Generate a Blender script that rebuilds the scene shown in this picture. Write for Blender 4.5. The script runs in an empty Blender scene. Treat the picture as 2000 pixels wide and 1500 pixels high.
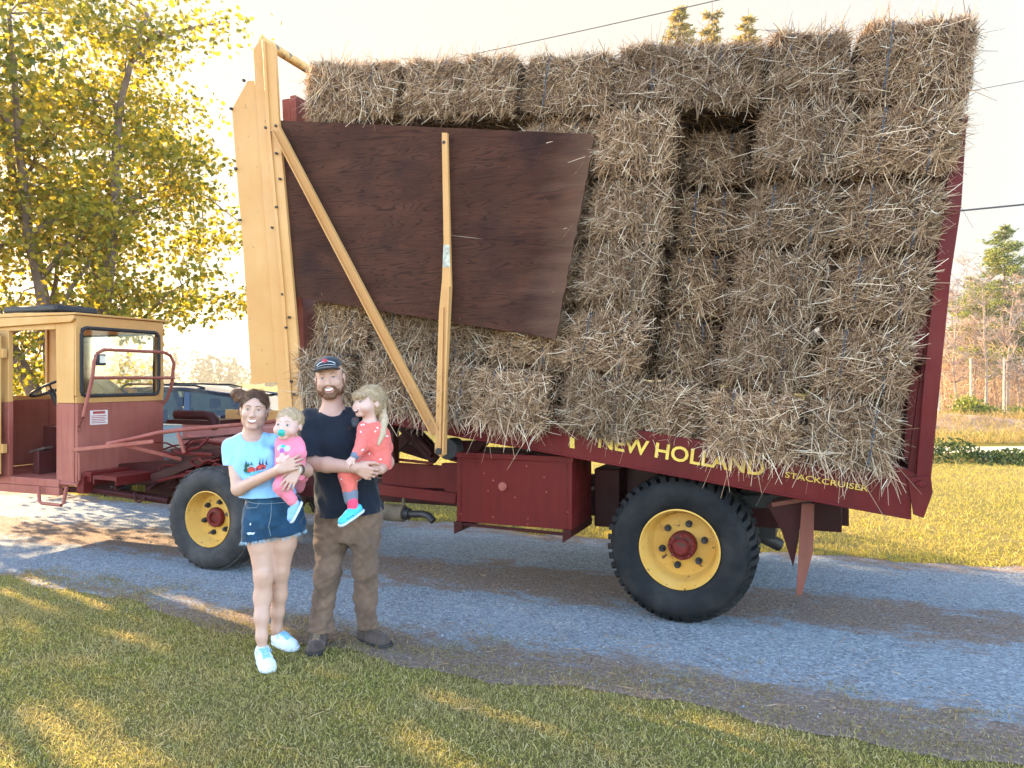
import bpy, bmesh, math, random
import numpy as np
from mathutils import Vector, Matrix
from mathutils.bvhtree import BVHTree
from mathutils.geometry import tessellate_polygon

# ------------------------------------------------------------------ camera, world, sun, exposure
SC = bpy.context.scene
COL = SC.collection
RAD = math.radians
F, CX, HY, CAMH = 1503.0, 1000.0, 738.0, 1.70          # lens in photo pixels, horizon row, eye height

cam_d = bpy.data.cameras.new('camera')
cam = bpy.data.objects.new('camera', cam_d)
COL.objects.link(cam)
cam.location = (0, 0, CAMH)
cam.rotation_euler = (RAD(90), 0, 0)
cam_d.sensor_fit = 'HORIZONTAL'
cam_d.sensor_width = 36.0
cam_d.lens = F / 2000 * 36
cam_d.shift_y = -(750 - HY) / 2000
cam_d.clip_start = 0.05
cam_d.clip_end = 3000
SC.camera = cam

SUN_AZ, SUN_EL = 52.0, 23.0                            # degrees to the left of straight ahead, above the horizon
SDIR = Vector((-math.sin(RAD(SUN_AZ)) * math.cos(RAD(SUN_EL)), math.cos(RAD(SUN_AZ)) * math.cos(RAD(SUN_EL)), math.sin(RAD(SUN_EL))))
SC.view_settings.view_transform = 'Standard'
SC.view_settings.look = 'None'
SC.view_settings.gamma = 1
SC.view_settings.exposure = 3.15

world = bpy.data.worlds.new('World')
SC.world = world
world.use_nodes = True
nt = world.node_tree
nt.nodes.clear()
wo = nt.nodes.new('ShaderNodeOutputWorld')
sky = nt.nodes.new('ShaderNodeTexSky')
sky.sky_type = 'NISHITA'
sky.sun_disc = False
sky.sun_elevation = RAD(SUN_EL)
sky.sun_rotation = RAD(-SUN_AZ)
sky.air_density = 1.0
sky.dust_density = 1.0
bg1 = nt.nodes.new('ShaderNodeBackground')
bg1.inputs['Strength'].default_value = 0.145
nt.links.new(sky.outputs[0], bg1.inputs['Color'])
# a bright milky veil of sunlit haze low over the sun side of the sky
bg2 = nt.nodes.new('ShaderNodeBackground')
bg2.inputs['Color'].default_value = (1.0, 0.925, 0.83, 1)
bg2.inputs['Strength'].default_value = 0.113
tc = nt.nodes.new('ShaderNodeTexCoord')
# the veil cools slightly towards the right, away from the sun
dq = nt.nodes.new('ShaderNodeVectorMath'); dq.operation = 'DOT_PRODUCT'
dq.inputs[1].default_value = Vector((1.0, 0.35, 0.45)).normalized()
nt.links.new(tc.outputs['Generated'], dq.inputs[0])
mq = nt.nodes.new('ShaderNodeMapRange'); mq.inputs['From Min'].default_value = 0.55; mq.inputs['From Max'].default_value = 0.95
nt.links.new(dq.outputs['Value'], mq.inputs['Value'])
cq = nt.nodes.new('ShaderNodeMix'); cq.data_type = 'RGBA'
cq.inputs[6].default_value = (1.0, 0.925, 0.83, 1); cq.inputs[7].default_value = (0.86, 0.93, 0.90, 1)
nt.links.new(mq.outputs[0], cq.inputs[0]); nt.links.new(cq.outputs[2], bg2.inputs['Color'])
dp = nt.nodes.new('ShaderNodeVectorMath')
dp.operation = 'DOT_PRODUCT'
gd = Vector((-0.25, 1.0, 0.15)).normalized()
dp.inputs[1].default_value = gd
nt.links.new(tc.outputs['Generated'], dp.inputs[0])
mr = nt.nodes.new('ShaderNodeMapRange')
mr.interpolation_type = 'SMOOTHSTEP'
mr.inputs['From Min'].default_value = 0.15
mr.inputs['From Max'].default_value = 0.72
nt.links.new(dp.outputs['Value'], mr.inputs['Value'])
mx = nt.nodes.new('ShaderNodeMixShader')
nt.links.new(mr.outputs[0], mx.inputs[0])
nt.links.new(bg1.outputs[0], mx.inputs[1])
nt.links.new(bg2.outputs[0], mx.inputs[2])
nt.links.new(mx.outputs[0], wo.inputs[0])

sun_d = bpy.data.lights.new('sun', 'SUN')
sun_d.energy = 3.5
sun_d.angle = RAD(0.6)
sun_d.color = (1.0, 0.74, 0.42)
sun = bpy.data.objects.new('sun', sun_d)
COL.objects.link(sun)
sun.rotation_euler = (-SDIR).to_track_quat('-Z', 'Y').to_euler()
sun.location = (0, 0, 30)

cy = SC.cycles
cy.max_bounces = 7
cy.diffuse_bounces = 3
cy.glossy_bounces = 3
cy.transmission_bounces = 5
cy.transparent_max_bounces = 10
cy.caustics_reflective = False
cy.caustics_refractive = False

# ------------------------------------------------------------------ helpers
rng = np.random.default_rng(7)
random.seed(7)

def tag(o, label, cat, group=None, kind=None):
    o['label'] = label
    o['category'] = cat
    if group: o['group'] = group
    if kind: o['kind'] = kind
    return o

def structure(o):
    o['kind'] = 'structure'
    return o

def empty(name, loc=(0, 0, 0), rz=0.0, parent=None):
    o = bpy.data.objects.new(name, None)
    o.empty_display_size = 0.2
    COL.objects.link(o)
    o.location = loc
    o.rotation_euler = (0, 0, rz)
    if parent: o.parent = parent
    return o

def np_mesh(name, V, faces, smooth=False):
    """faces: list of int arrays (m,k) of equal-length polygons"""
    me = bpy.data.meshes.new(name)
    V = np.asarray(V, dtype=np.float32)
    me.vertices.add(len(V))
    me.vertices.foreach_set('co', V.ravel())
    if not isinstance(faces, (list, tuple)): faces = [faces]
    faces = [np.asarray(f, dtype=np.int32) for f in faces if len(f)]
    nl = sum(f.size for f in faces)
    nf = sum(len(f) for f in faces)
    me.loops.add(nl)
    me.polygons.add(nf)
    me.loops.foreach_set('vertex_index', np.concatenate([f.ravel() for f in faces]))
    st = []
    o = 0
    for f in faces:
        st.append(o + np.arange(len(f)) * f.shape[1])
        o += f.size
    me.polygons.foreach_set('loop_start', np.concatenate(st).astype(np.int32))
    me.polygons.foreach_set('use_smooth', np.full(nf, smooth, dtype=bool))
    me.update(calc_edges=True)
    me.validate()
    return me

def link(name, me, mat, parent=None, loc=None):
    o = bpy.data.objects.new(name, me)
    COL.objects.link(o)
    if mat is not None and not me.materials: me.materials.append(mat)
    if parent: o.parent = parent
    if loc is not None: o.location = loc
    return o

class MB:
    """collects boxes, beams, tubes, prisms, lathes and makes ONE mesh object of them"""
    def __init__(s): s.v = []; s.f = []
    def add(s, V, Fs):
        o = len(s.v)
        s.v += [tuple(map(float, p)) for p in V]
        s.f += [tuple(i + o for i in f) for f in Fs]
        return s
    def box(s, lo, hi):
        x0, y0, z0 = lo; x1, y1, z1 = hi
        return s.add([(x0,y0,z0),(x1,y0,z0),(x1,y1,z0),(x0,y1,z0),(x0,y0,z1),(x1,y0,z1),(x1,y1,z1),(x0,y1,z1)],
                     [(0,3,2,1),(4,5,6,7),(0,1,5,4),(1,2,6,5),(2,3,7,6),(3,0,4,7)])
    def beam(s, a, b, wd, ht, up=(0,0,1)):
        a = Vector(a); b = Vector(b); d = (b - a).normalized()
        up = Vector(up)
        sd = d.cross(up)
        if sd.length < 1e-4: sd = d.cross(Vector((1,0,0)))
        sd.normalize(); u = sd.cross(d).normalized()
        sd *= wd / 2; u *= ht / 2
        V = [a-sd-u, a+sd-u, a+sd+u, a-sd+u, b-sd-u, b+sd-u, b+sd+u, b-sd+u]
        return s.add(V, [(0,1,2,3),(7,6,5,4),(0,4,5,1),(1,5,6,2),(2,6,7,3),(3,7,4,0)])
    def tube(s, pts, r, n=8, r2=None):
        P = [Vector(p) for p in pts]
        m = len(P)
        rs = [r + ((r2 if r2 is not None else r) - r) * i / max(1, m - 1) for i in range(m)]
        ref = Vector((0.13, 0.21, 0.97))
        V = []
        for i in range(m):
            d = (P[min(i+1, m-1)] - P[max(i-1, 0)]).normalized()
            a = d.cross(ref)
            if a.length < 0.15: a = d.cross(Vector((1, 0, 0)))
            a.normalize(); b = d.cross(a)
            for k in range(n):
                t = 2 * math.pi * k / n
                V.append(P[i] + (a * math.cos(t) + b * math.sin(t)) * rs[i])
        Fs = []
        for i in range(m - 1):
            for k in range(n):
                k2 = (k + 1) % n
                Fs.append((i*n+k, i*n+k2, (i+1)*n+k2, (i+1)*n+k))
        Fs.append(tuple(range(n-1, -1, -1)))
        Fs.append(tuple((m-1)*n + k for k in range(n)))
        return s.add(V, Fs)
    def cyl(s, a, b, r, n=20, r2=None): return s.tube([a, b], r, n, r2)
    def prism(s, poly, y0, y1):
        n = len(poly)
        A = sum(poly[i][0]*poly[(i+1)%n][1]-poly[(i+1)%n][0]*poly[i][1] for i in range(n))
        if A < 0: poly = poly[::-1]
        V = [(p[0], y0, p[1]) for p in poly] + [(p[0], y1, p[1]) for p in poly]
        Fs = [tuple(range(n)), tuple(range(2*n-1, n-1, -1))]
        for i in range(n):
            j = (i+1) % n
            Fs.append((j, i, n+i, n+j))
        return s.add(V, Fs)
    def lathe(s, prof, n=48, c=(0,0,0), closed=False):
        """profile of (radius, y): turned about the local Y axis"""
        m = len(prof)
        V = []
        for k in range(n):
            t = 2*math.pi*k/n
            for r, y in prof: V.append((c[0]+r*math.cos(t), c[1]+y, c[2]+r*math.sin(t)))
        Fs = []
        for k in range(n):
            k2 = (k+1) % n
            for i in range(m if closed else m-1):
                j = (i+1) % m
                Fs.append((k*m+i, k2*m+i, k2*m+j, k*m+j))
        return s.add(V, Fs)
    def sphere(s, c, r, n=12, sc=(1,1,1)):
        V = []; Fs = []
        for i in range(n+1):
            th = math.pi*i/n
            for k in range(2*n):
                ph = math.pi*k/n
                V.append((c[0]+r*sc[0]*math.sin(th)*math.cos(ph), c[1]+r*sc[1]*math.sin(th)*math.sin(ph), c[2]+r*sc[2]*math.cos(th)))
        for i in range(n):
            for k in range(2*n):
                k2 = (k+1) % (2*n)
                Fs.append((i*2*n+k, (i+1)*2*n+k, (i+1)*2*n+k2, i*2*n+k2))
        return s.add(V, Fs)
    def build(s, name, mat, parent=None, bevel=0, loc=None, smooth=True):
        me = bpy.data.meshes.new(name)
        me.from_pydata(s.v, [], s.f)
        bm = bmesh.new(); bm.from_mesh(me)
        bmesh.ops.remove_doubles(bm, verts=bm.verts, dist=1e-5)
        bmesh.ops.recalc_face_normals(bm, faces=bm.faces)
        bm.to_mesh(me); bm.free()
        if smooth:
            me.polygons.foreach_set('use_smooth', np.ones(len(me.polygons), dtype=bool))
            me.set_sharp_from_angle(angle=RAD(38))
        o = link(name, me, mat, parent, loc)
        if bevel:
            b = o.modifiers.new('bevel', 'BEVEL')
            b.width = bevel; b.segments = 2; b.limit_method = 'ANGLE'; b.angle_limit = RAD(50)
        return o

def copy_tree(o, parent=None):
    c = o.copy()
    COL.objects.link(c)
    if parent: c.parent = parent
    for ch in list(o.children): copy_tree(ch, c)
    return c

# ------------------------------------------------------------------ materials
def nodes(name):
    m = bpy.data.materials.new(name)
    m.use_nodes = True
    n = m.node_tree
    return m, n, n.nodes['Principled BSDF'], n.nodes['Material Output']

def coord(n, scale=(1,1,1), rot=(0,0,0)):
    t = n.nodes.new('ShaderNodeTexCoord')
    mp = n.nodes.new('ShaderNodeMapping')
    mp.inputs['Scale'].default_value = scale
    mp.inputs['Rotation'].default_value = rot
    n.links.new(t.outputs['Object'], mp.inputs['Vector'])
    return mp.outputs['Vector']

def noise(n, vec, scale, detail=4, rough=0.55, dist=0.0):
    t = n.nodes.new('ShaderNodeTexNoise')
    t.inputs['Scale'].default_value = scale
    t.inputs['Detail'].default_value = detail
    t.inputs['Roughness'].default_value = rough
    t.inputs['Distortion'].default_value = dist
    n.links.new(vec, t.inputs['Vector'])
    return t.outputs['Fac']

def ramp(n, fac, stops, interp='LINEAR'):
    r = n.nodes.new('ShaderNodeValToRGB')
    r.color_ramp.interpolation = interp
    e = r.color_ramp.elements
    while len(e) < len(stops): e.new(0.5)
    for i, (p, c) in enumerate(stops):
        e[i].position = p
        e[i].color = (c, c, c, 1) if isinstance(c, (int, float)) else (*c, 1)
    n.links.new(fac, r.inputs['Fac'])
    return r.outputs['Color']

def mixc(n, fac, a, b, mode='MIX'):
    m = n.nodes.new('ShaderNodeMix')
    m.data_type = 'RGBA'
    m.blend_type = mode
    for sock, val in ((m.inputs[0], fac), (m.inputs[6], a), (m.inputs[7], b)):
        if hasattr(val, 'is_linked') or hasattr(val, 'links'): n.links.new(val, sock)
        elif isinstance(val, (int, float)): sock.default_value = val
        else: sock.default_value = (*val, 1)
    return m.outputs[2]

def bump(n, bs, h, strength=0.3, dist=0.01):
    b = n.nodes.new('ShaderNodeBump')
    b.inputs['Strength'].default_value = strength
    b.inputs['Distance'].default_value = dist
    n.links.new(h, b.inputs['Height'])
    n.links.new(b.outputs[0], bs.inputs['Normal'])

def simple(name, col, rough=0.6, metal=0.0, var=0.25, vscale=6, bmp=0.0, bscale=60, spec=0.4, sss=0.0):
    m, n, bs, out = nodes(name)
    v = coord(n)
    f = noise(n, v, vscale, 5)
    lo = tuple(c*(1-var) for c in col); hi = tuple(min(1, c*(1+var)) for c in col)
    n.links.new(ramp(n, f, [(0.3, lo), (0.7, hi)]), bs.inputs['Base Color'])
    bs.inputs['Roughness'].default_value = rough
    bs.inputs['Metallic'].default_value = metal
    bs.inputs['Specular IOR Level'].default_value = spec
    if sss:
        bs.inputs['Subsurface Weight'].default_value = sss
        bs.inputs['Subsurface Radius'].default_value = (0.012, 0.005, 0.003)
        bs.inputs['Subsurface Scale'].default_value = 1.0
    if bmp: bump(n, bs, noise(n, v, bscale, 4), bmp, 0.004)
    return m

def paint(name, col, fade, rust=(0.12, 0.055, 0.03), rust_at=0.66, rough=0.5, fscale=1.3, streak=True, stk=.35):
    """old machinery paint: chalky fading in big patches, fine grime streaks, rust chips"""
    m, n, bs, out = nodes(name)
    v = coord(n)
    big = noise(n, v, fscale, 6, 0.6, 0.4)
    c = ramp(n, big, [(0.32, col), (0.68, fade)])
    if streak:
        sv = coord(n, (9, 9, 0.7))
        st = ramp(n, noise(n, sv, 2.2, 5, 0.6), [(0.45, 0.0), (0.75, stk)])
        c = mixc(n, st, c, tuple(x*0.45 for x in col))
    chip = ramp(n, noise(n, v, 17, 7, 0.7), [(rust_at, 0.0), (rust_at+0.05, 1.0)])
    c = mixc(n, chip, c, rust)
    n.links.new(c, bs.inputs['Base Color'])
    rr = ramp(n, noise(n, v, 6, 5), [(0.3, rough-0.12), (0.7, rough+0.2)])
    n.links.new(rr, bs.inputs['Roughness'])
    bs.inputs['Specular IOR Level'].default_value = 0.2
    bump(n, bs, noise(n, v, 3.0, 8, 0.65), 0.25, 0.006)
    return m

MAT = {}
MAT['yellow'] = paint('yellow_paint', (0.54, 0.26, 0.080), (0.61, 0.325, 0.125), rust_at=0.65, stk=.05)
MAT['yellow_cab'] = paint('cab_yellow_paint', (0.53, 0.26, 0.075), (0.60, 0.325, 0.115), rust_at=0.67, stk=.05)
MAT['yellow_rim'] = paint('rim_yellow_paint', (0.60, 0.30, 0.045), (0.64, 0.36, 0.09), rust_at=0.60, fscale=4, streak=False)
MAT['red'] = paint('red_paint', (0.090, 0.0055, 0.0050), (0.135, 0.011, 0.0085), rust_at=0.645)
MAT['red_faded'] = paint('faded_red_paint', (0.27, 0.060, 0.042), (0.36, 0.115, 0.082), rust_at=0.66)
MAT['red_dark'] = paint('dark_red_paint', (0.030, 0.003, 0.0028), (0.055, 0.006, 0.005), rust_at=0.7)  # the red in a darker tone, for underbody and frame parts
MAT['dark_metal'] = simple('dark_greasy_metal', (0.035, 0.03, 0.03), 0.55, 0.3, 0.4, 8, 0.3, 30)
MAT['steel'] = simple('worn_steel', (0.38, 0.36, 0.34), 0.4, 0.9, 0.2, 10)
MAT['rust'] = simple('rusty_muffler', (0.16, 0.115, 0.075), 0.8, 0.2, 0.4, 9, 0.4, 40)
MAT['rubber_black'] = simple('black_rubber', (0.02, 0.02, 0.022), 0.6, 0, 0.3, 8)
MAT['letter'] = simple('yellow_lettering', (0.72, 0.46, 0.07), 0.5, 0, 0.12, 30)

def tyre_mat(name, col, dust):
    m, n, bs, out = nodes(name)
    v = coord(n)
    d = ramp(n, noise(n, v, 5, 7, 0.65), [(0.42, 0.0), (0.75, 0.8)])
    n.links.new(mixc(n, d, col, dust), bs.inputs['Base Color'])
    bs.inputs['Roughness'].default_value = 0.75
    bs.inputs['Specular IOR Level'].default_value = 0.18
    bump(n, bs, noise(n, v, 40, 5), 0.25, 0.004)
    return m
MAT['tyre'] = tyre_mat('dark_tyre_rubber', (0.009, 0.009, 0.010), (0.038, 0.034, 0.031))
MAT['tyre_grey'] = tyre_mat('worn_grey_tyre_rubber', (0.032, 0.029, 0.028), (0.095, 0.082, 0.075))

def glass_mat(name, tint=(1,1,1), refl=0.12):
    m, n, bs, out = nodes(name)
    n.nodes.remove(bs)
    tr = n.nodes.new('ShaderNodeBsdfTransparent')
    tr.inputs[0].default_value = (*tint, 1)
    gl = n.nodes.new('ShaderNodeBsdfGlossy')
    gl.inputs['Roughness'].default_value = 0.03
    fr = n.nodes.new('ShaderNodeFresnel'); fr.inputs[0].default_value = 1.3
    mx = n.nodes.new('ShaderNodeMixShader')
    ml = n.nodes.new('ShaderNodeMath'); ml.operation = 'ADD'; ml.inputs[1].default_value = refl - 0.04
    n.links.new(fr.outputs[0], ml.inputs[0])
    n.links.new(ml.outputs[0], mx.inputs[0])
    n.links.new(tr.outputs[0], mx.inputs[1]); n.links.new(gl.outputs[0], mx.inputs[2])
    n.links.new(mx.outputs[0], out.inputs[0])
    return m
MAT['glass'] = glass_mat('cab_glass', (0.95, 0.97, 0.96), 0.04)
MAT['car_glass'] = glass_mat('tinted_car_glass', (0.16, 0.24, 0.28), 0.08)

def leafy(name, stops, trans=0.5, rough=0.6, trans_tint=(1.0, 0.95, 0.5), patch=None):
    """thin leaf or blade: diffuse plus light shining through, one colour per leaf"""
    m, n, bs, out = nodes(name)
    g = n.nodes.new('ShaderNodeNewGeometry')
    c = ramp(n, g.outputs['Random Per Island'], stops)
    if patch:
        sc_, pc, amt = patch
        f = ramp(n, noise(n, coord(n), sc_, 5, 0.65), [(0.42, 0.0), (0.66, amt)])
        c = mixc(n, f, c, pc)
    n.links.new(c, bs.inputs['Base Color'])
    bs.inputs['Roughness'].default_value = rough
    bs.inputs['Specular IOR Level'].default_value = 0.25
    tl = n.nodes.new('ShaderNodeBsdfTranslucent')
    n.links.new(mixc(n, 1.0, c, trans_tint, 'MULTIPLY'), tl.inputs['Color'])
    mx = n.nodes.new('ShaderNodeMixShader'); mx.inputs[0].default_value = trans
    n.links.new(bs.outputs[0], mx.inputs[1]); n.links.new(tl.outputs[0], mx.inputs[2])
    n.links.new(mx.outputs[0], out.inputs[0])
    return m
# ------------------------------------------------------------------ the ground
TD = np.array([.93, -.367]); TD /= np.linalg.norm(TD)         # the way the lane and the machine run
TN = np.array([-TD[1], TD[0]])
TO = np.array([1.141, 5.28])                                   # rear wheel on the lane
TANG = math.atan2(TD[1], TD[0])

def lane_world(u, w): return TO + TD*u + TN*w

def ground_material():
    m, n, bs, out = nodes('lawn_ground')
    v = coord(n)
    a = noise(n, v, 0.35, 5, 0.6)
    b = noise(n, v, 5.0, 6, 0.7)
    c = noise(n, v, 60, 3, 0.6)
    c1 = ramp(n, a, [(0.35, (0.20, 0.18, 0.045)), (0.6, (0.32, 0.25, 0.09))])
    c2 = ramp(n, b, [(0.35, (0.085, 0.08, 0.018)), (0.7, (0.26, 0.19, 0.07))])
    col = mixc(n, 0.5, c1, c2)
    col = mixc(n, ramp(n, c, [(0.4, 0.0), (0.7, 0.55)]), col, (0.045, 0.04, 0.014))
    n.links.new(col, bs.inputs['Base Color'])
    bs.inputs['Roughness'].default_value = 0.9
    bs.inputs['Specular IOR Level'].default_value = 0.1
    bump(n, bs, noise(n, v, 45, 6, 0.7), 0.9, 0.05)
    return m

def field_material():
    m, n, bs, out = nodes('field_grass')
    v = coord(n, (1, 0.25, 1))
    a = noise(n, v, 0.12, 5, 0.6)
    b = noise(n, v, 1.6, 6, 0.7)
    col = mixc(n, 0.45, ramp(n, a, [(0.35, (0.11, 0.105, 0.014)), (0.65, (0.19, 0.155, 0.028))]),
               ramp(n, b, [(0.3, (0.09, 0.09, 0.012)), (0.7, (0.21, 0.17, 0.035))]))
    n.links.new(col, bs.inputs['Base Color'])
    bs.inputs['Roughness'].default_value = 0.9
    bs.inputs['Specular IOR Level'].default_value = 0.1
    bump(n, bs, noise(n, coord(n), 9, 6, 0.7), 1.0, 0.2)
    return m

def gravel_material():
    m, n, bs, out = nodes('crushed_gravel')
    v = coord(n)
    sx = n.nodes.new('ShaderNodeSeparateXYZ')
    n.links.new(v, sx.inputs[0])
    vs = coord(n, (0.6, 1, 1))
    warp = noise(n, vs, 1.6, 8, 0.72)
    ad = n.nodes.new('ShaderNodeMath'); ad.operation = 'MULTIPLY_ADD'
    ad.inputs[1].default_value = 1.5; ad.inputs[2].default_value = -0.75
    n.links.new(warp, ad.inputs[0])
    sm = n.nodes.new('ShaderNodeMath'); sm.operation = 'ADD'
    n.links.new(sx.outputs[1], sm.inputs[0]); n.links.new(ad.outputs[0], sm.inputs[1])
    mrg = n.nodes.new('ShaderNodeMapRange')
    mrg.inputs['From Min'].default_value = -1.6; mrg.inputs['From Max'].default_value = 3.0
    n.links.new(sm.outputs[0], mrg.inputs[0])
    # across the lane: dirt edge, clean wheel track, brown littered crown, clean track, dirt edge
    q = lambda w: (w+1.6)/4.6
    band = ramp(n, mrg.outputs[0], [(q(-1.25), 1.0), (q(-.85), 0.55), (q(-.55), 0.0), (q(.1), 0.0), (q(.5), 0.85), (q(1.0), 0.8),
                                    (q(1.35), 0.05), (q(2.1), 0.0), (q(2.5), 0.6)])
    vor = n.nodes.new('ShaderNodeTexVoronoi')
    vor.inputs['Scale'].default_value = 62
    n.links.new(v, vor.inputs['Vector'])
    vor2 = n.nodes.new('ShaderNodeTexVoronoi')
    vor2.inputs['Scale'].default_value = 26
    n.links.new(v, vor2.inputs['Vector'])
    hs = n.nodes.new('ShaderNodeSeparateColor')
    n.links.new(vor.outputs['Color'], hs.inputs[0])
    stone = ramp(n, hs.outputs[0], [(0.0, (0.12, 0.137, 0.158)), (0.4, (0.285, 0.32, 0.35)), (0.85, (0.41, 0.445, 0.475)), (1.0, (0.60, 0.61, 0.61))])
    fine = noise(n, v, 120, 4, 0.7)
    stone = mixc(n, ramp(n, fine, [(0.35, 0.5), (0.65, 0.0)]), stone, (0.15, 0.158, 0.168))
    big = noise(n, vs, 2.0, 5, 0.6)
    stone = mixc(n, ramp(n, big, [(0.35, 0.35), (0.7, 0.0)]), stone, (0.40, 0.425, 0.45))
    dirt = ramp(n, noise(n, v, 38, 6, 0.75), [(0.28, (0.11, 0.062, 0.044)), (0.5, (0.27, 0.175, 0.125)), (0.72, (0.50, 0.385, 0.29))])
    patch = noise(n, vs, 6, 7, 0.72)
    mm = n.nodes.new('ShaderNodeMath'); mm.operation = 'MULTIPLY_ADD'; mm.inputs[1].default_value = 2.4
    n.links.new(patch, mm.inputs[0])
    mm.inputs[2].default_value = -1.2
    m2 = n.nodes.new('ShaderNodeMath'); m2.operation = 'ADD'; m2.use_clamp = True
    n.links.new(band, m2.inputs[0]); n.links.new(mm.outputs[0], m2.inputs[1])
    fac = ramp(n, m2.outputs[0], [(0.25, 0.0), (0.7, 0.92)])
    n.links.new(mixc(n, fac, stone, dirt), bs.inputs['Base Color'])
    bs.inputs['Roughness'].default_value = 0.88
    bs.inputs['Specular IOR Level'].default_value = 0.2
    hh = n.nodes.new('ShaderNodeMath'); hh.operation = 'MULTIPLY_ADD'
    n.links.new(vor.outputs['Distance'], hh.inputs[0]); hh.inputs[1].default_value = -0.8
    n.links.new(fine, hh.inputs[2])
    h2 = n.nodes.new('ShaderNodeMath'); h2.operation = 'ADD'
    n.links.new(hh.outputs[0], h2.inputs[0])
    n.links.new(noise(n, vs, 3, 6, 0.6), h2.inputs[1])
    bump(n, bs, h2.outputs[0], 0.9, 0.03)
    return m

# one sheet to the horizon: lawn near, hay field far
def disk_ground():
    rings = [0, 3, 6, 10, 16, 26, 45, 80, 150, 300, 700, 1500]
    n = 64
    V = [(0, 0, 0)]
    for r in rings[1:]:
        for k in range(n): V.append((r*math.cos(2*math.pi*k/n), r*math.sin(2*math.pi*k/n), 0))
    Fs = [(0, 1+k, 1+(k+1) % n) for k in range(n)]
    for i in range(len(rings)-2):
        for k in range(n):
            k2 = (k+1) % n
            Fs.append((1+i*n+k, 1+(i+1)*n+k, 1+(i+1)*n+k2, 1+i*n+k2))
    me = bpy.data.meshes.new('lawn'); me.from_pydata(V, [], Fs)
    return structure(link('lawn', me, ground_material()))
disk_ground()

def sheet(name, pts_near, pts_far, z, mat, loc=(0,0,0), rz=0):
    """strip between two polylines, in 14 rows"""
    A = np.array(pts_near); B = np.array(pts_far); m = len(A); k = 14
    V = []
    for j in range(k+1):
        P = A + (B-A)*j/k
        V += [(p[0], p[1], 0) for p in P]
    idx = np.arange((k+1)*m).reshape(k+1, m)
    Q = np.stack([idx[:-1,:-1].ravel(), idx[:-1,1:].ravel(), idx[1:,1:].ravel(), idx[1:,:-1].ravel()], 1)
    o = link(name, np_mesh(name, V, Q), mat, None, loc)
    o.location.z = z; o.rotation_euler.z = rz
    return structure(o)

def wob(x, seed, amps=((0.35, 0.12), (1.1, 0.07), (3.1, 0.035), (7.7, 0.018))):
    r = np.random.default_rng(seed)
    y = np.zeros_like(x)
    for f, a in amps: y += a*np.sin(f*x*2*math.pi/2.2 + r.uniform(0, 6.28))
    return y
us = np.linspace(-45, 30, 700)
LANE_NEAR = -1.36 - .084*np.clip(us, -6, 4) + wob(us, 3)*.8
LANE_FAR = 2.62 + wob(us, 5)
sheet('gravel_lane', list(zip(us, LANE_NEAR)), list(zip(us, LANE_FAR)), 0.004, gravel_material(), (TO[0], TO[1], 0), TANG)
xs = np.linspace(-160, 160, 200)
sheet('hay_field', list(zip(xs, 17.5 + 0.4*np.sin(xs*.7) - 0.05*xs)), list(zip(xs*5, np.full(200, 420.0))), 0.006, field_material())
# pale gravel track far right, and the brown turned soil behind it
xs = np.linspace(3, 30, 60)
sheet('farm_track', list(zip(xs, 17.8 - 0.05*xs + .1*np.sin(xs*1.3))), list(zip(xs, 19.6 - 0.05*xs + .15*np.sin(xs))), 0.010,
      simple('pale_track', (0.42, 0.36, 0.28), 0.9, 0, 0.3, 3, 0.5, 30))
def soil_bank():
    xs = np.linspace(9.5, 32, 60); ys = np.linspace(23.5, 28.5, 24)
    X, Y = np.meshgrid(xs, ys)
    t = (Y-23.5)/5
    Z = 0.5*np.sin(np.pi*t)**1.5*np.clip((X-9.5)/2, 0, 1)*(0.75+.25*np.sin(X*1.3+Y)) + .05*np.sin(X*5)*np.sin(Y*6)*np.sin(np.pi*t) - 0.02
    V = np.stack([X.ravel(), Y.ravel(), Z.ravel()], 1)
    idx = np.arange(len(V)).reshape(X.shape)
    Q = np.stack([idx[:-1,:-1].ravel(), idx[:-1,1:].ravel(), idx[1:,1:].ravel(), idx[1:,:-1].ravel()], 1)
    structure(link('soil_bank', np_mesh('soil_bank', V, Q, True), simple('brown_soil', (0.21, 0.135, 0.085), 0.95, 0, 0.5, 1.6, 0.8, 9)))
soil_bank()

# ------------------------------------------------------------------ the bale wagon
WAG = empty('bale_wagon', (TO[0], TO[1], 0), TANG)
tag(WAG, 'old red and yellow self propelled bale wagon parked on the gravel lane', 'bale wagon')

def pt(px, py, w=0.0):
    """where the view line through a photo pixel meets the upright plane w metres behind the wheels' outer face (wagon axes)"""
    r = np.array([(px-CX)/F, 1.0])
    t = (w + TO @ TN) / (r @ TN)
    p = t*r
    return (float((p-TO) @ TD), w, CAMH - (py-HY)/F*t)
def p2(px, py, w=0.0):
    a = pt(px, py, w); return (a[0], a[2])
def poly(pxs, w): return [p2(x, y, w) for x, y in pxs]

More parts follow.
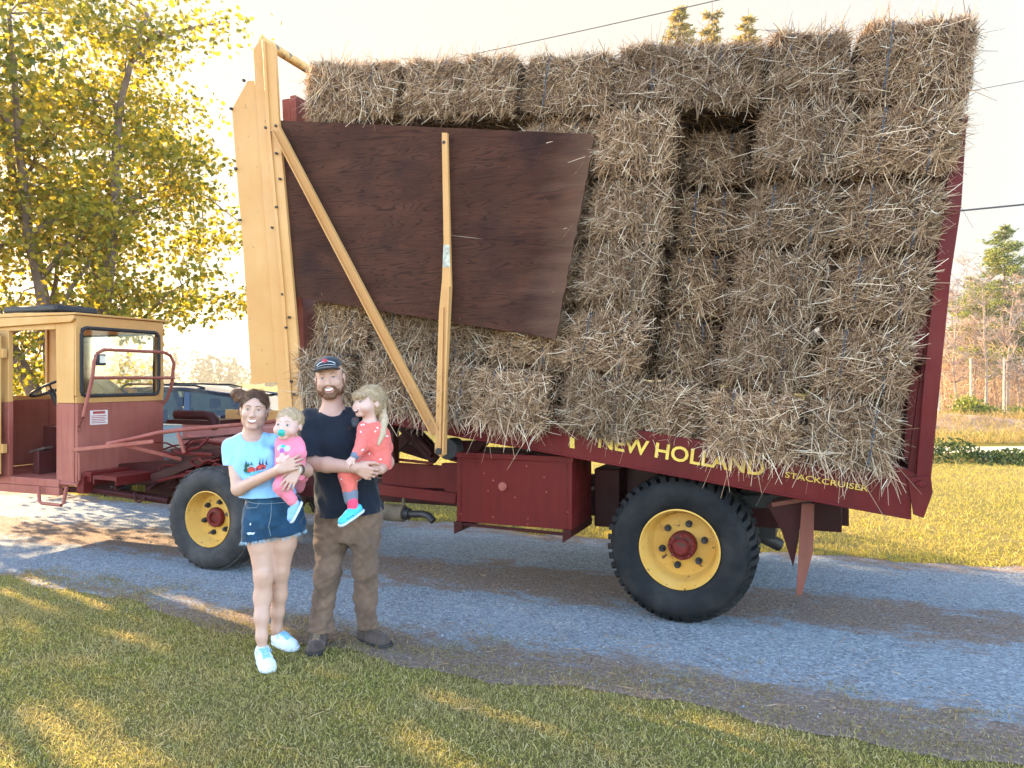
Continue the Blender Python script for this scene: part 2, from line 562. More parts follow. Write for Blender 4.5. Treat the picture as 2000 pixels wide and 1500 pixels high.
HUBM = paint('rusty_red_hub', (0.12, 0.010, 0.008), (0.17, 0.022, 0.016), (.06, .03, .02), .55, .6, 9, False)
def wheel(u, w0, R, wd, rim_r, rear, far=False):
    """outer face at w0; far wheels face the other way"""
    sgn = -1 if far else 1
    hub_c = empty
    S = lambda y: sgn*y
    d = 0.20 if rear else 0.13                                   # how deep the dish sits
    rim = MB()
    prof = [(rim_r*1.0, 0.012), (rim_r*1.02, 0.0), (rim_r*0.985, -0.004), (rim_r*0.955, 0.012), (rim_r*0.94, 0.045),
            (rim_r*0.90, 0.06), (rim_r*0.885, d*.82), (rim_r*0.80, d), (rim_r*0.45, d*0.98), (0.02, d*0.97)]
    rim.lathe([(r, S(y)) for r, y in prof], 64)
    rim.lathe([(r, S(y)) for r, y in [(rim_r*1.0, 0.012), (rim_r*0.99, wd*.5), (rim_r*.97, wd*.9), (0.05, wd*.92)]], 48)
    o = rim.build('wheel', MAT['yellow_rim'], WAG)
    o.location = (u, w0, R)
    t = MB()
    if rear:
        tp = [(rim_r*1.0, .02), (rim_r*1.05, .004), (rim_r*1.18, -.022), (R*.74, -.038), (R*.80, -.040), (R*.86, -.030), (R*.915, -.006),
              (R*.925, .02), (R*.93, .05), (R*.935, wd*.5), (R*.93, wd-.05), (R*.925, wd-.02), (R*.915, wd+.006), (R*.80, wd+.03), (rim_r*1.05, wd-.01)]
    else:
        tp = [(rim_r*1.0, .02), (rim_r*1.06, .0), (rim_r*1.2, -.02), (R*.78, -.035), (R*.87, -.026), (R*.94, -.004), (R*.975, .022), (R*.992, .06),
              (R*1.0, wd*.3), (R*1.0, wd*.7), (R*.992, wd-.05), (R*.97, wd-.02), (R*.86, wd+.02), (rim_r*1.05, wd-.01)]
    t.lathe([(r, S(y)) for r, y in tp], 96)
    if rear:
        # shoulder lugs with notches between, zigzag ribs in the middle
        nl = 46
        for k in range(nl):
            a0 = 2*math.pi*k/nl; da = 2*math.pi/nl*0.60
            for (ya, yb, sh) in ((-.002, wd*.36, 0), (wd*.64, wd+.002, .5)):
                V = []
                for (rr, yy, sk) in ((R*.905, ya-.016, -.35), (R*.965, ya+.012, -.15), (R*1.0, ya+.045, 0.1), (R*1.0, yb, .55), (R*.94, yb, .55)):
                    yy2 = yy if sh == 0 else wd-yy
                    if sh: yy2 = (wd - (yy)) + (wd*0.0) if False else wd - (yy if yy < wd*.5 else wd-yy)
                    for s in (0, 1):
                        aa = a0 + (sh*2*math.pi/nl) + da*s + sk*da*(1 if sh == 0 else -1)
                        V.append((rr*math.cos(aa), S(yy2), rr*math.sin(aa)))
                Fs = [(0,1,3,2),(2,3,5,4),(4,5,7,6),(6,7,9,8),(0,2,4,6,8),(9,7,5,3,1),(8,9,1,0)]
                t.add(V, Fs)
        for yc in (.43, .57):
            V = []; nz = 120
            for k in range(nz):
                a = 2*math.pi*k/nz; y = wd*yc + (.012 if (k//2) % 2 else -.012)
                for (rr, dy) in ((R*.955, -.018), (R*.998, -.015), (R*.998, .015), (R*.955, .018)):
                    V.append((rr*math.cos(a), S(y+dy), rr*math.sin(a)))
            Fs = []
            for k in range(nz):
                k2 = (k+1) % nz
                for i in range(3): Fs.append((k*4+i, k*4+i+1, k2*4+i+1, k2*4+i))
            t.add(V, Fs)
    else:
        for yc in (.16, .33, .5, .67, .84):
            V = []; nz = 150
            for k in range(nz):
                a = 2*math.pi*k/nz; y = wd*yc + (.008 if (k//2) % 2 else -.008)
                for (rr, dy) in ((R*.985, -.026), (R*1.012, -.021), (R*1.012, .021), (R*.985, .026)):
                    V.append((rr*math.cos(a), S(y+dy), rr*math.sin(a)))
            Fs = []
            for k in range(nz):
                k2 = (k+1) % nz
                for i in range(3): Fs.append((k*4+i, k*4+i+1, k2*4+i+1, k2*4+i))
            t.add(V, Fs)
    t.build('tyre', MAT['tyre'] if rear else MAT['tyre_grey'], o)
    h = MB()
    hr = rim_r*0.36
    if rear:
        h.lathe([(hr, S(d*.96)), (hr, S(d*.62)), (hr*.93, S(d*.5)), (hr*.62, S(d*.48)), (hr*.55, S(d*.30)), (hr*.42, S(d*.24)), (.001, S(d*.24))], 32)
        for k in range(8):
            a = 2*math.pi*k/8
            h.cyl((hr*.8*math.cos(a), S(d*.52), hr*.8*math.sin(a)), (hr*.8*math.cos(a), S(d*.36), hr*.8*math.sin(a)), .013, 6)
    else:
        h.lathe([(hr, S(d*.96)), (hr, S(d*.70)), (hr*.9, S(d*.6)), (hr*.55, S(d*.58)), (hr*.5, S(d*.75)), (.001, S(d*.75))], 28)
    h.build('hub', HUBM, o)
    for k in range(6):
        a = 2*math.pi*(k+.25)/6
        rr = rim_r*(.56 if rear else .58)
        b = MB()
        b.cyl((rr*math.cos(a), S(d*1.0), rr*math.sin(a)), (rr*math.cos(a), S(d*.86), rr*math.sin(a)), .024, 12)
        b.cyl((rr*math.cos(a), S(d*.86), rr*math.sin(a)), (rr*math.cos(a), S(d*.68), rr*math.sin(a)), .016, 6)
        b.build('wheel_nut', MAT['dark_metal'], o)
    return o
R_R, R_F = 0.515, 0.452
wheel(0.0, 0.03, R_R, .36, .274, True)
wheel(0.0, 2.27, R_R, .36, .285, True, True)
wheel(-4.12, 0.0, R_F, .30, .245, False)
wheel(-4.12, 2.30, R_F, .30, .245, False, True)

# chassis: two long rails, cross members, axles, the dark side plates seen between the wheels
m = MB()
for w in (.62, 1.58):
    m.box((-5.6, w, .60), (1.05, w+.10, .80))
for u in (-5.5, -4.6, -3.4, -2.2, -.9, .45, 1.0):
    m.box((u, .72, .63), (u+.1, 1.58, .77))
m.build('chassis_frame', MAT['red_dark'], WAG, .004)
m = MB()
m.cyl((0, .30, R_R), (0, 2.0, R_R), .085, 20)
m.sphere((0, 1.15, R_R), .19, 10)
m.box((-.12, .55, R_R-.02), (.12, .74, R_R+.30)); m.box((-.12, 1.56, R_R-.02), (.12, 1.75, R_R+.30))
m.build('rear_axle', MAT['red_dark'], WAG)
m = MB()
m.cyl((-4.12, .2, R_F), (-4.12, 2.1, R_F), .07, 16); m.sphere((-4.12, 1.15, R_F), .16, 10)
m.build('front_axle', MAT['red_dark'], WAG)

m = MB()
m.prism(poly([(748, 902), (895, 912), (895, 956), (745, 950)], .42), .42, .46)
a = pt(700, 951, .36); b = pt(893, 973, .36)
m.beam(a, b, .05, .09)
m.beam(pt(755, 895, .34), pt(846, 905, .34), .02, .022)
m.prism(poly([(862, 905), (893, 905), (893, 975), (870, 975)], .36), .36, .42)
m.build('side_plate', MAT['red'], WAG, .004)

# dark slanting lift arms under the front of the bed
m = MB()
m.beam(pt(762, 800, .5), pt(855, 895, .5), .07, .13)
m.beam(pt(745, 900, .55), pt(840, 812, .55), .06, .10)
m.beam(pt(700, 845, .7), pt(850, 892, .7), .06, .09)
m.beam(pt(765, 800, .3), pt(765, 905, .3), .09, .09)
m.cyl(pt(800, 838, .45), pt(846, 888, .45), .035, 12)
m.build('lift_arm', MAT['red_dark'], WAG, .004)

# tilted bed: deck, side rails with the lettering, bed cross members
BT = 7.06
def rail(w0, w1):
    r = MB()
    lo0 = p2(745, 826, w0); lo1 = p2(1780, 1015, w0)
    sl = (lo1[1]-lo0[1])/(lo1[0]-lo0[0])
    u0 = -3.15
    hgt = .275
    r.prism([(u0, lo0[1]+sl*(u0-lo0[0])), (lo1[0], lo1[1]), (lo1[0], lo1[1]+.235), (1.30, lo1[1]+sl*(1.30-lo1[0])+hgt), (u0, lo0[1]+sl*(u0-lo0[0])+hgt)], w0, w1)
    zz = lambda u: lo1[1]+sl*(u-lo1[0])
    # lower lip
    r.prism([(u0, zz(u0)), (lo1[0], zz(lo1[0])), (lo1[0], zz(lo1[0])+.016), (u0, zz(u0)+.016)], w0-.014, w0)
    return r, sl, zz
r, RSL, RZ = rail(-.06, -.01)
SIDE_RAIL = r.build('side_rail', MAT['red'], WAG, .006)
r2, _, _ = rail(2.31, 2.36)
r2.build('side_rail', MAT['red'], WAG, .006)
m = MB()
m.prism([(-3.15, RZ(-3.15)+.20), (1.40, RZ(1.40)+.20), (1.40, RZ(1.40)+.255), (-3.15, RZ(-3.15)+.255)], -.008, 2.308)
for u in np.arange(-3.0, 1.4, .55):
    m.prism([(u, RZ(u)+.05), (u+.07, RZ(u+.07)+.05), (u+.07, RZ(u+.07)+.198), (u, RZ(u)+.198)], .0, 2.3)
for w in (.55, 1.65):
    m.prism([(-3.1, RZ(-3.1)-.02), (1.2, RZ(1.2)-.02), (1.2, RZ(1.2)+.19), (-3.1, RZ(-3.1)+.19)], w, w+.08)
m.build('load_bed', MAT['red_dark'], WAG)

def lettering(name, text, px0, px1, py_h, w, parent, mat, bold=.0, base=.05, height=.1):
    cu = bpy.data.curves.new(name, 'FONT')
    cu.body = text; cu.size = 1; cu.extrude = .004; cu.offset = bold; cu.resolution_u = 3
    tmp = bpy.data.objects.new('tmp', cu); COL.objects.link(tmp)
    dg = bpy.context.evaluated_depsgraph_get()
    me = bpy.data.meshes.new_from_object(tmp.evaluated_get(dg))
    bpy.data.objects.remove(tmp)
    V = np.array([v.co[:] for v in me.vertices])
    x0, x1 = V[:,0].min(), V[:,0].max(); y0, y1 = V[:,1].min(), V[:,1].max()
    ua = pt(px0, 900, w)[0]; ub = pt(px1, 960, w)[0]
    X = ua + (V[:,0]-x0)/(x1-x0)*(ub-ua)
    Y = (V[:,1]-y0)/(y1-y0)*height
    for i, v in enumerate(me.vertices):
        v.co = (X[i]-Y[i]*RSL*.9, w - V[i,2]*.5, RZ(X[i]) + base + Y[i])
    return link(name, me, mat, parent)
lettering('lettering', 'NEW HOLLAND', 1168, 1491, 0, -.063, SIDE_RAIL, MAT['letter'], .018, .105, .105)
lettering('lettering', 'STACKCRUISER', 1533, 1695, 0, -.063, SIDE_RAIL, MAT['letter'], .006, .125, .036)
m = MB()
a = p2(1113, 866, -.063)
m.prism([(a[0], a[1]-.03), (a[0]+.035, a[1]-.035), (a[0]+.035, a[1]+.035), (a[0], a[1]+.05)], -.066, -.0605)
m.build('emblem', MAT['letter'], SIDE_RAIL)

# rear rack: three upright channels with cross bars, corner plates
m = MB()
outl = [(1783, 1004), (1789, 937), (1798, 830), (1806, 727), (1822, 580), (1843, 400), (1874, 219), (1889, 221), (1878, 400), (1857, 540), (1843, 680), (1832, 760), (1824, 880), (1815, 960), (1798, 1010)]
pl_ = poly(outl, -.05)
e0 = np.array(p2(1786, 970, -.05)); e1 = np.array(p2(1874, 225, -.05))
dv = (e1-e0)/np.linalg.norm(e1-e0); nv = np.array([dv[1], -dv[0]])
for w in (-.05, .75, 1.5, 2.24):
    m.prism(pl_, w, w+.012)
    m.prism([tuple(e0+nv*.07), tuple(e0+nv*.082), tuple(e1+nv*.035), tuple(e1+nv*.023)], w+.0125, w+.09)
    m.prism([tuple(e0-nv*.05), tuple(e0+nv*.0), tuple(e1), tuple(e1-nv*.02)], w+.05, w+.09)
for f in (.04, .34, .62, .97):
    c = e0+dv*f*np.linalg.norm(e1-e0)
    m.prism([tuple(c+nv*.0), tuple(c+nv*.05), tuple(c+nv*.05+dv*.07), tuple(c+nv*.0+dv*.07)], -.036, 2.3)
m.build('rear_rack', MAT['red'], WAG, .003)
m = MB()
m.prism(poly([(1772, 934), (1818, 928), (1822, 962), (1804, 1012), (1784, 1004)], -.075), -.078, -.064)
m.cyl(pt(1800, 944, -.079), tuple(np.array(pt(1800, 944, -.079))+np.array([0, -.03, 0])), .022, 6)
m.cyl(pt(1793, 945, -.079), tuple(np.array(pt(1793, 945, -.079))+np.array([0, -.025, 0])), .016, 10)
m.prism(poly([(1735, 902), (1790, 925), (1790, 940), (1735, 960)], -.03), -.03, .06)
m.build('corner_bracket', MAT['red'], WAG, .003)

# wooden side board of two planks, knotty and weathered
def board_mat():
    m, n, bs, out = nodes('weathered_brown_board')
    v = coord(n, (0.5, 1, 7.0), (0, RAD(9.0), 0))
    cath = noise(n, coord(n, (0.55, 1, 5.0), (0, RAD(9.0), 0)), 2.2, 2, 0.4, 0.6)
    mm_ = n.nodes.new('ShaderNodeMath'); mm_.operation = 'MULTIPLY'; mm_.inputs[1].default_value = 95
    n.links.new(cath, mm_.inputs[0])
    sn = n.nodes.new('ShaderNodeMath'); sn.operation = 'SINE'; n.links.new(mm_.outputs[0], sn.inputs[0])
    fib = noise(n, coord(n, (1.2, 1, 70), (0, RAD(9.0), 0)), 3, 5, 0.65)
    broad = noise(n, coord(n, (0.7, 1, 2.0)), 1.6, 5, 0.6)
    c = ramp(n, broad, [(0.3, (0.036, 0.012, 0.0070)), (0.7, (0.085, 0.032, 0.018))])
    gr = ramp(n, sn.outputs[0], [(0.0, 0.0), (0.6, 0.0), (1.0, 0.75)])
    c = mixc(n, gr, c, (0.018, 0.007, 0.005))
    c = mixc(n, ramp(n, fib, [(0.45, 0.0), (0.75, 0.4)]), c, (0.105, 0.045, 0.028))
    stain = noise(n, coord(n, (1, 1, 1.2)), 1.5, 6, 0.65)
    c = mixc(n, ramp(n, stain, [(0.5, 0.0), (0.72, 0.75)]), c, (0.014, 0.008, 0.008))
    # knots
    vo = n.nodes.new('ShaderNodeTexVoronoi'); vo.inputs['Scale'].default_value = 2.4
    n.links.new(coord(n, (1, 1, 1.5)), vo.inputs['Vector'])
    kn = ramp(n, vo.outputs['Distance'], [(0.03, 1.0), (0.055, 0.1), (0.08, 0.55), (0.10, 0.0)])
    c = mixc(n, kn, c, (0.03, 0.016, 0.012))
    # pale bare wood worn towards the rear edge
    tcx = n.nodes.new('ShaderNodeSeparateXYZ'); n.links.new(coord(n), tcx.inputs[0])
    ma = n.nodes.new('ShaderNodeMath'); ma.operation = 'MULTIPLY_ADD'; ma.inputs[1].default_value = -0.2
    n.links.new(tcx.outputs[2], ma.inputs[0]); n.links.new(tcx.outputs[0], ma.inputs[2])
    m3 = n.nodes.new('ShaderNodeMath'); m3.operation = 'MULTIPLY_ADD'; m3.inputs[1].default_value = 0.5
    n.links.new(noise(n, coord(n, (1, 1, 9)), 1.6, 5), m3.inputs[0]); n.links.new(ma.outputs[0], m3.inputs[2])
    edge = ramp(n, m3.outputs[0], [(0.0, 0.0), (1.0, 0.0)])
    mrx = n.nodes.new('ShaderNodeMapRange'); mrx.inputs['From Min'].default_value = -1.28; mrx.inputs['From Max'].default_value = -0.85
    mrx.inputs['To Max'].default_value = 0.75
    n.links.new(m3.outputs[0], mrx.inputs[0])
    c = mixc(n, mrx.outputs[0], c, (0.15, 0.078, 0.05))
    n.links.new(c, bs.inputs['Base Color'])
    bs.inputs['Roughness'].default_value = 0.85
    bs.inputs['Specular IOR Level'].default_value = 0.12
    bump(n, bs, fib, 0.3, 0.003)
    return m
m = MB()
Wb = -.13
def lerp2(a, b, t): return (a[0]+(b[0]-a[0])*t, a[1]+(b[1]-a[1])*t)
TL, TR, BR, BL = (545, 235), (1162, 262), (1085, 662), (577, 580)
sl_, sr_ = lerp2(TL, BL, .545), lerp2(TR, BR, .56)
def edge(a, b, n=14, amp=.9, seed=0):
    r = np.random.default_rng(seed)
    return [(a[0]+(b[0]-a[0])*i/n + (r.normal()*amp if 0 < i < n else 0), a[1]+(b[1]-a[1])*i/n + (r.normal()*amp*.7 if 0 < i < n else 0)) for i in range(n+1)]
up = edge(TL, TR, 8, .6, 1) + edge(TR, sr_, 16, 1.1, 2)[1:] + edge((sr_[0], sr_[1]-.15), (sl_[0], sl_[1]-.15), 8, .35, 3)[1:]
lo = edge((sl_[0], sl_[1]+.15), (sr_[0], sr_[1]+.15), 8, .35, 3) + edge(sr_, BR, 16, 1.1, 4)[1:] + edge(BR, BL, 8, .6, 5)[1:]
m.prism(poly(up, Wb), Wb, Wb+.022)
m.prism(poly(lo, Wb), Wb, Wb+.022)
m.build('side_board', board_mat(), WAG)

# yellow front frame: wing plate, channel post, pipe across the top, bolts
m = MB()
m.prism(poly([(491, 750), (545, 746), (528, 480), (503, 158), (484, 158), (453, 213), (464, 360), (476, 500)], -.10), -.10, -.085)
m.prism(poly([(491, 750), (545, 746), (544.5, 738), (490.5, 742)], -.10), -.104, -.1)
m.build('wing_plate', MAT['yellow'], WAG, .003)
m = MB()
m.prism(poly([(494, 97), (508, 77), (517, 80), (527, 235), (556, 560), (585, 905), (548, 905), (541, 745), (503, 235), (497, 160)], -.13), -.13, -.106)
m.prism(poly([(514, 79), (541, 93), (548, 235), (576, 560), (597, 810), (603, 905), (577, 905), (553, 560), (525, 235)], -.135), -.16, -.131)
m.prism(poly([(514, 79), (519, 80), (528, 235), (556, 560), (578, 870), (572, 870), (550, 560), (522, 235)], -.16), -.175, -.158)
m.build('front_post', MAT['yellow'], WAG, .003)
for (x, y) in ((540, 246), (534, 258), (520, 250), (541, 405), (553, 575), (548, 350), (533, 445), (566, 620), (541, 300), (560, 640), (570, 745), (575, 770)):
    c = pt(x, y, -.165)
    m = MB(); m.cyl(c, (c[0], c[1]-.018, c[2]), .011, 6); m.build('bolt', MAT['dark_metal'], WAG)
for (x, y) in ((453, 213), (478, 158), (462, 330), (470, 430)):
    c = pt(x, y, -.10)
    m = MB(); m.cyl(c, (c[0], c[1]-.02, c[2]), .013, 6); m.build('bolt', MAT['dark_metal'], WAG)
m = MB()
a = np.array(pt(512, 80, -.11)); b = a.copy(); b[1] = 2.45; b[2] -= .02
m.cyl(tuple(a), tuple(b), .040, 14)
m.box((b[0]-.04, 2.40, 1.6), (b[0]+.06, 2.47, b[2]+.02))
c = a + (b-a)*.42
m.box((c[0]-.03, c[1]-.03, c[2]-.13), (c[0]+.03, c[1]+.03, c[2]-.03))
m.box((c[0]-.06, c[1]-.06, c[2]-.145), (c[0]+.08, c[1]+.1, c[2]-.128))
m.build('cross_pipe', paint('scuffed_yellow_pipe', (0.62, 0.34, 0.10), (0.68, 0.42, 0.18), (.10, .09, .09), .54), WAG)
# red bulkhead in front of the hay
m = MB()
u0 = p2(580, 195, .2); u1 = p2(600, 790, .2)
m.prism([(u0[0], u0[1]), (u0[0]+.06, u0[1]), (u1[0]+.06, u1[1]), (u1[0], u1[1])], .10, 2.2)
for w in (.10, 1.1, 2.1):
    m.prism([(u0[0]-.08, u0[1]-.02), (u0[0], u0[1]-.02), (u1[0], u1[1]), (u1[0]-.08, u1[1])], w, w+.08)
m.build('front_bulkhead', MAT['red_faded'], WAG, .003)

# yellow upright that flares from strap to channel, and the long diagonal brace
m = MB()
wP = -.19
m.prism(poly([(862.5, 259), (873, 259), (878, 470), (880.5, 560), (874, 700), (869.5, 888), (860, 893), (848.5, 884), (857, 610), (863, 545), (866, 470)], wP), wP, wP+.03)
m.prism(poly([(864, 600), (867.5, 600), (862.5, 885), (857, 885)], wP), wP-.012, wP-.001)
m.prism(poly([(880.5, 560), (877.5, 560), (866, 886), (869.5, 888)], wP), wP-.03, wP-.001)
UPR = m.build('upright', MAT['yellow'], WAG, .003)
m = MB()
m.prism(poly([(866.5, 478), (877.5, 478), (879, 522), (864.8, 522), (865, 505)], wP-.002), wP-.0025, wP-.0005)
m.build('paint_patch', simple('bare_greenish_primer', (0.44, 0.41, 0.32), .7, 0, .4, 30), UPR)
m = MB()
c = pt(867, 278, wP); m.cyl(c, (c[0], c[1]-.004, c[2]), .013, 10); m.build('bolt', MAT['dark_metal'], UPR)
m = MB()
c = pt(859, 881, wP); m.cyl((c[0], c[1]-.03, c[2]), (c[0], c[1]+.06, c[2]), .025, 10)
m.build('bolt', MAT['dark_metal'], UPR)
m = MB()
A, B = pt(541, 250, -.17), pt(853, 845, -.17)
m.beam(A, B, .010, .072, (0, 0, 1))
dvb = (Vector(B)-Vector(A)).normalized()
sd = Vector((-dvb.z, 0, dvb.x))
if sd.z < 0: sd = -sd
for s_, q_ in ((.034, .035), (-.034, .035)):
    m.beam(Vector(A)+sd*s_+Vector((0, -.022, 0)), Vector(B)+sd*s_+Vector((0, -.022, 0)), .036, .007)
m.build('diagonal_brace', MAT['yellow'], WAG, .002)

# underslung red box with bent brackets
ub = p2(892, 885, 0)[0]; ue = p2(1117, 890, 0)[0]
m = MB()
m.box((ub, 0, .60), (ue, .52, 1.125))
m.box((ub-.01, -.012, 1.09), (ue+.012, .53, 1.13))
m.box((ub+.02, -.006, .61), (ub+.035, 0, 1.09)); m.box((ue-.05, -.006, .61), (ue-.035, 0, 1.09))
BOX = m.build('tool_box', MAT['red'], WAG, .008)
m = MB()
for u in (ub+.02, ue-.03):
    m.prism([(u-.035, .60), (u+.03, .60), (u+.03, .55), (u-.035, .505)], -.02, .54)
m.beam((ub, .0, .585), (ue, .0, .565), .025, .02)
m.build('bracket', MAT['red_dark'], BOX, .002)
m = MB()
c = pt(982, 950, -.002)
m.cyl((c[0], c[1]+.004, c[2]), (c[0], c[1]-.012, c[2]), .032, 16); m.cyl((c[0]+.004, c[1]-.01, c[2]-.008), (c[0]+.004, c[1]-.022, c[2]-.008), .014, 8)
m.build('latch', MAT['red_faded'], BOX)
for k in range(12):
    x, y = rng.uniform(900, 1110), rng.uniform(905, 1025)
    m = MB(); c = pt(x, y, 0); m.cyl(c, (c[0], c[1]-.005, c[2]), .006, 6); m.build('rivet', MAT['red_faded'], BOX)
m = MB()
m.box((-.72, .45, .55), (-.52, 1.7, 1.0)); m.box((-.5, .6, .62), (.0, 1.6, 1.02))
m.build('gear_housing', MAT['red_dark'], WAG, .01)

# small grey roller and bracket above the box
m = MB()
c = np.array(pt(880, 878, -.02))
m.cyl((c[0]-.03, c[1], c[2]), (c[0]-.03, c[1]+.16, c[2]), .082, 24)
m.build('bump_roller', MAT['tyre_grey'], WAG, .01)
m = MB()
m.prism(poly([(893, 862), (950, 862), (925, 893), (895, 898)], .1), .1, .2)
m.beam(pt(880, 895, .05), pt(900, 900, .05), .05, .03)
m.build('roller_bracket', MAT['red_dark'], WAG, .003)

# muffler with bent tail pipe
m = MB()
c0, c1 = pt(735, 998, .45), pt(790, 1003, .45)
m.cyl(c0, c1, .072, 24)
m.beam((c1[0]-.02, .45, c1[2]), (c1[0], .45, c1[2]+.2), .02, .03)
MUF = m.build('muffler', MAT['rust'], WAG, .006)
m = MB()
m.tube([c1, pt(808, 1004, .44), pt(826, 1004, .42), pt(838, 1008, .40), pt(846, 1018, .39)], .030, 12)
m.cyl(tuple(np.array(c1)-np.array([.01, 0, 0])), pt(800, 1004, .45), .05, 14)
m.build('tail_pipe', MAT['dark_metal'], MUF)

FLAPM = paint('lit_brown_red_flap', (.15, .042, .028), (.22, .075, .05), rust_at=.6)  # the flap's lit orange-brown look is put into its paint
# rear mud flaps
for w in (.16, 1.95):
    fl = [(.79, .86), (.868, .865), (.862, .55), (.79, .245), (.755, .245), (.775, .62)]
    m = MB()
    m.prism(fl, w, w+.012)
    q_ = MB(); q_.prism([(.56, .84), (.788, .86), (.772, .62), (.735, .42), (.66, .66)], w+.05, w+.058)
    q_.build('splash_plate', MAT['red_dark'], WAG, .002)
    m.beam((.60, w+.1, .84), (.86, w+.1, .90), .20, .03)
    m.build('mud_flap', FLAPM, WAG, .002)
m = MB()
c = np.array(pt(1535, 1020, .9)); m.cyl((.45, .8, .52), (.62, .9, .42), .05, 10); m.box((.35, .7, .5), (.6, 1.6, .85))
m.beam((.2, .5, .78), (.84, .5, .84), .06, .09)
m.build('hitch_frame', MAT['dark_metal'], WAG)

# ---- cab
CU0, CU1, CW, CZ0, CZS, CZ1 = -7.45, -5.71, 1.05, .66, 1.455, 2.30
T = .035
m = MB()
# yellow upper rear wall round the window
WZ0, WZ1, WW0, WW1 = 1.525, 2.185, .045, .985
m.box((CU1-T, 0, CZS), (CU1, CW, WZ0)); m.box((CU1-T, 0, WZ1), (CU1, CW, CZ1))
m.box((CU1-T, 0, WZ0), (CU1, WW0, WZ1)); m.box((CU1-T, WW1, WZ0), (CU1, CW, WZ1))
# near side: pillar behind the door, header over the door, front pillar
m.prism([(CU1-T-.001, CZS), (CU1-T-.001, CZ1), (-6.0, CZ1), (-5.985, CZS)], 0, .05)
m.box((CU0, 0.001, 2.17), (-6.0, .05, CZ1)); m.box((CU0, 0, CZS), (-6.66, .05, 2.17))
# far side round its window
m.box((CU0, CW-.04, 2.17), (CU1-T, CW, CZ1)); m.box((-5.80, CW-.04, CZS), (CU1-T, CW, 2.17)); m.box((CU0, CW-.04, CZS), (-7.1, CW, 2.17))
m.box((CU0-.001, 0, CZS), (CU0+.04, CW, 1.5)); m.box((CU0, 0, 1.6), (CU0+.04, .06, CZ1)); m.box((CU0, CW-.06, 1.6), (CU0+.04, CW, CZ1))
CAB = m.build('cab', MAT['yellow_cab'], WAG, .006)
m = MB()
m.box((CU1-T+.004, .002, CZ0), (CU1+.003, CW, CZS-.003))
m.prism([(CU1-T, CZ0), (CU1-T, CZS-.002), (-5.985, CZS-.002), (-5.985, CZ0)], -.002, .05)
m.box((CU0, CW-.04, CZ0), (CU1-T, CW, CZS-.002))
m.box((CU0, -.02, .64), (-5.93, CW, .715)); m.box((CU0, -.022, .56), (-5.925, .03, .638))
m.box((CU0, 0, CZ0), (-6.66, .05, CZS-.002)); m.box((CU0, 0, .72), (CU0+.04, CW, CZS-.002))
m.build('lower_panel', MAT['red_faded'], CAB, .005)
m = MB()
m.prism([(CU0-.08, 2.335), (-6.5, 2.345), (CU1+.02, 2.325), (CU1+.02, 2.305), (CU0-.08, 2.302)], -.035, CW+.03)
m.prism([(CU0-.08, 2.30), (CU1-.0, 2.30), (CU1-.0, 2.265), (-5.75, 2.235), (CU0-.08, 2.19)], -.034, -.004)
m.build('roof', MAT['yellow_cab'], CAB, .006)
def wframe(ax, fixed, a0, a1, z0, z1, th, mat, parent, r=.06):
    """rounded rubber frame in the plane u=fixed (ax='u') or w=fixed"""
    P = []
    for (cx, cz, s0) in ((a1-r, z1-r, 0), (a0+r, z1-r, 90), (a0+r, z0+r, 180), (a1-r, z0+r, 270)):
        for k in range(5):
            t = RAD(s0+k*22.5); P.append((cx+r*math.cos(t), cz+r*math.sin(t)))
    P.append(P[0]); P.append(P[1])
    mm = MB()
    mm.tube([(fixed, a, z) if ax == 'u' else (a, fixed, z) for a, z in P], th, 8)
    return mm.build('window_frame', mat, parent)
def pane(ax, fixed, a0, a1, z0, z1, mat, parent):
    mm = MB()
    if ax == 'u': mm.box((fixed-.003, a0, z0), (fixed+.003, a1, z1))
    else: mm.box((a0, fixed-.003, z0), (a1, fixed+.003, z1))
    return mm.build('window_pane', mat, parent)
wframe('u', CU1+.004, WW0, WW1, WZ0, WZ1, .018, MAT['rubber_black'], CAB)
pane('u', CU1-.016, WW0, WW1, WZ0, WZ1, MAT['glass'], CAB)
wframe('w', CW-.045, -7.1, -5.80, 1.462, 2.17, .010, MAT['rubber_black'], CAB)
pane('w', CW-.02, -7.1, -5.80, 1.46, 2.17, MAT['glass'], CAB)
# open door swung against the front of the cab
DU0, DU1 = -7.44, -6.685
DOOR = None
m = MB()
m.box((DU0, -.10, .70), (DU1, -.07, 1.50)); m.box((DU0, -.10, 2.10), (DU1, -.07, 2.17))
m.box((DU0, -.10, 1.50), (DU0+.06, -.07, 2.10)); m.box((DU1-.085, -.10, 1.50), (DU1, -.07, 2.10))
m.box((DU1-.012, -.115, .74), (DU1+.006, -.06, 2.12))
m.prism([(DU0+.05, .8), (DU1-.1, .8), (DU1-.1, 1.25), (DU0+.05, 1.25)], -.108, -.1005)
DOOR = m.build('door', paint('door_yellow_paint', (.64, .34, .07), (.68, .42, .14), rust_at=.7), CAB, .006)
wframe('w', -.10, DU0+.06, DU1-.085, 1.50, 2.10, .015, MAT['rubber_black'], DOOR)
pane('w', -.085, DU0+.06, DU1-.085, 1.50, 2.10, MAT['glass'], DOOR)
for z in (.95, 1.9):
    mm = MB(); mm.box((DU1-.01, -.075, z), (DU1+.05, -.03, z+.09)); mm.build('hinge', MAT['yellow_cab'], DOOR, .003)
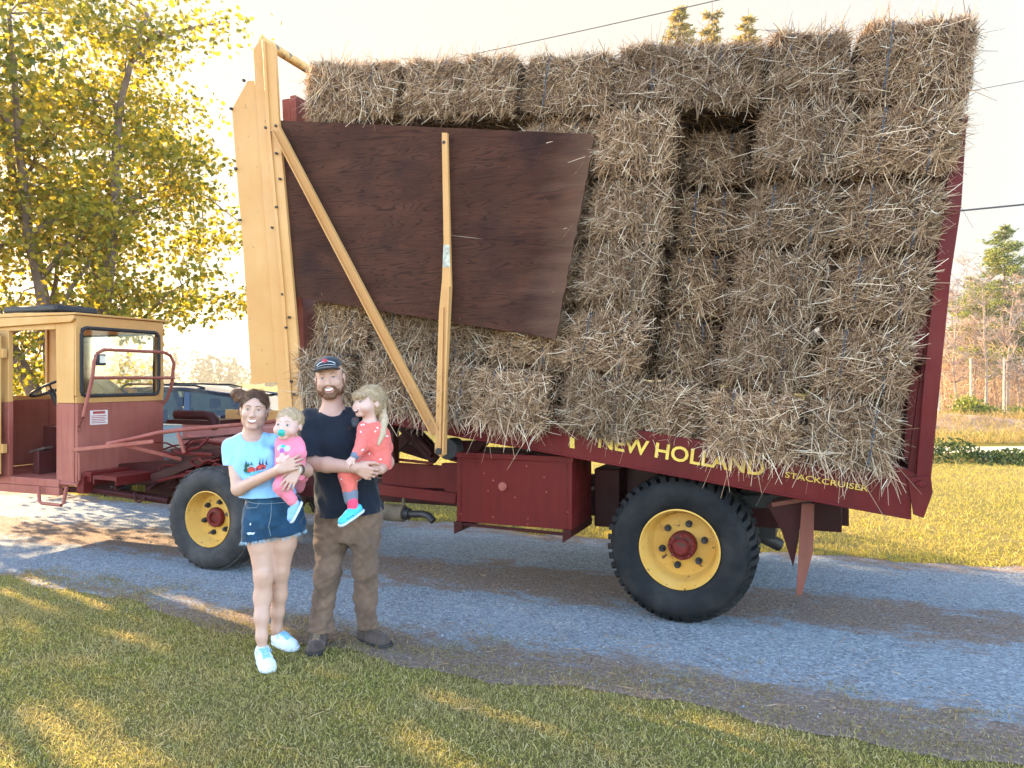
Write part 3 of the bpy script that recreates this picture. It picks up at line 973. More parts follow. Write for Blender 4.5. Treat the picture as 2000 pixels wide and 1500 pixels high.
# inside the cab: dash, column, wheel, seat, pedals
m = MB()
m.box((-6.9, .55, .715), (-6.0, CW-.045, 1.18)); m.prism([(-6.35, 1.0), (-5.98, 1.0), (-5.98, 1.40), (-6.12, 1.44), (-6.3, 1.30)], .40, .95)
m.box((-6.62, .98, 1.2), (-6.35, CW-.045, 1.5)); m.box((-6.58, .2, .715), (-6.5, .9, .95))
DASH = m.build('dashboard', paint('dark_red_interior', (.05, .012, .012), (.09, .02, .018)), CAB, .01)
for (u, z) in ((-6.42, 1.34), (-6.47, 1.12)):
    m = MB(); m.cyl((u, .99, z), (u, .96, z), .055, 18); m.cyl((u, .962, z), (u, .945, z), .03, 12); m.build('gauge', MAT['steel'], DASH)
m = MB()
sc_ = np.array(pt(97, 758, .45))
ax = Vector((-.35, -.15, .75)).normalized()
e1 = ax.cross(Vector((0, 1, 0))).normalized(); e2 = ax.cross(e1)
ring = [Vector(sc_) + (e1*math.cos(t)+e2*math.sin(t))*.19 for t in np.linspace(0, 2*math.pi, 37)]
m.tube(ring + [ring[1]], .014, 8)
for k in range(3):
    t = 2*math.pi*k/3+.4
    m.tube([Vector(sc_)-ax*.06, Vector(sc_)+(e1*math.cos(t)+e2*math.sin(t))*.19], .010, 6)
m.tube([Vector(sc_)-ax*.02, Vector(sc_)-ax*.5], .03, 10)
m.build('steering_wheel', MAT['rubber_black'], CAB)
for k in range(7):
    m = MB()
    a = np.array([rng.uniform(-6.6, -6.3), .93, rng.uniform(1.0, 1.2)]); b = a+np.array([rng.uniform(.1, .3), rng.uniform(-.15, .0), rng.uniform(-.25, .1)])
    mid = (a+b)/2+np.array([0, -.05, -.16])
    m.tube([a, a*.6+mid*.4-np.array([0,0,.03]), mid, b*.6+mid*.4-np.array([0,0,.02]), b], .008, 6)
    m.build('cable', MAT['rubber_black'], DASH)
m = MB(); m.beam(pt(66, 882, .3), pt(95, 874, .3), .10, .02); m.build('pedal', MAT['steel'], CAB)
# roll guard, work lamp, warning plate, step
m = MB()
ug = CU1+.13
gz0, gz1 = 1.30, 1.98
m.tube([(CU1+.02, .0, 1.20), (CU1+.06, .02, 1.33), (ug, .06, 1.70), (ug, .08, 1.86), (ug, .12, 1.94), (ug, .19, 1.975), (ug, .50, 1.975), (ug, .93, 1.972), (ug, 1.02, 1.94), (ug, 1.07, 1.86), (ug-.02, 1.06, 1.62), (ug-.08, 1.05, 1.47), (CU1, 1.05, 1.42)], .017, 10)
m.tube([(ug, .055, 1.70), (ug, 1.07, 1.70)], .016, 10)
m.build('guard_rail', MAT['red_faded'], CAB)
m = MB()
m.box((ug-.03, .10, 1.82), (ug+.02, .20, 1.93))
LAMP = m.build('work_lamp', MAT['rubber_black'], CAB, .008)
m = MB(); m.box((ug+.021, .125, 1.845), (ug+.026, .19, 1.915)); m.build('lens', simple('lamp_lens', (.7, .66, .55), .2, 0, .1), LAMP)
m = MB()
m.box((CU1+.0035, .14, 1.24), (CU1+.006, .34, 1.38))
PL = m.build('warning_plate', simple('white_plate', (.72, .66, .62), .5, 0, .08), CAB)
m = MB()
m.box((CU1+.0065, .17, 1.345), (CU1+.0075, .31, 1.372))
for k in range(5): m.box((CU1+.0065, .155, 1.255+k*.017), (CU1+.0075, .325-.02*(k % 2), 1.262+k*.017))
m.build('lettering', simple('red_print', (.42, .06, .05), .5, 0, .1), PL)
lt = bpy.data.curves.new('w', 'FONT')
m = MB()
m.tube([pt(75, 950, -.05), pt(77, 979, -.08), pt(82, 983, -.09), pt(120, 987, -.09), pt(124, 984, -.08), pt(130, 950, -.05)], .016, 10)
m.build('step', MAT['red_faded'], WAG)
m = MB()
m.box((CU0+.35, .25, 2.38), (-6.32, .75, 2.45))
for u in (CU0+.45, -6.5): m.box((u, .3, 2.335), (u+.05, .7, 2.381))
m.build('roof_bar', MAT['rubber_black'], CAB, .02)

# ---- between cab and front wheel: walkway, rails, hoses, engine cover
m = MB()
m.box((-5.66, .02, .70), (-5.55, 1.9, .80)); m.box((-5.50, .0, .74), (-5.20, 1.9, .775)); m.box((-5.50, .0, .69), (-5.485, 1.9, .74)); m.box((-5.215, .0, .69), (-5.2, 1.9, .74))
m.box((-5.69, -.02, .60), (-5.60, .1, .76))
m.build('walkway', MAT['red'], WAG, .004)
m = MB()
m.tube([pt(209, 867, .0), pt(260, 857, .05), pt(310, 845, .12), pt(350, 840, .2), pt(473, 829, .5), pt(620, 815, .9)], .020, 10)
m.tube([pt(348, 846, .15), pt(360, 885, .15)], .018, 10)
m.beam(pt(140, 879, -.02), pt(300, 862, .0), .012, .034)
m.beam(pt(238, 868, .0), pt(355, 897, .3), .025, .032)
m.tube([pt(155, 885, -.03), pt(155, 938, -.03), pt(151, 947, -.03), pt(118, 943, -.03)], .012, 8)
m.tube([pt(440, 865, .6), pt(365, 852, .5)], .018, 8)
m.build('hand_rail', MAT['red_faded'], WAG, .002)
m = MB()
m.tube([pt(127, 955, .05), pt(200, 960, .1), pt(330, 979, .2)], .03, 8)
m.tube([pt(190, 953, .4), pt(330, 975, .4)], .03, 8)
for x in (150, 225, 290): m.tube([pt(x, 955, .1), pt(x+35, 935, .4)], .022, 8)
m.beam(pt(160, 945, .2), pt(345, 930, .5), .05, .1); m.beam(pt(220, 920, .5), pt(440, 905, .5), .06, .14)
m.beam(pt(300, 935, .3), pt(440, 880, .3), .06, .08)
m.tube([pt(262, 960, .1), pt(265, 978, .1), pt(272, 981, .1), pt(285, 972, .1)], .012, 6)
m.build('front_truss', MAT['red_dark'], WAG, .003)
m = MB()
for k in range(22):
    w = rng.uniform(.15, .8)
    x0 = rng.uniform(300, 380); x1 = rng.uniform(400, 460); y0 = rng.uniform(872, 940); y1 = y0 + rng.uniform(-25, 12)
    P = [pt(x0 + (x1-x0)*t, y0+(y1-y0)*t + rng.normal()*5, w+rng.normal()*.02) for t in np.linspace(0, 1, 6)]
    m.tube(P, rng.uniform(.008, .015), 6)
for k in range(6):
    w = rng.uniform(.2, .5); x, y = rng.uniform(310, 350), rng.uniform(905, 935)
    m.tube([pt(x+50, y-8, w), pt(x+10, y-8, w), pt(x, y-3, w), pt(x+2, y+6, w), pt(x+20, y+9, w), pt(x+60, y+12, w)], .010, 6)
m.build('hydraulic_pipes', MAT['red'], WAG)
m = MB()
m.box((-5.25, .9, .78), (-4.55, 1.0, 1.02)); m.box((-4.9, .35, .88), (-4.4, 1.0, 1.02)); m.beam(pt(370, 857, .35), pt(455, 850, .35), .2, .02)
m.box((-5.6, .7, .45), (-4.7, 1.5, .74))
m.build('engine_block', MAT['red_dark'], WAG, .006)
m = MB()
m.box((-5.50, 1.10, .80), (-4.6, 2.0, 1.20)); m.box((-4.58, 1.12, .80), (-4.2, 2.0, 1.19))
EC = m.build('engine_cover', paint('pinkish_red_paint', (.36, .12, .10), (.42, .17, .14)), WAG, .01)
m = MB()
m.box((-5.70, 1.08, 1.20), (-5.05, 1.5, 1.245)); m.tube([(-5.6, 1.12, 1.30), (-5.2, 1.12, 1.30), (-5.1, 1.12, 1.285), (-5.06, 1.12, 1.24), (-5.05, 1.12, 1.15)], .05, 10)
m.build('intake_pipe', MAT['red_dark'], EC)
m = MB()
cc = pt(440, 800, 1.7); c2 = pt(548, 872, 1.7)
m.box((cc[0], 1.7, c2[2]-.15), (c2[0]+.3, 1.76, cc[2]))
for k in range(9):
    u = cc[0]+.05+k*.12; m.cyl((u, 1.70, cc[2]-.03), (u, 1.688, cc[2]-.03), .012, 6)
m.build('table_panel', MAT['yellow_cab'], WAG, .004)
# black slanting beams for an unclear dark shape beyond the cab
m = MB()
m.beam(pt(168, 722, 1.9), pt(228, 768, 1.9), .10, .12); m.beam(pt(160, 742, 2.0), pt(205, 770, 2.0), .06, .07)
m.beam(pt(228, 768, 1.9), pt(232, 830, 1.9), .1, .1); m.tube([pt(165, 735, 1.85), pt(222, 775, 1.85)], .025, 8)
m.beam((-5.6, 1.9, .75), (-5.4, 1.95, 1.3), .1, .1)
m.build('slanting_beams', simple('black_beam_paint', (.03, .04, .05), .45, .2, .3), WAG, .004)
# ------------------------------------------------------------------ hay bales
def straw_mat(name, stops):
    m, n, bs, out = nodes(name)
    g = n.nodes.new('ShaderNodeNewGeometry')
    c = ramp(n, g.outputs['Random Per Island'], stops)
    oi = n.nodes.new('ShaderNodeObjectInfo')
    c = mixc(n, 1.0, c, ramp(n, oi.outputs['Random'], [(0, (.74, .72, .70)), (1, (1.1, 1.06, 1.0))]), 'MULTIPLY')
    n.links.new(c, bs.inputs['Base Color'])
    bs.inputs['Roughness'].default_value = 0.6
    bs.inputs['Specular IOR Level'].default_value = 0.3
    tl = n.nodes.new('ShaderNodeBsdfTranslucent'); n.links.new(c, tl.inputs['Color'])
    mx = n.nodes.new('ShaderNodeMixShader'); mx.inputs[0].default_value = 0.25
    n.links.new(bs.outputs[0], mx.inputs[1]); n.links.new(tl.outputs[0], mx.inputs[2])
    n.links.new(mx.outputs[0], out.inputs[0])
    return m
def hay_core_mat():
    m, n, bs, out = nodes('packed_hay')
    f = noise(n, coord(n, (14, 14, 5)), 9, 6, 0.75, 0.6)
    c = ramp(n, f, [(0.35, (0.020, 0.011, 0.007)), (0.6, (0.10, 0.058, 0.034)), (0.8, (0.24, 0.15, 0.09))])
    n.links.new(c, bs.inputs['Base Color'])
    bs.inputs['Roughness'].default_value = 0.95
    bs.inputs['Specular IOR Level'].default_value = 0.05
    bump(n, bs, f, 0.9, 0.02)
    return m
MAT['straw'] = straw_mat('straw', [(0.0, (0.050, 0.025, 0.013)), (0.3, (0.19, 0.102, 0.054)), (0.65, (0.37, 0.220, 0.120)), (1.0, (0.56, 0.375, 0.22))])
MAT['stalk'] = straw_mat('bright_stalk', [(0.0, (0.30, 0.175, 0.10)), (0.35, (0.55, 0.365, 0.225)), (0.7, (0.78, 0.58, 0.40)), (1.0, (0.92, 0.79, 0.61))])
MAT['hay'] = hay_core_mat()
MAT['twine'] = simple('blue_grey_twine', (0.045, 0.065, 0.10), 0.7, 0, 0.2, 20)

def vnoise(P, seed, scales=((2.2, 1.0), (5.1, .5), (11.0, .28))):
    r = np.random.default_rng(seed)
    out = np.zeros(len(P))
    for s, a in scales:
        for k in range(4):
            d = r.normal(size=3); d /= np.linalg.norm(d)
            out += a*np.sin(P @ d*s*2.6 + r.uniform(0, 6.28))*.5
    return out

def ribbons(P0, Dr, Nr, L, Wd, curl, nseg=3, seed=0, droop=0.0):
    """curved straw ribbons; returns verts and quads"""
    r = np.random.default_rng(seed)
    n = len(P0)
    Dr = Dr/np.linalg.norm(Dr, axis=1, keepdims=True)
    side = np.cross(Dr, Nr); side /= np.linalg.norm(side, axis=1, keepdims=True)+1e-9
    tw = r.normal(size=n)*.9
    side = side*np.cos(tw)[:,None] + Nr*np.sin(tw)[:,None]
    bend = r.normal(size=(n, 3))*curl[:,None]
    V = np.zeros((n, (nseg+1)*2, 3))
    for i in range(nseg+1):
        t = i/nseg
        c = P0 + Dr*(L*t)[:,None] + bend*(L*t*t)[:,None]
        if droop: c = c + np.array([0, 0, -1.0])*(droop*L*t*t)[:,None]
        wv = (Wd*(1-.45*abs(2*t-1)))[:,None]*side*.5
        V[:, i*2] = c-wv; V[:, i*2+1] = c+wv
    base = (np.arange(n)*(nseg+1)*2)[:,None]
    Q = []
    for i in range(nseg):
        o = i*2
        Q.append(base + np.array([[o, o+1, o+3, o+2]]))
    return V.reshape(-1, 3), np.concatenate(Q)

def bale_mesh(name, L, Dp, Hh, seed, top=False, hang=False, cut=False):
    """L along the row, Dp deep (across the bed), Hh high; base centre at the origin"""
    r = np.random.default_rng(seed)
    V = []; Q = []; o = 0
    half = np.array([L/2, Dp/2, Hh/2])
    def surf(P):
        # P on the box surface (centred); round the edges, bulge the faces, press in under the strings
        q = P/half
        rad = .105
        inner = np.clip(P, -(half-rad), half-rad)
        d = P-inner
        ln = np.linalg.norm(d, axis=1, keepdims=True)+1e-9
        S = inner + d/ln*np.minimum(ln, rad)
        nrm = d/ln
        bulge = .020*(1-q[:,0]**2)*(1-q[:,2]**2)*(np.abs(q[:,1]) > .8)
        S[:,1] += np.sign(q[:,1])*bulge
        nz = vnoise(S*1.7, seed+5)*.016
        press = np.zeros(len(S))
        for xs_ in (-.22*L, .22*L):
            press -= .016*np.exp(-((S[:,0]-xs_)/.022)**2)
        S = S + nrm*(nz+press)[:,None]
        return S, nrm
    for axis in range(3):
        for sg in (-1, 1):
            a, b = [i for i in range(3) if i != axis]
            na, nb = max(6, int(2*half[a]/.03)), max(6, int(2*half[b]/.03))
            A, B = np.meshgrid(np.linspace(-1, 1, na), np.linspace(-1, 1, nb), indexing='ij')
            P = np.zeros((na*nb, 3)); P[:,axis] = sg*half[axis]; P[:,a] = A.ravel()*half[a]; P[:,b] = B.ravel()*half[b]
            S, _ = surf(P)
            idx = np.arange(na*nb).reshape(na, nb)+o
            q = np.stack([idx[:-1,:-1].ravel(), idx[1:,:-1].ravel(), idx[1:,1:].ravel(), idx[:-1,1:].ravel()], 1)
            if (sg < 0) != (axis == 1): q = q[:, ::-1]
            V.append(S); Q.append(q); o += na*nb
    core_n = sum(len(q) for q in Q)
    MI = []
    def strands(n, axis, sg, lmin, lmax, out_, ang_bias, lim=None, droop=0, wd=(.0026, .0056), mi=1, over=.05):
        nonlocal o
        a, b = [i for i in range(3) if i != axis]
        P = np.zeros((n, 3)); P[:,axis] = sg*half[axis]
        P[:,a] = r.uniform(-1, 1, n)*half[a]; P[:,b] = r.uniform(-1, 1, n)*half[b]
        if lim is not None: P[:,1] = r.uniform(-half[1], lim, n)
        S, nr = surf(P)
        fn = np.zeros((n, 3)); fn[:,axis] = sg
        # flakes: neighbouring straws run roughly alike, direction swirls from patch to patch
        base = vnoise(S*np.array([1.6, 1, .8]), seed+9)*1.05 + ang_bias
        ang = base + r.normal(size=n)*.75
        flip = r.random(n) < .2
        ang[flip] = r.uniform(0, math.pi, flip.sum())
        t1 = np.zeros((n, 3)); t1[:,a] = 1; t2 = np.zeros((n, 3)); t2[:,b] = 1
        D = t1*np.cos(ang)[:,None] + t2*np.sin(ang)[:,None]
        sgn = np.where(r.random(n) < .5, -1, 1)[:,None]
        D = D*sgn + nr*(r.normal(size=n)*out_ + out_*.5)[:,None]
        Ln = r.uniform(lmin, lmax, n)*np.where(r.random(n) < .25, 1.5, 1)
        W = r.uniform(*wd, n)
        S = S + nr*r.uniform(-.004, .016, n)[:,None] - D*(Ln*.5)[:,None]*(r.random(n) < .7)[:,None]*.8
        # keep straws from reaching far past this bale
        de = np.minimum(half[a]-np.abs(P[:,a]), half[b]-np.abs(P[:,b])); Ln = np.minimum(Ln, 2.1*de+over)
        v, q = ribbons(S, D, nr, Ln, W, np.abs(r.normal(size=n))*.22+.03, 3, seed+axis*7+sg, droop)
        V.append(v); Q.append(q+o); o += len(v); MI.append(np.full(len(q), mi))
    dens = 1750 if cut else 2050
    area = L*Hh
    strands(int(area*dens*4.2), 1, -1, .03, .11, .05 if not cut else .2, 1.5 if not cut else .6)
    strands(int(area*(3100 if not cut else 1300)), 1, -1, .045, .15, .035 if not cut else .15, 1.45, None, 0, (.0028, .0062), 2, .08)
    strands(int(area*(160 if not cut else 60)), 1, -1, .10, .24, .09, 1.45, None, 0, (.0032, .0062), 2, .10)
    strands(int(.38*Hh*dens*1.2), 0, 1, .035, .10, .04, 1.3, 0.1)
    strands(int(.38*Hh*dens*1.2), 0, -1, .035, .10, .04, 1.3, 0.1)
    strands(int(.38*Hh*500), 0, 1, .05, .12, .05, 1.3, 0.1, 0, (.003, .006), 2)
    strands(int(.5*L*dens*(1.0 if top else .5)), 2, 1, .05, .16, .14 if top else .08, 1.0, None if top else -.1)
    strands(int(.25*L*dens), 2, -1, .05, .14, .08, 1.0, -.2)
    # stray straws sticking out
    strands(int(area*28), 1, -1, .06, .15, .30, 1.4, None, 0, (.003, .0055), 2, .1)
    if top:
        strands(int(L*Dp*45), 2, 1, .05, .17, .45, 1.0, None, 0, (.003, .0055), 2, .1)
    if hang:
        strands(int(L*260), 1, -1, .08, .22, .2, 1.5, None, .9, (.003, .006), 2, .12)
        n = int(L*190)
        P = np.zeros((n, 3)); P[:,0] = r.uniform(-half[0], half[0], n); P[:,1] = -half[1]+r.uniform(-.03, .04, n); P[:,2] = -half[2]+r.uniform(-.02, .07, n)
        D = np.stack([r.normal(size=n)*.55, -np.abs(r.normal(size=n))*.35, -np.ones(n)*.8], 1)
        Nr = np.tile([0, -1.0, 0], (n, 1))
        Ln = r.uniform(.03, .11, n)*np.where(r.random(n) < .04, 1.9, 1)
        v, q = ribbons(P, D, Nr, Ln, r.uniform(.0028, .0058, n), np.abs(r.normal(size=n))*.25+.05, 3, seed+77, .25)
        V.append(v); Q.append(q+o); o += len(v); MI.append(np.full(len(q), 2))
    Vv = np.concatenate(V); Vv[:,2] += Hh/2
    Qq = np.concatenate(Q)
    me = np_mesh(name, Vv, Qq)
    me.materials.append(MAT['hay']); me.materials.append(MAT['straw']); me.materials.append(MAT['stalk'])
    mi = np.zeros(len(Qq), dtype=np.int32); mi[core_n:] = np.concatenate(MI)
    me.polygons.foreach_set('material_index', mi)
    sm = np.zeros(len(Qq), dtype=bool); sm[:core_n] = True
    me.polygons.foreach_set('use_smooth', sm)
    return me

def twine_mesh(name, x, Dp, Hh, seed):
    r = np.random.default_rng(seed)
    P = []
    y0, y1, z0, z1 = -Dp/2-.006, Dp/2, .012, Hh-.012
    for t in np.linspace(0, 1, 9): P.append((x+r.normal()*.004, y0-.004*math.sin(math.pi*t), z0+.05+(z1-z0-.1)*t))
    P += [(x, y0+.035, z1-.01), (x, y0+.09, z1+.006), (x, 0, z1+.006), (x, y1, z1-.03), (x, y1, z0+.03), (x, 0, z0), (x, y0+.09, z0), (x, y0+.03, z0+.015)]
    P.append(P[0])
    m = MB(); m.tube(P, .0042, 5)
    me = bpy.data.meshes.new(name); me.from_pydata(m.v, [], m.f)
    me.materials.append(MAT['twine'])
    return me

B0 = np.array([1.40, 1.085]); ES = np.array([.9955, -.092]); EH = np.array([.155, .985])
DEP = 1.12
MESHES = {}
TW = {}
def get_mesh(kind, L, v):
    key = (kind, round(L, 1), v)
    if key not in MESHES:
        MESHES[key] = bale_mesh('hay_bale', key[1], DEP, .47, 100+len(MESHES)*13, top=(kind == 'top'), hang=(kind == 'hang'), cut=(kind == 'cut'))
        TW[key] = [twine_mesh('twine', xx*key[1], DEP, .47, 300+len(MESHES)*3+i) for i, xx in enumerate((-.22, .22))]
    return MESHES[key], TW[key], key[1]

def bale(s0, s1, h0, h1, kind, v, wface, label, jit=(0, 0, 0)):
    me, tw, L0 = get_mesh(kind, s1-s0, v)
    o = bpy.data.objects.new('hay_bale', me); COL.objects.link(o)
    sc_, hc = (s0+s1)/2, h0
    p = B0 + ES*sc_ + EH*hc
    lm = Matrix.Translation((p[0], wface+DEP/2, p[1])) @ Matrix.Rotation(RAD(6.6+jit[0]), 4, 'Y') @ Matrix.Rotation(RAD(jit[1]), 4, 'Z') @ Matrix.Diagonal(((s1-s0)/L0*1.0, 1, (h1-h0)/.47*1.0, 1))
    wm = Matrix.Translation(WAG.location) @ Matrix.Rotation(TANG, 4, 'Z') @ lm
    o.matrix_world = wm
    tag(o, label, 'hay bale', 'hay bales stacked on the wagon')
    for t in tw: link('twine', t, None, o)
    return o

rowname = ['bottom layer', 'second layer from the bottom', 'third layer from the bottom', 'third layer from the top', 'second layer from the top', 'top layer']
hb = [0, .45, .92, 1.38, 1.83, 2.30, 2.77]
colb = [0.0, -.63, -1.23, -1.69, -2.30, -2.92, -3.28, -3.95, -4.78]
topb = [-.02, -.70, -1.23, -2.22, -2.93, -3.41, -3.92, -4.82]
ordn = ['rearmost, at the red rack', 'second from the rear', 'third from the rear', 'fourth from the rear', 'fifth from the rear', 'sixth from the rear', 'seventh from the rear', 'eighth from the rear', 'frontmost']
rb = np.random.default_rng(21)
for i in range(6):
    cols = topb if i == 5 else colb
    for j in range(len(cols)-1):
        s1, s0 = cols[j], cols[j+1]
        if i < 5 and j == len(cols)-2: s0 = -4.48-.04*i
        if i in (2, 3, 4) and s0 < -2.95: continue              # behind the side board
        if i == 5: kind = 'top'
        elif i == 0 and j not in (2, 3): kind = 'hang'
        else: kind = 'side'
        wf = -.10 + rb.normal()*.028 + (.01 if i else -.05)
        h0, h1 = hb[i], hb[i+1]
        if i < 5 and j == 2: kind, wf = ('cut' if i else 'side'), (.13 if i else -.02)
        if i in (1, 2, 3, 4) and j >= 4: wf = .0
        if i == 4 and j == 2: h1 -= .07
        if i == 5: wf -= .01; h1 += rb.normal()*.02 + (.05 if j in (0, 1) else 0)
        if i == 5 and j >= 3: h1 += .02
        if i < 4 and j == 0: s1 -= (.07, .06, .04, .02)[i]
        g = .008+.008*rb.random()
        frame_ = {(0, 7): ' behind the diagonal yellow brace', }
        where = 'frontmost, at the yellow post' if j == len(cols)-2 else ordn[j]
        extra = ''
        if i < 5 and j == 2: extra = 'set back '
        lab = f'{extra}hay bale in the {rowname[i]}, {where}'
        bale(s0+g, s1-g, h0+.010, h1-.012, kind, int(rb.integers(0, 2)), wf, lab, (rb.normal()*1.1, rb.normal()*1.4))

for i in range(6):
    cols = topb if i == 5 else colb
    bale(cols[1]+.01, cols[0]-.01, hb[i]+.01, hb[i+1]-.012, 'top' if i == 5 else 'side', int(rb.integers(0, 2)), 1.08+.02*rb.normal(),
         f'far side hay bale at the red rack, {rowname[i]}', (rb.normal()*.6, rb.normal()*.8))
# ------------------------------------------------------------------ people: one continuous skin surface each, grown from a distance field
class Field:
    def __init__(s, lo, hi, h):
        s.lo = np.array(lo, float); s.h = h
        s.n = np.ceil((np.array(hi)-s.lo)/h).astype(int)+1
        s.D = np.full(s.n, 0.5, dtype=np.float32)
        s.ax = [s.lo[i]+h*np.arange(s.n[i]) for i in range(3)]
    def win(s, lo, hi, pad):
        a = np.clip(np.floor((np.array(lo)-pad-s.lo)/s.h).astype(int), 0, s.n)
        b = np.clip(np.ceil((np.array(hi)+pad-s.lo)/s.h).astype(int)+1, 0, s.n)
        sl = tuple(slice(a[i], b[i]) for i in range(3))
        X = s.ax[0][sl[0]][:,None,None].astype(np.float32); Y = s.ax[1][sl[1]][None,:,None].astype(np.float32); Z = s.ax[2][sl[2]][None,None,:].astype(np.float32)
        return sl, X, Y, Z
    def join(s, sl, d, k, sub=False):
        A = s.D[sl]
        if A.size == 0: return
        if sub:
            if k <= 0: s.D[sl] = np.maximum(A, -d); return
            h = np.clip(.5-.5*(A+d)/k, 0, 1)
            s.D[sl] = A*(1-h) + (-d)*h + k*h*(1-h)
        else:
            if k <= 0: s.D[sl] = np.minimum(A, d); return
            h = np.clip(.5+.5*(A-d)/k, 0, 1)
            s.D[sl] = A*(1-h) + d*h - k*h*(1-h)
    def cap(s, a, b, ra, rb=None, k=.02, sub=False):
        rb = ra if rb is None else rb
        a = np.array(a, float); b = np.array(b, float); R = max(ra, rb)
        sl, X, Y, Z = s.win(np.minimum(a, b)-R, np.maximum(a, b)+R, k+.012)
        ba = b-a; L = float(ba @ ba)+1e-9
        t = np.clip(((X-a[0])*ba[0]+(Y-a[1])*ba[1]+(Z-a[2])*ba[2])/L, 0, 1)
        d = np.sqrt((X-a[0]-t*ba[0])**2+(Y-a[1]-t*ba[1])**2+(Z-a[2]-t*ba[2])**2)-(ra+(rb-ra)*t)
        s.join(sl, d, k, sub)
    def chain(s, pts, rs, k=.02):
        for i in range(len(pts)-1): s.cap(pts[i], pts[i+1], rs[i], rs[i+1], k)
    def ell(s, c, r, k=.02, R=None, sub=False):
        c = np.array(c, float); r = np.array(r, float); m = r.max()
        sl, X, Y, Z = s.win(c-m, c+m, k+.012)
        x, y, z = X-c[0], Y-c[1], Z-c[2]
        if R is not None:
            x, y, z = (R[0,0]*x+R[1,0]*y+R[2,0]*z), (R[0,1]*x+R[1,1]*y+R[2,1]*z), (R[0,2]*x+R[1,2]*y+R[2,2]*z)
        k0 = np.sqrt((x/r[0])**2+(y/r[1])**2+(z/r[2])**2); k1 = np.sqrt((x/r[0]**2)**2+(y/r[1]**2)**2+(z/r[2]**2)**2)+1e-9
        s.join(sl, k0*(k0-1)/k1, k, sub)
    def torso(s, secs, k=.03):
        """secs: (z, cx, cy, rx, ry) rising"""
        S = np.array(secs, float)
        lo = [(S[:,1]-S[:,3]).min(), (S[:,2]-S[:,4]).min(), S[0,0]]; hi = [(S[:,1]+S[:,3]).max(), (S[:,2]+S[:,4]).max(), S[-1,0]]
        sl, X, Y, Z = s.win(lo, hi, k+.012)
        z = Z.ravel()
        f = lambda c: np.interp(z, S[:,0], S[:,c]).astype(np.float32)[None,None,:]
        rx, ry = f(3), f(4)
        q = np.sqrt(((X-f(1))/rx)**2+((Y-f(2))/ry)**2)
        d = (q-1)*np.minimum(rx, ry)
        d = np.maximum(d, np.maximum(S[0,0]-Z, Z-S[-1,0]))
        s.join(sl, d, k)
    def cut(s, p, n):
        """keep the side the normal points away from"""
        n = np.array(n, float); n /= np.linalg.norm(n)
        d = ((s.ax[0]-p[0])*n[0])[:,None,None]+((s.ax[1]-p[1])*n[1])[None,:,None]+((s.ax[2]-p[2])*n[2])[None,None,:]
        s.D = np.maximum(s.D, d.astype(np.float32))
    def cutwin(s, lo, hi, p, n):
        n = np.array(n, float); n /= np.linalg.norm(n)
        sl, X, Y, Z = s.win(lo, hi, 0)
        d = (X-p[0])*n[0]+(Y-p[1])*n[1]+(Z-p[2])*n[2]
        s.D[sl] = np.maximum(s.D[sl], d)
    def ripple(s, amp, f, seed=0, zlo=None, zhi=None):
        """soft folds: sums of waves with wandering direction; f = (fx, fy, fz) waves per metre"""
        r = np.random.default_rng(seed)
        sl, X, Y, Z = s.win(s.lo, s.lo+s.h*s.n, 0)
        N = 0
        for k in range(6):
            d = r.normal(size=3)*np.array(f)*6.28
            e = r.normal(size=3)*np.array(f)*2.2
            ph = 1.3*np.sin(X*e[0]+Y*e[1]+Z*e[2]+r.uniform(0, 6.28))
            N = N+np.sin(X*d[0]+Y*d[1]+Z*d[2]+ph+r.uniform(0, 6.28))
        N = N*amp/3
        if zlo is not None: N = N*np.clip((zhi-Z)/(zhi-zlo), 0, 1)
        s.D = s.D+N.astype(np.float32)
    def mesh(s):
        D = s.D
        D[0] = D[-1] = .1; D[:,0] = D[:,-1] = .1; D[:,:,0] = D[:,:,-1] = .1
        S = D < 0
        n = s.n-1
        cnt = np.zeros(n, dtype=np.int8)
        cs = [(i, j, k) for i in (0,1) for j in (0,1) for k in (0,1)]
        for c in cs: cnt += S[c[0]:c[0]+n[0], c[1]:c[1]+n[1], c[2]:c[2]+n[2]]
        act = (cnt > 0) & (cnt < 8)
        idx = np.full(n, -1, dtype=np.int64)
        C = np.argwhere(act); m = len(C)
        idx[act] = np.arange(m)
        pos = np.zeros((m, 3)); num = np.zeros(m)
        for a in range(3):
            for u in (0,1):
                for v in (0,1):
                    c0 = np.insert(np.array([u, v]), a, 0); c1 = c0.copy(); c1[a] = 1
                    p0 = C+c0; p1 = C+c1
                    v0 = D[p0[:,0], p0[:,1], p0[:,2]]; v1 = D[p1[:,0], p1[:,1], p1[:,2]]
                    mk = (v0 < 0) != (v1 < 0)
                    t = v0[mk]/(v0[mk]-v1[mk])
                    pos[mk] += c0+np.outer(t, c1-c0); num[mk] += 1
        V = s.lo+(C+pos/num[:,None])*s.h
        Q = []
        for a in range(3):
            b, c = (a+1) % 3, (a+2) % 3
            A0 = [slice(None)]*3; A1 = [slice(None)]*3
            A0[a] = slice(0, -1); A1[a] = slice(1, None)
            for q in (b, c): A0[q] = slice(1, -1); A1[q] = slice(1, -1)
            s0 = S[tuple(A0)]; s1 = S[tuple(A1)]
            E = np.argwhere(s0 != s1)
            if not len(E): continue
            ins = s0[E[:,0], E[:,1], E[:,2]]
            off = np.zeros(3, int); off[b] = 1; off[c] = 1
            P = E+off
            def at(db, dc):
                R = P.copy(); R[:,b] -= db; R[:,c] -= dc
                return idx[R[:,0], R[:,1], R[:,2]]
            q = np.stack([at(1,1), at(0,1), at(0,0), at(1,0)], 1)
            q[~ins] = q[~ins][:, ::-1]
            Q.append(q)
        return V, np.concatenate(Q)

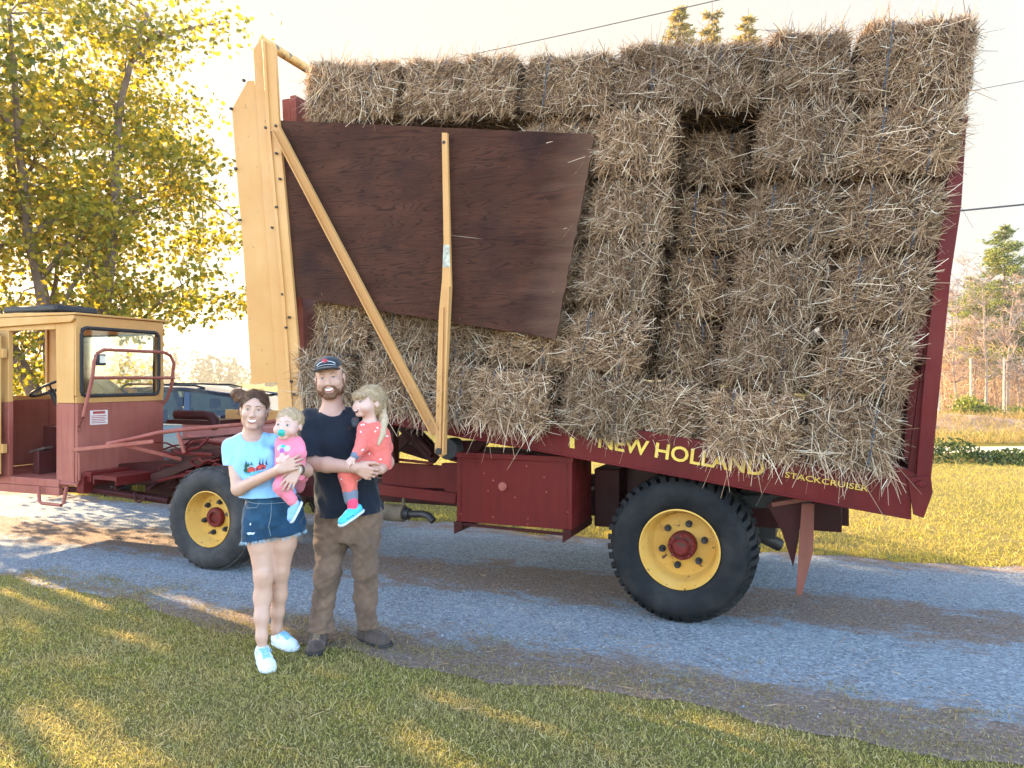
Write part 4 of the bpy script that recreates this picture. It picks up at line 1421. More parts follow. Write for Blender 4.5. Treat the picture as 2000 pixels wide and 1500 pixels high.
def rotm(yaw=0, pitch=0, roll=0):
    return np.array(Matrix.Rotation(RAD(yaw), 3, 'Z') @ Matrix.Rotation(RAD(pitch), 3, 'X') @ Matrix.Rotation(RAD(roll), 3, 'Y'))

class Person:
    def __init__(s, px, depth, label, group=None):
        s.o = np.array([(px-CX)/F*depth, depth, 0.0]); s.dep = depth
        s.root = empty('person', s.o)
        tag(s.root, label, 'person', group)
    def p(s, px, py, dy=0.0):
        d = s.dep+dy
        return np.array([(px-CX)/F*d-s.o[0], dy, CAMH-(py-HY)/F*d])
    def put(s, name, fld, mat, parent=None, smooth_it=2):
        V, Q = fld.mesh()
        me = np_mesh(name, V, Q, True)
        o = link(name, me, mat, parent or s.root)
        if name in ('t_shirt', 'shorts', 'top', 'pyjamas', 'trousers'): smooth_it = 4
        if smooth_it:
            bm = bmesh.new(); bm.from_mesh(me)
            for _ in range(smooth_it): bmesh.ops.smooth_vert(bm, verts=bm.verts, factor=.5, use_axis_x=True, use_axis_y=True, use_axis_z=True)
            bm.to_mesh(me); bm.free()
            me.polygons.foreach_set('use_smooth', np.ones(len(me.polygons), dtype=bool))
        return o

def bvh_of(*objs):
    V = []; Fs = []
    for o in objs:
        n = len(V)
        V += [v.co.copy() for v in o.data.vertices]; Fs += [tuple(i+n for i in p.vertices) for p in o.data.polygons]
    return BVHTree.FromPolygons(V, Fs)

def decal(name, polys, frame, bvh, mat, parent, off=.0015, sub=.008, depth=.4):
    """printed or painted shapes wrapped on a surface: 2-D polygons (x, z) in a frame (origin, 3x3 axes, scale) pushed along +y"""
    c, R, sc = frame
    dirv = Vector(R @ np.array([0, 1, 0]))
    bm = bmesh.new()
    for pl in polys:
        tri = tessellate_polygon([[Vector((x, z, 0)) for x, z in pl]])
        vs = [bm.verts.new((x, 0, z)) for x, z in pl]
        for t in tri:
            try: bm.faces.new([vs[i] for i in t])
            except ValueError: pass
    for _ in range(6):
        el = [e for e in bm.edges if e.calc_length() > sub/sc]
        if not el: break
        bmesh.ops.subdivide_edges(bm, edges=el, cuts=1)
        bmesh.ops.triangulate(bm, faces=bm.faces[:])
    for v in bm.verts:
        P = Vector(c + R @ (np.array([v.co.x, 0, v.co.z])*sc))
        hit = bvh.ray_cast(P-dirv*depth, dirv, depth*2)
        if hit[0] is not None: v.co = hit[0]-dirv*off
        else: v.co = (0, 0, -99)
    bad = [v for v in bm.verts if v.co.z < -50]
    bmesh.ops.delete(bm, geom=bad, context='VERTS')
    bmesh.ops.recalc_face_normals(bm, faces=bm.faces)
    for f in bm.faces:
        if f.normal.dot(dirv) > 0: f.normal_flip()
    me = bpy.data.meshes.new(name); bm.to_mesh(me); bm.free()
    me.polygons.foreach_set('use_smooth', np.ones(len(me.polygons), dtype=bool))
    return link(name, me, mat, parent)

def oval(cx, cz, rx, rz, n=14, rot=0):
    P = []
    for k in range(n):
        t = 2*math.pi*k/n; x, z = rx*math.cos(t), rz*math.sin(t)
        P.append((cx+x*math.cos(rot)-z*math.sin(rot), cz+x*math.sin(rot)+z*math.cos(rot)))
    return P

def head(f, c, R, s, child=False, chin=1.0, neck_to=None, neck_r=.055, smile=1.0):
    """skull, jaw, cheeks, brow, nose, lips, chin, ears; c = midpoint between the eyes' level and the skull axis"""
    H = lambda x, y, z: c+R @ (np.array([x, y, z])*s)
    E = lambda p, r, k=.02, sub=False: f.ell(H(*p), np.array(r)*s, k*s, R, sub)
    if not child:
        E((0, .018, .036), (.077, .097, .083), .01)
        E((0, -.022, -.022), (.066, .070, .080), .03)
        E((0, -.030, -.068), (.050*chin, .055, .048), .03)
        f.cap(H(-.014, -.072, -.104), H(.014, -.072, -.104), .017*s, None, .022*s)
        for q in (-1, 1):
            E((q*.052*chin, -.005, -.062), (.018, .038, .035), .03)
            E((q*.042, -.062, -.030), (.024, .026, .022), .022)
            E((q*.077, .012, -.012), (.010, .019, .032), .008); E((q*.084, .018, .004), (.006, .013, .018), .008)
        f.cap(H(-.034, -.079, .021), H(.034, -.079, .021), .012*s, None, .018*s)
        for q in (-1, 1): f.ell(H(q*.032, -.102, .000), np.array((.017, .016, .010))*s, .012*s, R, True)
        for q in (-1, 1): E((q*.032, -.076, -.001), (.014, .012, .0105), .004)
        f.cap(H(0, -.086, .012), H(0, -.108, -.036), .0085*s, .0125*s, .010*s)
        for q in (-1, 1): f.ell(H(q*.012, -.098, -.040), np.array((.009, .010, .008))*s, .006*s, R)
        E((0, -.086, -.066), (.030, .014, .018), .012)
        f.cap(H(-.020, -.089, -.060), H(.020, -.089, -.060), .0055*s, None, .006*s)
        f.cap(H(-.017, -.089, -.078), H(.017, -.089, -.078), .0060*s, None, .006*s)
    else:
        E((0, .022, .034), (.082, .096, .080), .01)
        E((0, -.020, -.020), (.071, .072, .070), .03)
        f.cap(H(-.010, -.066, -.082), H(.010, -.066, -.082), .016*s, None, .024*s)
        for q in (-1, 1):
            E((q*.045, -.050, -.036), (.030, .032, .030), .022)
            E((q*.080, .018, -.012), (.009, .016, .024), .008)
            f.ell(H(q*.032, -.100, -.004), np.array((.016, .012, .011))*s, .012*s, R, True)
            E((q*.032, -.076, -.004), (.015, .012, .012), .004)
        E((0, -.090, -.030), (.012, .014, .011), .012)
        E((0, -.083, -.056), (.026, .012, .016), .012)
    if neck_to is not None:
        f.cap(H(0, .018, -.075), neck_to, neck_r, neck_r*1.08, .03)
    return H

def hand(f, wrist, fd, nrm, thumb_side, s=1.0, curl=(35, 40, 30), spread=5, thumb_curl=20, k=.004, rr=.0078):
    """palm, five jointed fingers, thumb from the side of the palm; fd = finger direction, nrm = palm side, thumb_side = direction of the thumb edge"""
    fd = np.array(fd, float); fd /= np.linalg.norm(fd)
    nrm = np.array(nrm, float); nrm -= fd*(nrm @ fd); nrm /= np.linalg.norm(nrm)
    sd = np.cross(fd, nrm)
    if sd @ np.array(thumb_side, float) < 0: sd = -sd
    W = np.array(wrist, float)
    offs = (.030, .010, -.010, -.029); bl = (.088, .093, .088, .080); ln = (.070, .079, .073, .057)
    for i in range(4):
        kn = W+(fd*bl[i]+sd*offs[i])*s
        f.cap(W+(fd*.008+sd*offs[i]*.55)*s, kn, .0145*s, .0105*s, .010)
        a = RAD(spread*(offs[i]/.02))
        d0 = fd*math.cos(a)+sd*math.sin(a)
        ang = 0; p = kn; r = rr*s*(1.04 if i < 3 else .92)
        for j, (fr, cu) in enumerate(zip((.44, .31, .25), curl)):
            ang += cu*(1+.12*(i-1))
            d = d0*math.cos(RAD(ang))+nrm*math.sin(RAD(ang))
            q = p+d*ln[i]*fr*s
            f.cap(p, q, r*1.08, r*.97, k if j else .006)
            p = q; r *= .94
    tb = W+(fd*.022+sd*.024+nrm*.006)*s
    t1 = tb+(fd*.034+sd*.026+nrm*.010)*s
    t2 = t1+(fd*.030+sd*.010+nrm*.012*thumb_curl/20)*s
    t3 = t2+(fd*.024-sd*.002+nrm*.014*thumb_curl/20)*s
    f.cap(tb, t1, .0150*s, .0112*s, .010); f.cap(t1, t2, .0105*s, .0095*s, .004); f.cap(t2, t3, .0095*s, .0080*s, .004)

# skin, cloth and hair
def skin_mat(name, col, blush=(.50, .20, .14)):
    m, n, bs, out = nodes(name)
    v = coord(n)
    c = ramp(n, noise(n, v, 14, 5, .6), [(.35, tuple(x*.95 for x in col)), (.65, tuple(min(1, x*1.04) for x in col))])
    c = mixc(n, ramp(n, noise(n, v, 26, 3), [(.5, 0.0), (.75, .12)]), c, blush)
    n.links.new(c, bs.inputs['Base Color'])
    bs.inputs['Roughness'].default_value = .52
    bs.inputs['Specular IOR Level'].default_value = .4
    bs.inputs['Subsurface Weight'].default_value = .12
    bs.inputs['Subsurface Radius'].default_value = (.012, .005, .003)
    bs.inputs['Subsurface Scale'].default_value = 1
    bump(n, bs, noise(n, v, 160, 3), .12, .002)
    return m
def cloth_mat(name, col, var=.18, weave=420, bmp=.25, fold=0, fade=None, rough=.85):
    m, n, bs, out = nodes(name)
    v = coord(n)
    c = ramp(n, noise(n, v, 7, 6, .6), [(.3, tuple(x*(1-var) for x in col)), (.7, tuple(min(1, x*(1+var)) for x in col))])
    if fade: c = mixc(n, ramp(n, noise(n, v, 5.5, 7, .7), [(.48, 0.0), (.72, .8)]), c, fade)
    n.links.new(c, bs.inputs['Base Color'])
    bs.inputs['Roughness'].default_value = rough
    bs.inputs['Specular IOR Level'].default_value = .2
    bs.inputs['Sheen Weight'].default_value = .15
    bump(n, bs, noise(n, v, weave, 2), bmp, .0015)
    return m
def hair_mat(name, stops):
    m, n, bs, out = nodes(name)
    f = noise(n, coord(n, (1, 1, .22)), 150, 5, .7, .3)
    g = noise(n, coord(n), 22, 4)
    a = ramp(n, f, stops)
    n.links.new(mixc(n, ramp(n, g, [(.3, .35), (.7, 0.0)]), a, stops[0][1]), bs.inputs['Base Color'])
    bs.inputs['Roughness'].default_value = .5
    bs.inputs['Specular IOR Level'].default_value = .35
    bump(n, bs, f, .6, .004)
    return m
SK_W = skin_mat('tanned_skin', (.53, .31, .225), (.55, .24, .18))
SK_M = skin_mat('fair_ruddy_skin', (.53, .295, .215), (.56, .20, .15))
SK_C = skin_mat('pale_child_skin', (.62, .38, .30), (.62, .26, .21))
EYE = simple('dark_eye', (.035, .024, .02), .25, 0, .2, 20)
EYEW = simple('eye_white', (.42, .36, .33), .35, 0, .05)
LIP = simple('lip', (.36, .105, .085), .45, 0, .1, 30)
TEETH = simple('teeth', (.80, .74, .66), .3, 0, .05)
MOUTH = simple('dark_mouth', (.10, .02, .02), .6, 0, .1)
BROW_B = simple('brown_brow', (.10, .05, .03), .8, 0, .3, 80)
BROW_G = simple('ginger_brow', (.22, .10, .05), .8, 0, .3, 80)
BROW_L = simple('blond_brow', (.38, .22, .13), .8, 0, .2, 80)

def face(P, body, c, R, s, brow, mouth='smile', squint=.0040, pupils=True):
    b = bvh_of(body); fr = (c, R, s)
    for q in (-1, 1):
        e = decal('eye', [oval(q*.0325, -.001, .0135, squint)], fr, b, EYEW, body, .0012, .004)
        decal('iris', [oval(q*.0325+.001, -.0005, .0058, squint*.96, 12)], fr, b, EYE, e, .002, .004)
        lid = [(q*.0325-.0165, -.0015), (q*.0325-.009, squint-.0005), (q*.0325, squint+.0008), (q*.0325+.009, squint-.0005), (q*.0325+.0165, -.0015),
               (q*.0325+.009, squint+.0018), (q*.0325, squint+.0034), (q*.0325-.009, squint+.0018)]
        decal('eyelid', [lid], fr, b, EYE if squint < .006 else brow, e, .0024, .004)
        br = [(q*.013, .0165), (q*.026, .0225), (q*.040, .0225), (q*.051, .0145), (q*.040, .0265), (q*.026, .0275), (q*.014, .0225)]
        decal('eyebrow', [br], fr, b, brow, body, .0015, .005)
    if mouth == 'smile':
        lp = [(-.030, -.058), (-.018, -.0600), (-.006, -.0590), (0, -.0605), (.006, -.0590), (.018, -.0600), (.030, -.058), (.023, -.073), (.011, -.0825), (0, -.0845), (-.011, -.0825), (-.023, -.073)]
        l = decal('lips', [lp], fr, b, LIP, body, .0012, .005)
        th = [(-.0255, -.0605), (-.012, -.0635), (0, -.0642), (.012, -.0635), (.0255, -.0605), (.019, -.0705), (.009, -.0755), (0, -.0765), (-.009, -.0755), (-.019, -.0705)]
        decal('teeth', [th], fr, b, TEETH, l, .0024, .005)
    elif mouth == 'laugh':
        lp = [(-.026, -.050), (-.012, -.053), (0, -.054), (.012, -.053), (.026, -.050), (.020, -.066), (.008, -.074), (-.008, -.074), (-.020, -.066)]
        l = decal('lips', [lp], fr, b, LIP, body, .0012, .005)
        decal('mouth', [[(-.021, -.0535), (0, -.057), (.021, -.0535), (.014, -.066), (0, -.0705), (-.014, -.066)]], fr, b, MOUTH, l, .0022, .005)
        decal('teeth', [[(-.018, -.0545), (0, -.0575), (.018, -.0545), (.013, -.0605), (0, -.0625), (-.013, -.0605)]], fr, b, TEETH, l, .0032, .005)
    return b

def sneaker(P, heel, toe, zsole, width, mat, sole_mat, name='shoe', high=.075, boot=False, lace=None):
    """upper and sole; heel and toe on the ground"""
    heel = np.array(heel, float); toe = np.array(toe, float)
    lo = np.minimum(heel, toe)-.09; hi = np.maximum(heel, toe)+.09; lo[2] = zsole-.01; hi[2] = zsole+.22
    f = Field(lo, hi, .004)
    d = (toe-heel); L = np.linalg.norm(d[:2]); d = d/np.linalg.norm(d); sd = np.array([-d[1], d[0], 0])
    z = zsole
    q = lambda t, up, s_=0: np.array([heel[0]+d[0]*L*t+sd[0]*s_, heel[1]+d[1]*L*t+sd[1]*s_, z+up])
    f.cap(q(.12, high*.62), q(.5, high*.48), width*.42, width*.45, .02)
    f.cap(q(.5, high*.42), q(.80, high*.26), width*.47, width*.50, .02)
    f.cap(q(.78, .022, .010), q(.88, .020, -.008), width*.42, width*.40, .02)
    f.cap(q(.18, high*.6), q(.20, high*(1.25 if not boot else 2.1)), width*.40, width*.40, .025)
    f.cap(q(.25, high*.9), q(.55, high*.55), width*.32, width*.36, .02)
    f.cut((0, 0, z+.016), (0, 0, -1))
    f.cut((0, 0, z+high*(1.28 if not boot else 2.2)), (0, 0, 1))
    o = P.put(name, f, mat, P.root, 1)
    g = Field(lo, hi, .004)
    for a, b, w in ((.10, .45, .40), (.45, .80, .47), (.78, .90, .47)):
        g.cap(q(a, .012), q(b, .012), width*w*1.04, width*(w+.03)*1.04, .02)
    g.cut((0, 0, z+.024), (0, 0, 1)); g.cut((0, 0, z+.001), (0, 0, -1))
    P.put('sole', g, sole_mat, o, 1)
    if lace is not None:
        bv = bvh_of(o)
        m = MB()
        for k in range(5):
            t0, t1 = .36+.085*k, .36+.085*(k+1)
            for sg in (-1, 1):
                pts = []
                for u in np.linspace(0, 1, 6):
                    p = q(t0+(t1-t0)*u, .25, sg*(.022-.044*u))
                    h = bv.ray_cast(Vector(p), Vector((0, 0, -1)))
                    if h[0]: pts.append(h[0]+Vector((0, 0, .003)))
                if len(pts) > 2: m.tube(pts, .0036, 5)
        for sg in (-1, 1):
            p0 = q(.40, high*.95, 0)
            m.tube([p0, p0+sd*sg*.03+np.array([0, 0, .022])-d*.01, p0+sd*sg*.045+np.array([0, 0, .005]), p0+sd*sg*.03+np.array([0, 0, -.008])+d*.01, p0+d*.006], .0032, 5)
        m.build('shoe_lace', lace, o)
    return o

# ---- the man
man = Person(670, 4.94, 'bearded man in dark cap, navy t-shirt and dirty brown trousers holding the older girl')
P = man.p
mR = rotm(6, -2, -7); mc = P(644, 739, 0); mS = 1.09
nk = P(650, 806, .02)
shL, shR = P(606, 823, .01), P(703, 822, .02)
elL, wrL = P(607, 906, -.15), P(694, 913, -.31)
elR, wrR = P(755, 903, -.06), P(743, 917, -.22)
hipL, hipR = P(655, 1000, .0), P(706, 1000, .01)
knL, anL = P(639, 1118, -.03), P(623, 1226, -.03)
knR, anR = P(712, 1112, -.03), P(714, 1214, .03)
f = Field((-.40, -.48, -.0), (.42, .26, 1.92), .0045)
Hm = head(f, mc, mR, mS, False, 1.08, nk, .062)
f.cap(nk, P(655, 830, .02), .065, .08, .04)
for sh in (shL, shR): f.cap(P(652, 812, .02), sh, .05, .055, .04)
TORSO = [(P(0,1005)[2], P(680,0)[0], .01, .165, .115), (P(0,960)[2], P(676,0)[0], .01, .165, .115), (P(0,905)[2], P(668,0)[0], .0, .165, .115),
         (P(0,860)[2], P(660,0)[0], .0, .175, .12), (P(0,828)[2], P(657,0)[0], .01, .165, .095), (P(0,812)[2], P(655,0)[0], .015, .10, .07)]
f.torso(TORSO, .04)
f.cap(shL, elL, .055, .047, .03); f.cap(elL, P(640, 908, -.21), .047, .047, .02); f.cap(P(640, 908, -.21), wrL, .047, .034, .02)
f.cap(shR, elR, .055, .045, .03); f.cap(elR, wrR, .044, .032, .02)
hand(f, wrL, P(735, 931, -.30)-wrL, (.0, .9, .1), (.1, 0, .6), 1.08, (34, 40, 25), 5)
hand(f, wrR, P(716, 924, -.27)-wrR, (-.1, .6, .5), (0, -.2, 1), 1.05, (25, 35, 25), 4)
f.cap(hipL, knL, .085, .06, .04); f.cap(knL, anL, .058, .04, .03); f.cap(hipR, knR, .085, .06, .04); f.cap(knR, anR, .058, .04, .03)
mbody = man.put('body', f, SK_M, None, 1)
face(man, mbody, mc, mR, mS, BROW_G, 'smile', .0034)
# beard
f = Field(mc-.2, mc+.2, .004)
Hb = Hm
E = lambda p, r, k=.02, sub=False: f.ell(Hb(*p), np.array(r)*mS, k*mS, mR, sub)
E((0, -.030, -.069), (.058, .0625, .053), .03)
f.cap(Hb(-.016, -.074, -.106), Hb(.016, -.074, -.106), .020*mS, None, .02)
for q in (-1, 1):
    E((q*.055, -.010, -.058), (.020, .039, .042), .03)
    f.cap(Hb(q*.072, .000, -.002), Hb(q*.066, -.01, -.06), .009*mS, .014*mS, .02)
f.cap(Hb(-.026, -.091, -.050), Hb(.026, -.091, -.050), .0085*mS, None, .01)
for q in (-1, 1): f.cap(Hb(q*.026, -.090, -.050), Hb(q*.036, -.078, -.082), .009*mS, .011*mS, .01)
f.ell(Hb(0, -.115, -.069), np.array((.030, .045, .0165))*mS, .006, mR, True)
for q in (-1, 1): f.ell(Hb(q*.040, -.085, -.020), np.array((.034, .036, .030))*mS, .012, mR, True)
f.ripple(.0022, (30, 30, 30), 3)
man.put('beard', f, hair_mat('ginger_beard', [(.3, (.11, .045, .022)), (.6, (.22, .095, .048)), (.8, (.32, .16, .09))]), mbody, 1)
f = Field(mc-.2, mc+.2, .004)
for q in (-1, 1): f.ell(Hb(q*.068, .028, .012), np.array((.018, .045, .04))*mS, .01, mR)
f.ell(Hb(0, .062, -.01), np.array((.066, .058, .05))*mS, .02, mR)
for q in (-1, 1): f.ell(Hb(q*.085, .012, -.012), np.array((.03, .024, .036))*mS, .005, mR, True)
f.ripple(.002, (25, 25, 25), 4)
man.put('hair', f, hair_mat('light_brown_hair', [(.3, (.10, .055, .03)), (.6, (.2, .12, .07)), (.8, (.32, .21, .13))]), mbody, 1)
# cap
f = Field(mc-.24, mc+.26, .004)
E((0, .012, .045), (.086, .107, .080), .01)
f.ell(Hb(0, -.035, .080), np.array((.070, .068, .046))*mS, .03, mR)
nrm_ = mR @ np.array([0, .30, -1.0]); f.cut(Hb(0, -.1, .046), nrm_)
capo = man.put('cap', f, cloth_mat('charcoal_cap', (.030, .034, .042), .25), man.root, 1)
f = Field(mc-.28, mc+.26, .004)
Rb = mR @ rotm(0, 20, 0)
for k in range(3):
    pass
Rb = mR @ rotm(0, -4, 0)
f.ell(Hb(0, -.098, .043), np.array((.080, .078, .020))*mS, .004, Rb)
f.ell(Hb(0, -.094, .026), np.array((.098, .105, .024))*mS, .003, Rb, True)
f.ell(Hb(0, .02, .03), np.array((.080, .098, .09))*mS, .003, mR, True)
man.put('brim', f, cloth_mat('dark_cap_brim', (.026, .028, .034), .25), capo, 1)
cb = bvh_of(capo)
def arc(cx, cz, r, a0, a1, th, n=12):
    A = [RAD(a0+(a1-a0)*i/n) for i in range(n+1)]
    return [(cx+r*math.cos(a), cz+r*math.sin(a)*.55) for a in A]+[(cx+(r-th)*math.cos(a), cz+(r-th)*math.sin(a)*.55) for a in A[::-1]]
white_print = simple('white_stitching', (.55, .55, .56), .6, 0, .1)
decal('emblem', [arc(0, .065, .060, 25, 78, .006), arc(0, .065, .060, 100, 160, .006), arc(0, .02, .105, 60, 122, .004)], (mc, mR, mS), cb, white_print, capo, .0025, .006)
decal('emblem', [oval(-.006, .103, .015, .010, 8), oval(-.018, .099, .007, .006, 6), oval(.007, .099, .007, .006, 6), oval(-.006, .092, .008, .006, 6)], (mc, mR, mS), cb, simple('red_stitching', (.38, .035, .045), .6), capo, .0025, .006)
# t-shirt
f = Field((-.40, -.30, .70), (.36, .26, 1.62), .005)
f.cap(P(640, 818, .02), shL, .068, .074, .05); f.cap(shL, P(603, 899, -.145), .075, .070, .03)
f.cap(P(665, 818, .02), shR, .068, .074, .05); f.cap(shR, P(735, 880, .02), .072, .066, .03)
a_ = P(603, 890, -.15); f.cutwin((-.42, -.3, .9), (P(660, 0)[0], .3, a_[2]+.03), a_, (-.06, 0, -1))
a_ = P(736, 872, .02); f.cutwin((P(700, 0)[0], -.3, 1.0), (.4, .3, a_[2]+.03), a_, (.35, 0, -1))
f.torso([(P(0,1020)[2], P(681,0)[0], .0, .222, .168), (P(0,985)[2], P(681,0)[0], .0, .217, .166), (P(0,940)[2], P(675,0)[0], .0, .198, .148), (P(0,900)[2], P(667,0)[0], .0, .190, .138),
         (P(0,860)[2], P(660,0)[0], .0, .188, .138), (P(0,828)[2], P(656,0)[0], .01, .180, .115), (P(0,808)[2], P(653,0)[0], .02, .105, .085), (P(0,800)[2], P(652,0)[0], .02, .085, .078)], .03)
f.ripple(.007, (5, 5, 4), 11); f.ripple(.0035, (10, 10, 7), 12)
f.cut((0, 0, P(0, 1004)[2]), (0.08, 0, -1))
f.cap(P(650, 770, .0), P(651, 803, .0), .072, .070, .008, True)
f.ell(P(651, 800, -.09), (.066, .07, .040), .01, None, True)
navy = cloth_mat('navy_tshirt', (.0075, .011, .020), .25)
shirt = man.put('t_shirt', f, navy, man.root, 1)
sb = bvh_of(shirt)
fr = (P(698, 822), np.eye(3), 1.0)
decal('emblem', [[(-.022, .022), (0, .028), (.022, .022), (.026, 0), (.012, -.03), (0, -.036), (-.012, -.03), (-.024, 0)]], fr, sb, simple('grey_print', (.055, .06, .07), .7, 0, .4, 60), shirt, .003, .01)
decal('emblem', [[(-.016, .016), (.012, .018), (.016, .010), (-.01, .008)], [(-.03, -.034), (-.026, -.032), (-.034, -.052), (-.038, -.052)]], fr, sb, simple('dull_red_print', (.16, .03, .035), .7, 0, .3), shirt, .0045, .01)
# trousers
f = Field((-.34, -.25, .03), (.34, .26, 1.02), .0055)
f.torso([(P(0,1055)[2], P(681,0)[0], .0, .185, .135), (P(0,1020)[2], P(681,0)[0], .0, .192, .14), (P(0,985)[2], P(681,0)[0], .0, .192, .138), (P(0,960)[2], P(679,0)[0], .0, .18, .13)], .03)
f.chain([P(650, 1010, .0), P(646, 1060, -.01), P(639, 1118, -.03), P(632, 1170, -.02), P(627, 1232, -.04)], [.108, .098, .082, .072, .072], .03)
f.chain([P(711, 1010, .0), P(713, 1060, -.01), P(713, 1112, -.03), P(715, 1170, .0), P(717, 1226, .02)], [.106, .094, .078, .070, .068], .03)
f.cap(P(681, 1050, -.16), P(682, 1240, -.2), .008, .02, .02, True)
f.ripple(.008, (5, 5, 5), 21); f.ripple(.004, (11, 11, 9), 22); f.ripple(.009, (5, 5, 11), 23, P(0, 1236)[2], P(0, 1160)[2])
a_ = P(0, 1232); f.cut((0, 0, a_[2]+.01), (0, .0, -1))
pants = man.put('trousers', f, cloth_mat('brown_canvas', (.150, .090, .060), .3, 300, .3, 0, (.060, .036, .026)), man.root, 1)
# boots
bm_ = cloth_mat('dark_brown_leather', (.060, .040, .032), .4, 90, .3, rough=.6); bs_ = simple('boot_sole', (.03, .025, .022), .8, 0, .2)
a_ = P(625, 1240, .03); b_ = P(616, 1272, -.19)
sneaker(man, (a_[0], .05, 0), (b_[0], -.235, 0), 0.0, .108, bm_, bs_, 'boot', .075, True, cloth_mat('tan_lace', (.20, .13, .08)))
a_ = P(705, 1240, .08); b_ = P(757, 1250, -.02)
sneaker(man, (a_[0], .075, 0), (b_[0]+.005, -.085, 0), 0.0, .108, bm_, bs_, 'boot', .075, True, cloth_mat('brown_lace', (.10, .065, .045)))

# ---- the woman
wom = Person(535, 4.72, 'smiling woman in pale blue printed t-shirt and denim shorts, brown bun, carrying the baby')
P = wom.p
wR = rotm(13, -3, 4); wc = P(497, 801, 0); wS = .98
nk = P(492, 850, .02)
shL, shR = P(456, 874, .02), P(540, 866, .03)
elL, wrL = P(466, 955, -.11), P(545, 917, -.25)
elR, wrR = P(598, 920, -.04), P(582, 917, -.20)
knL, anL = P(515, 1125, -.03), P(511, 1243, -.08)
knR, anR = P(547, 1117, .06), P(540, 1226, .15)
f = Field((-.34, -.42, -.0), (.28, .30, 1.70), .0045)
Hw = head(f, wc, wR, wS, False, .93, nk, .047)
f.cap(nk, P(494, 872, .02), .052, .07, .04)
f.cap(P(490, 860, .02), shL, .036, .044, .04); f.cap(P(498, 860, .02), shR, .036, .044, .04)
f.torso([(P(0,1010)[2], P(532,0)[0], .01, .165, .11), (P(0,960)[2], P(522,0)[0], .01, .135, .095), (P(0,915)[2], P(508,0)[0], .0, .135, .10), (P(0,880)[2], P(500,0)[0], .01, .14, .09), (P(0,862)[2], P(496,0)[0], .015, .09, .06)], .04)
f.cap(shL, elL, .046, .040, .03); f.cap(elL, wrL, .040, .026, .02)
f.cap(shR, elR, .044, .038, .03); f.cap(elR, wrR, .038, .027, .02)
hand(f, wrL, P(588, 900, -.235)-wrL, (.0, .9, -.1), (0, 0, 1), .95, (22, 30, 22), 7)
hand(f, wrR, P(560, 950, -.265)-wrR, (.0, .9, .0), (-1, 0, .2), .92, (12, 18, 14), 7)
f.chain([P(508, 1015, .0), P(510, 1060, -.01), knL], [.088, .076, .056], .03); f.chain([knL, P(513, 1165, -.02), P(511, 1205, -.06), anL, P(512, 1262, -.07)], [.054, .051, .041, .031, .029], .03)
f.chain([P(557, 1015, .02), P(554, 1060, .03), knR], [.086, .073, .053], .03); f.chain([knR, P(545, 1160, .10), P(542, 1195, .12), anR, P(540, 1236, .17)], [.051, .048, .039, .030, .029], .03)
f.ell(P(515, 1122, -.072), (.028, .02, .030), .02); f.ell(P(548, 1114, .018), (.028, .02, .03), .02)
a_ = P(513, 1275, -.08); f.cap((a_[0], -.06, .045), P(524, 1296, -.18)*np.array([1, 1, 0])+np.array([0, 0, .028]), .024, .018, .02)
f.cap((P(540, 1240, .17)[0], .17, .042), (P(558, 1250, .17)[0], .13, .028), .024, .018, .02)
wbody = wom.put('body', f, SK_W, None, 1)
face(wom, wbody, wc, wR, wS, BROW_B, 'smile', .0036)
# hair pulled back, parted, with a bun
f = Field(wc-.22, wc+.22, .004)
Hb = Hw
f.ell(Hb(0, .022, .040), np.array((.084, .101, .090))*wS, .01, wR)
f.ell(Hb(0, .05, -.02), np.array((.076, .075, .07))*wS, .02, wR)
f.ell(Hb(0, -.132, -.026), np.array((.078, .100, .106))*wS, .010, wR, True)
f.ell(Hb(0, -.090, .040), np.array((.050, .030, .040))*wS, .014, wR, True)
f.ell(Hb(0, -.10, -.075), np.array((.12, .10, .07))*wS, .01, wR, True)
for q in (-1, 1): f.ell(Hb(q*.09, .010, -.020), np.array((.03, .022, .030))*wS, .006, wR, True)
f.cap(Hb(0, -.10, .105), Hb(0, .03, .136), .007, .004, .006, True)
f.ripple(.0016, (16, 16, 16), 5)
hm = hair_mat('dark_brown_hair', [(.3, (.035, .016, .009)), (.6, (.10, .046, .024)), (.8, (.22, .105, .052))])
hw = wom.put('hair', f, hm, wbody, 1)
f = Field(wc-.26, wc+.26, .004)
bc = P(466, 772, .06)
for k in range(9):
    t = 2*math.pi*k/9
    f.ell(bc+np.array([.026*math.cos(t), .02*math.sin(t*2), .024*math.sin(t)]), (.022, .026, .02), .006)
f.ell(bc, (.03, .032, .028), .006)
f.cap(bc, Hb(-.05, .04, .08), .018, .022, .02)
f.ripple(.004, (22, 22, 22), 6)
wom.put('hair_bun', f, hair_mat('auburn_bun_hair', [(.3, (.07, .03, .016)), (.6, (.17, .075, .038)), (.8, (.33, .17, .09))]), hw, 1)
m = MB()
r_ = np.random.default_rng(4)
for k in range(26):
    b0 = bc+r_.normal(size=3)*.02
    d = r_.normal(size=3); d[2] = abs(d[2])*.6; d /= np.linalg.norm(d)
    m.tube([b0, b0+d*.03, b0+d*.05+np.array([0, 0, -.008])+r_.normal(size=3)*.008], .0014, 4)
for q, n_ in ((-1, 16), (1, 7)):
    for k in range(n_):
        a0 = Hb(q*(.078+r_.normal()*.004), -.03+r_.normal()*.012, .04+r_.normal()*.012)
        m.tube([a0, Hb(q*.087, -.035, .0), Hb(q*(.083+r_.normal()*.007), -.03, -.012-r_.uniform(0, .03))], .0009, 4)
wom.put and m.build('loose_hair', bpy.data.materials['auburn_bun_hair'], hw)
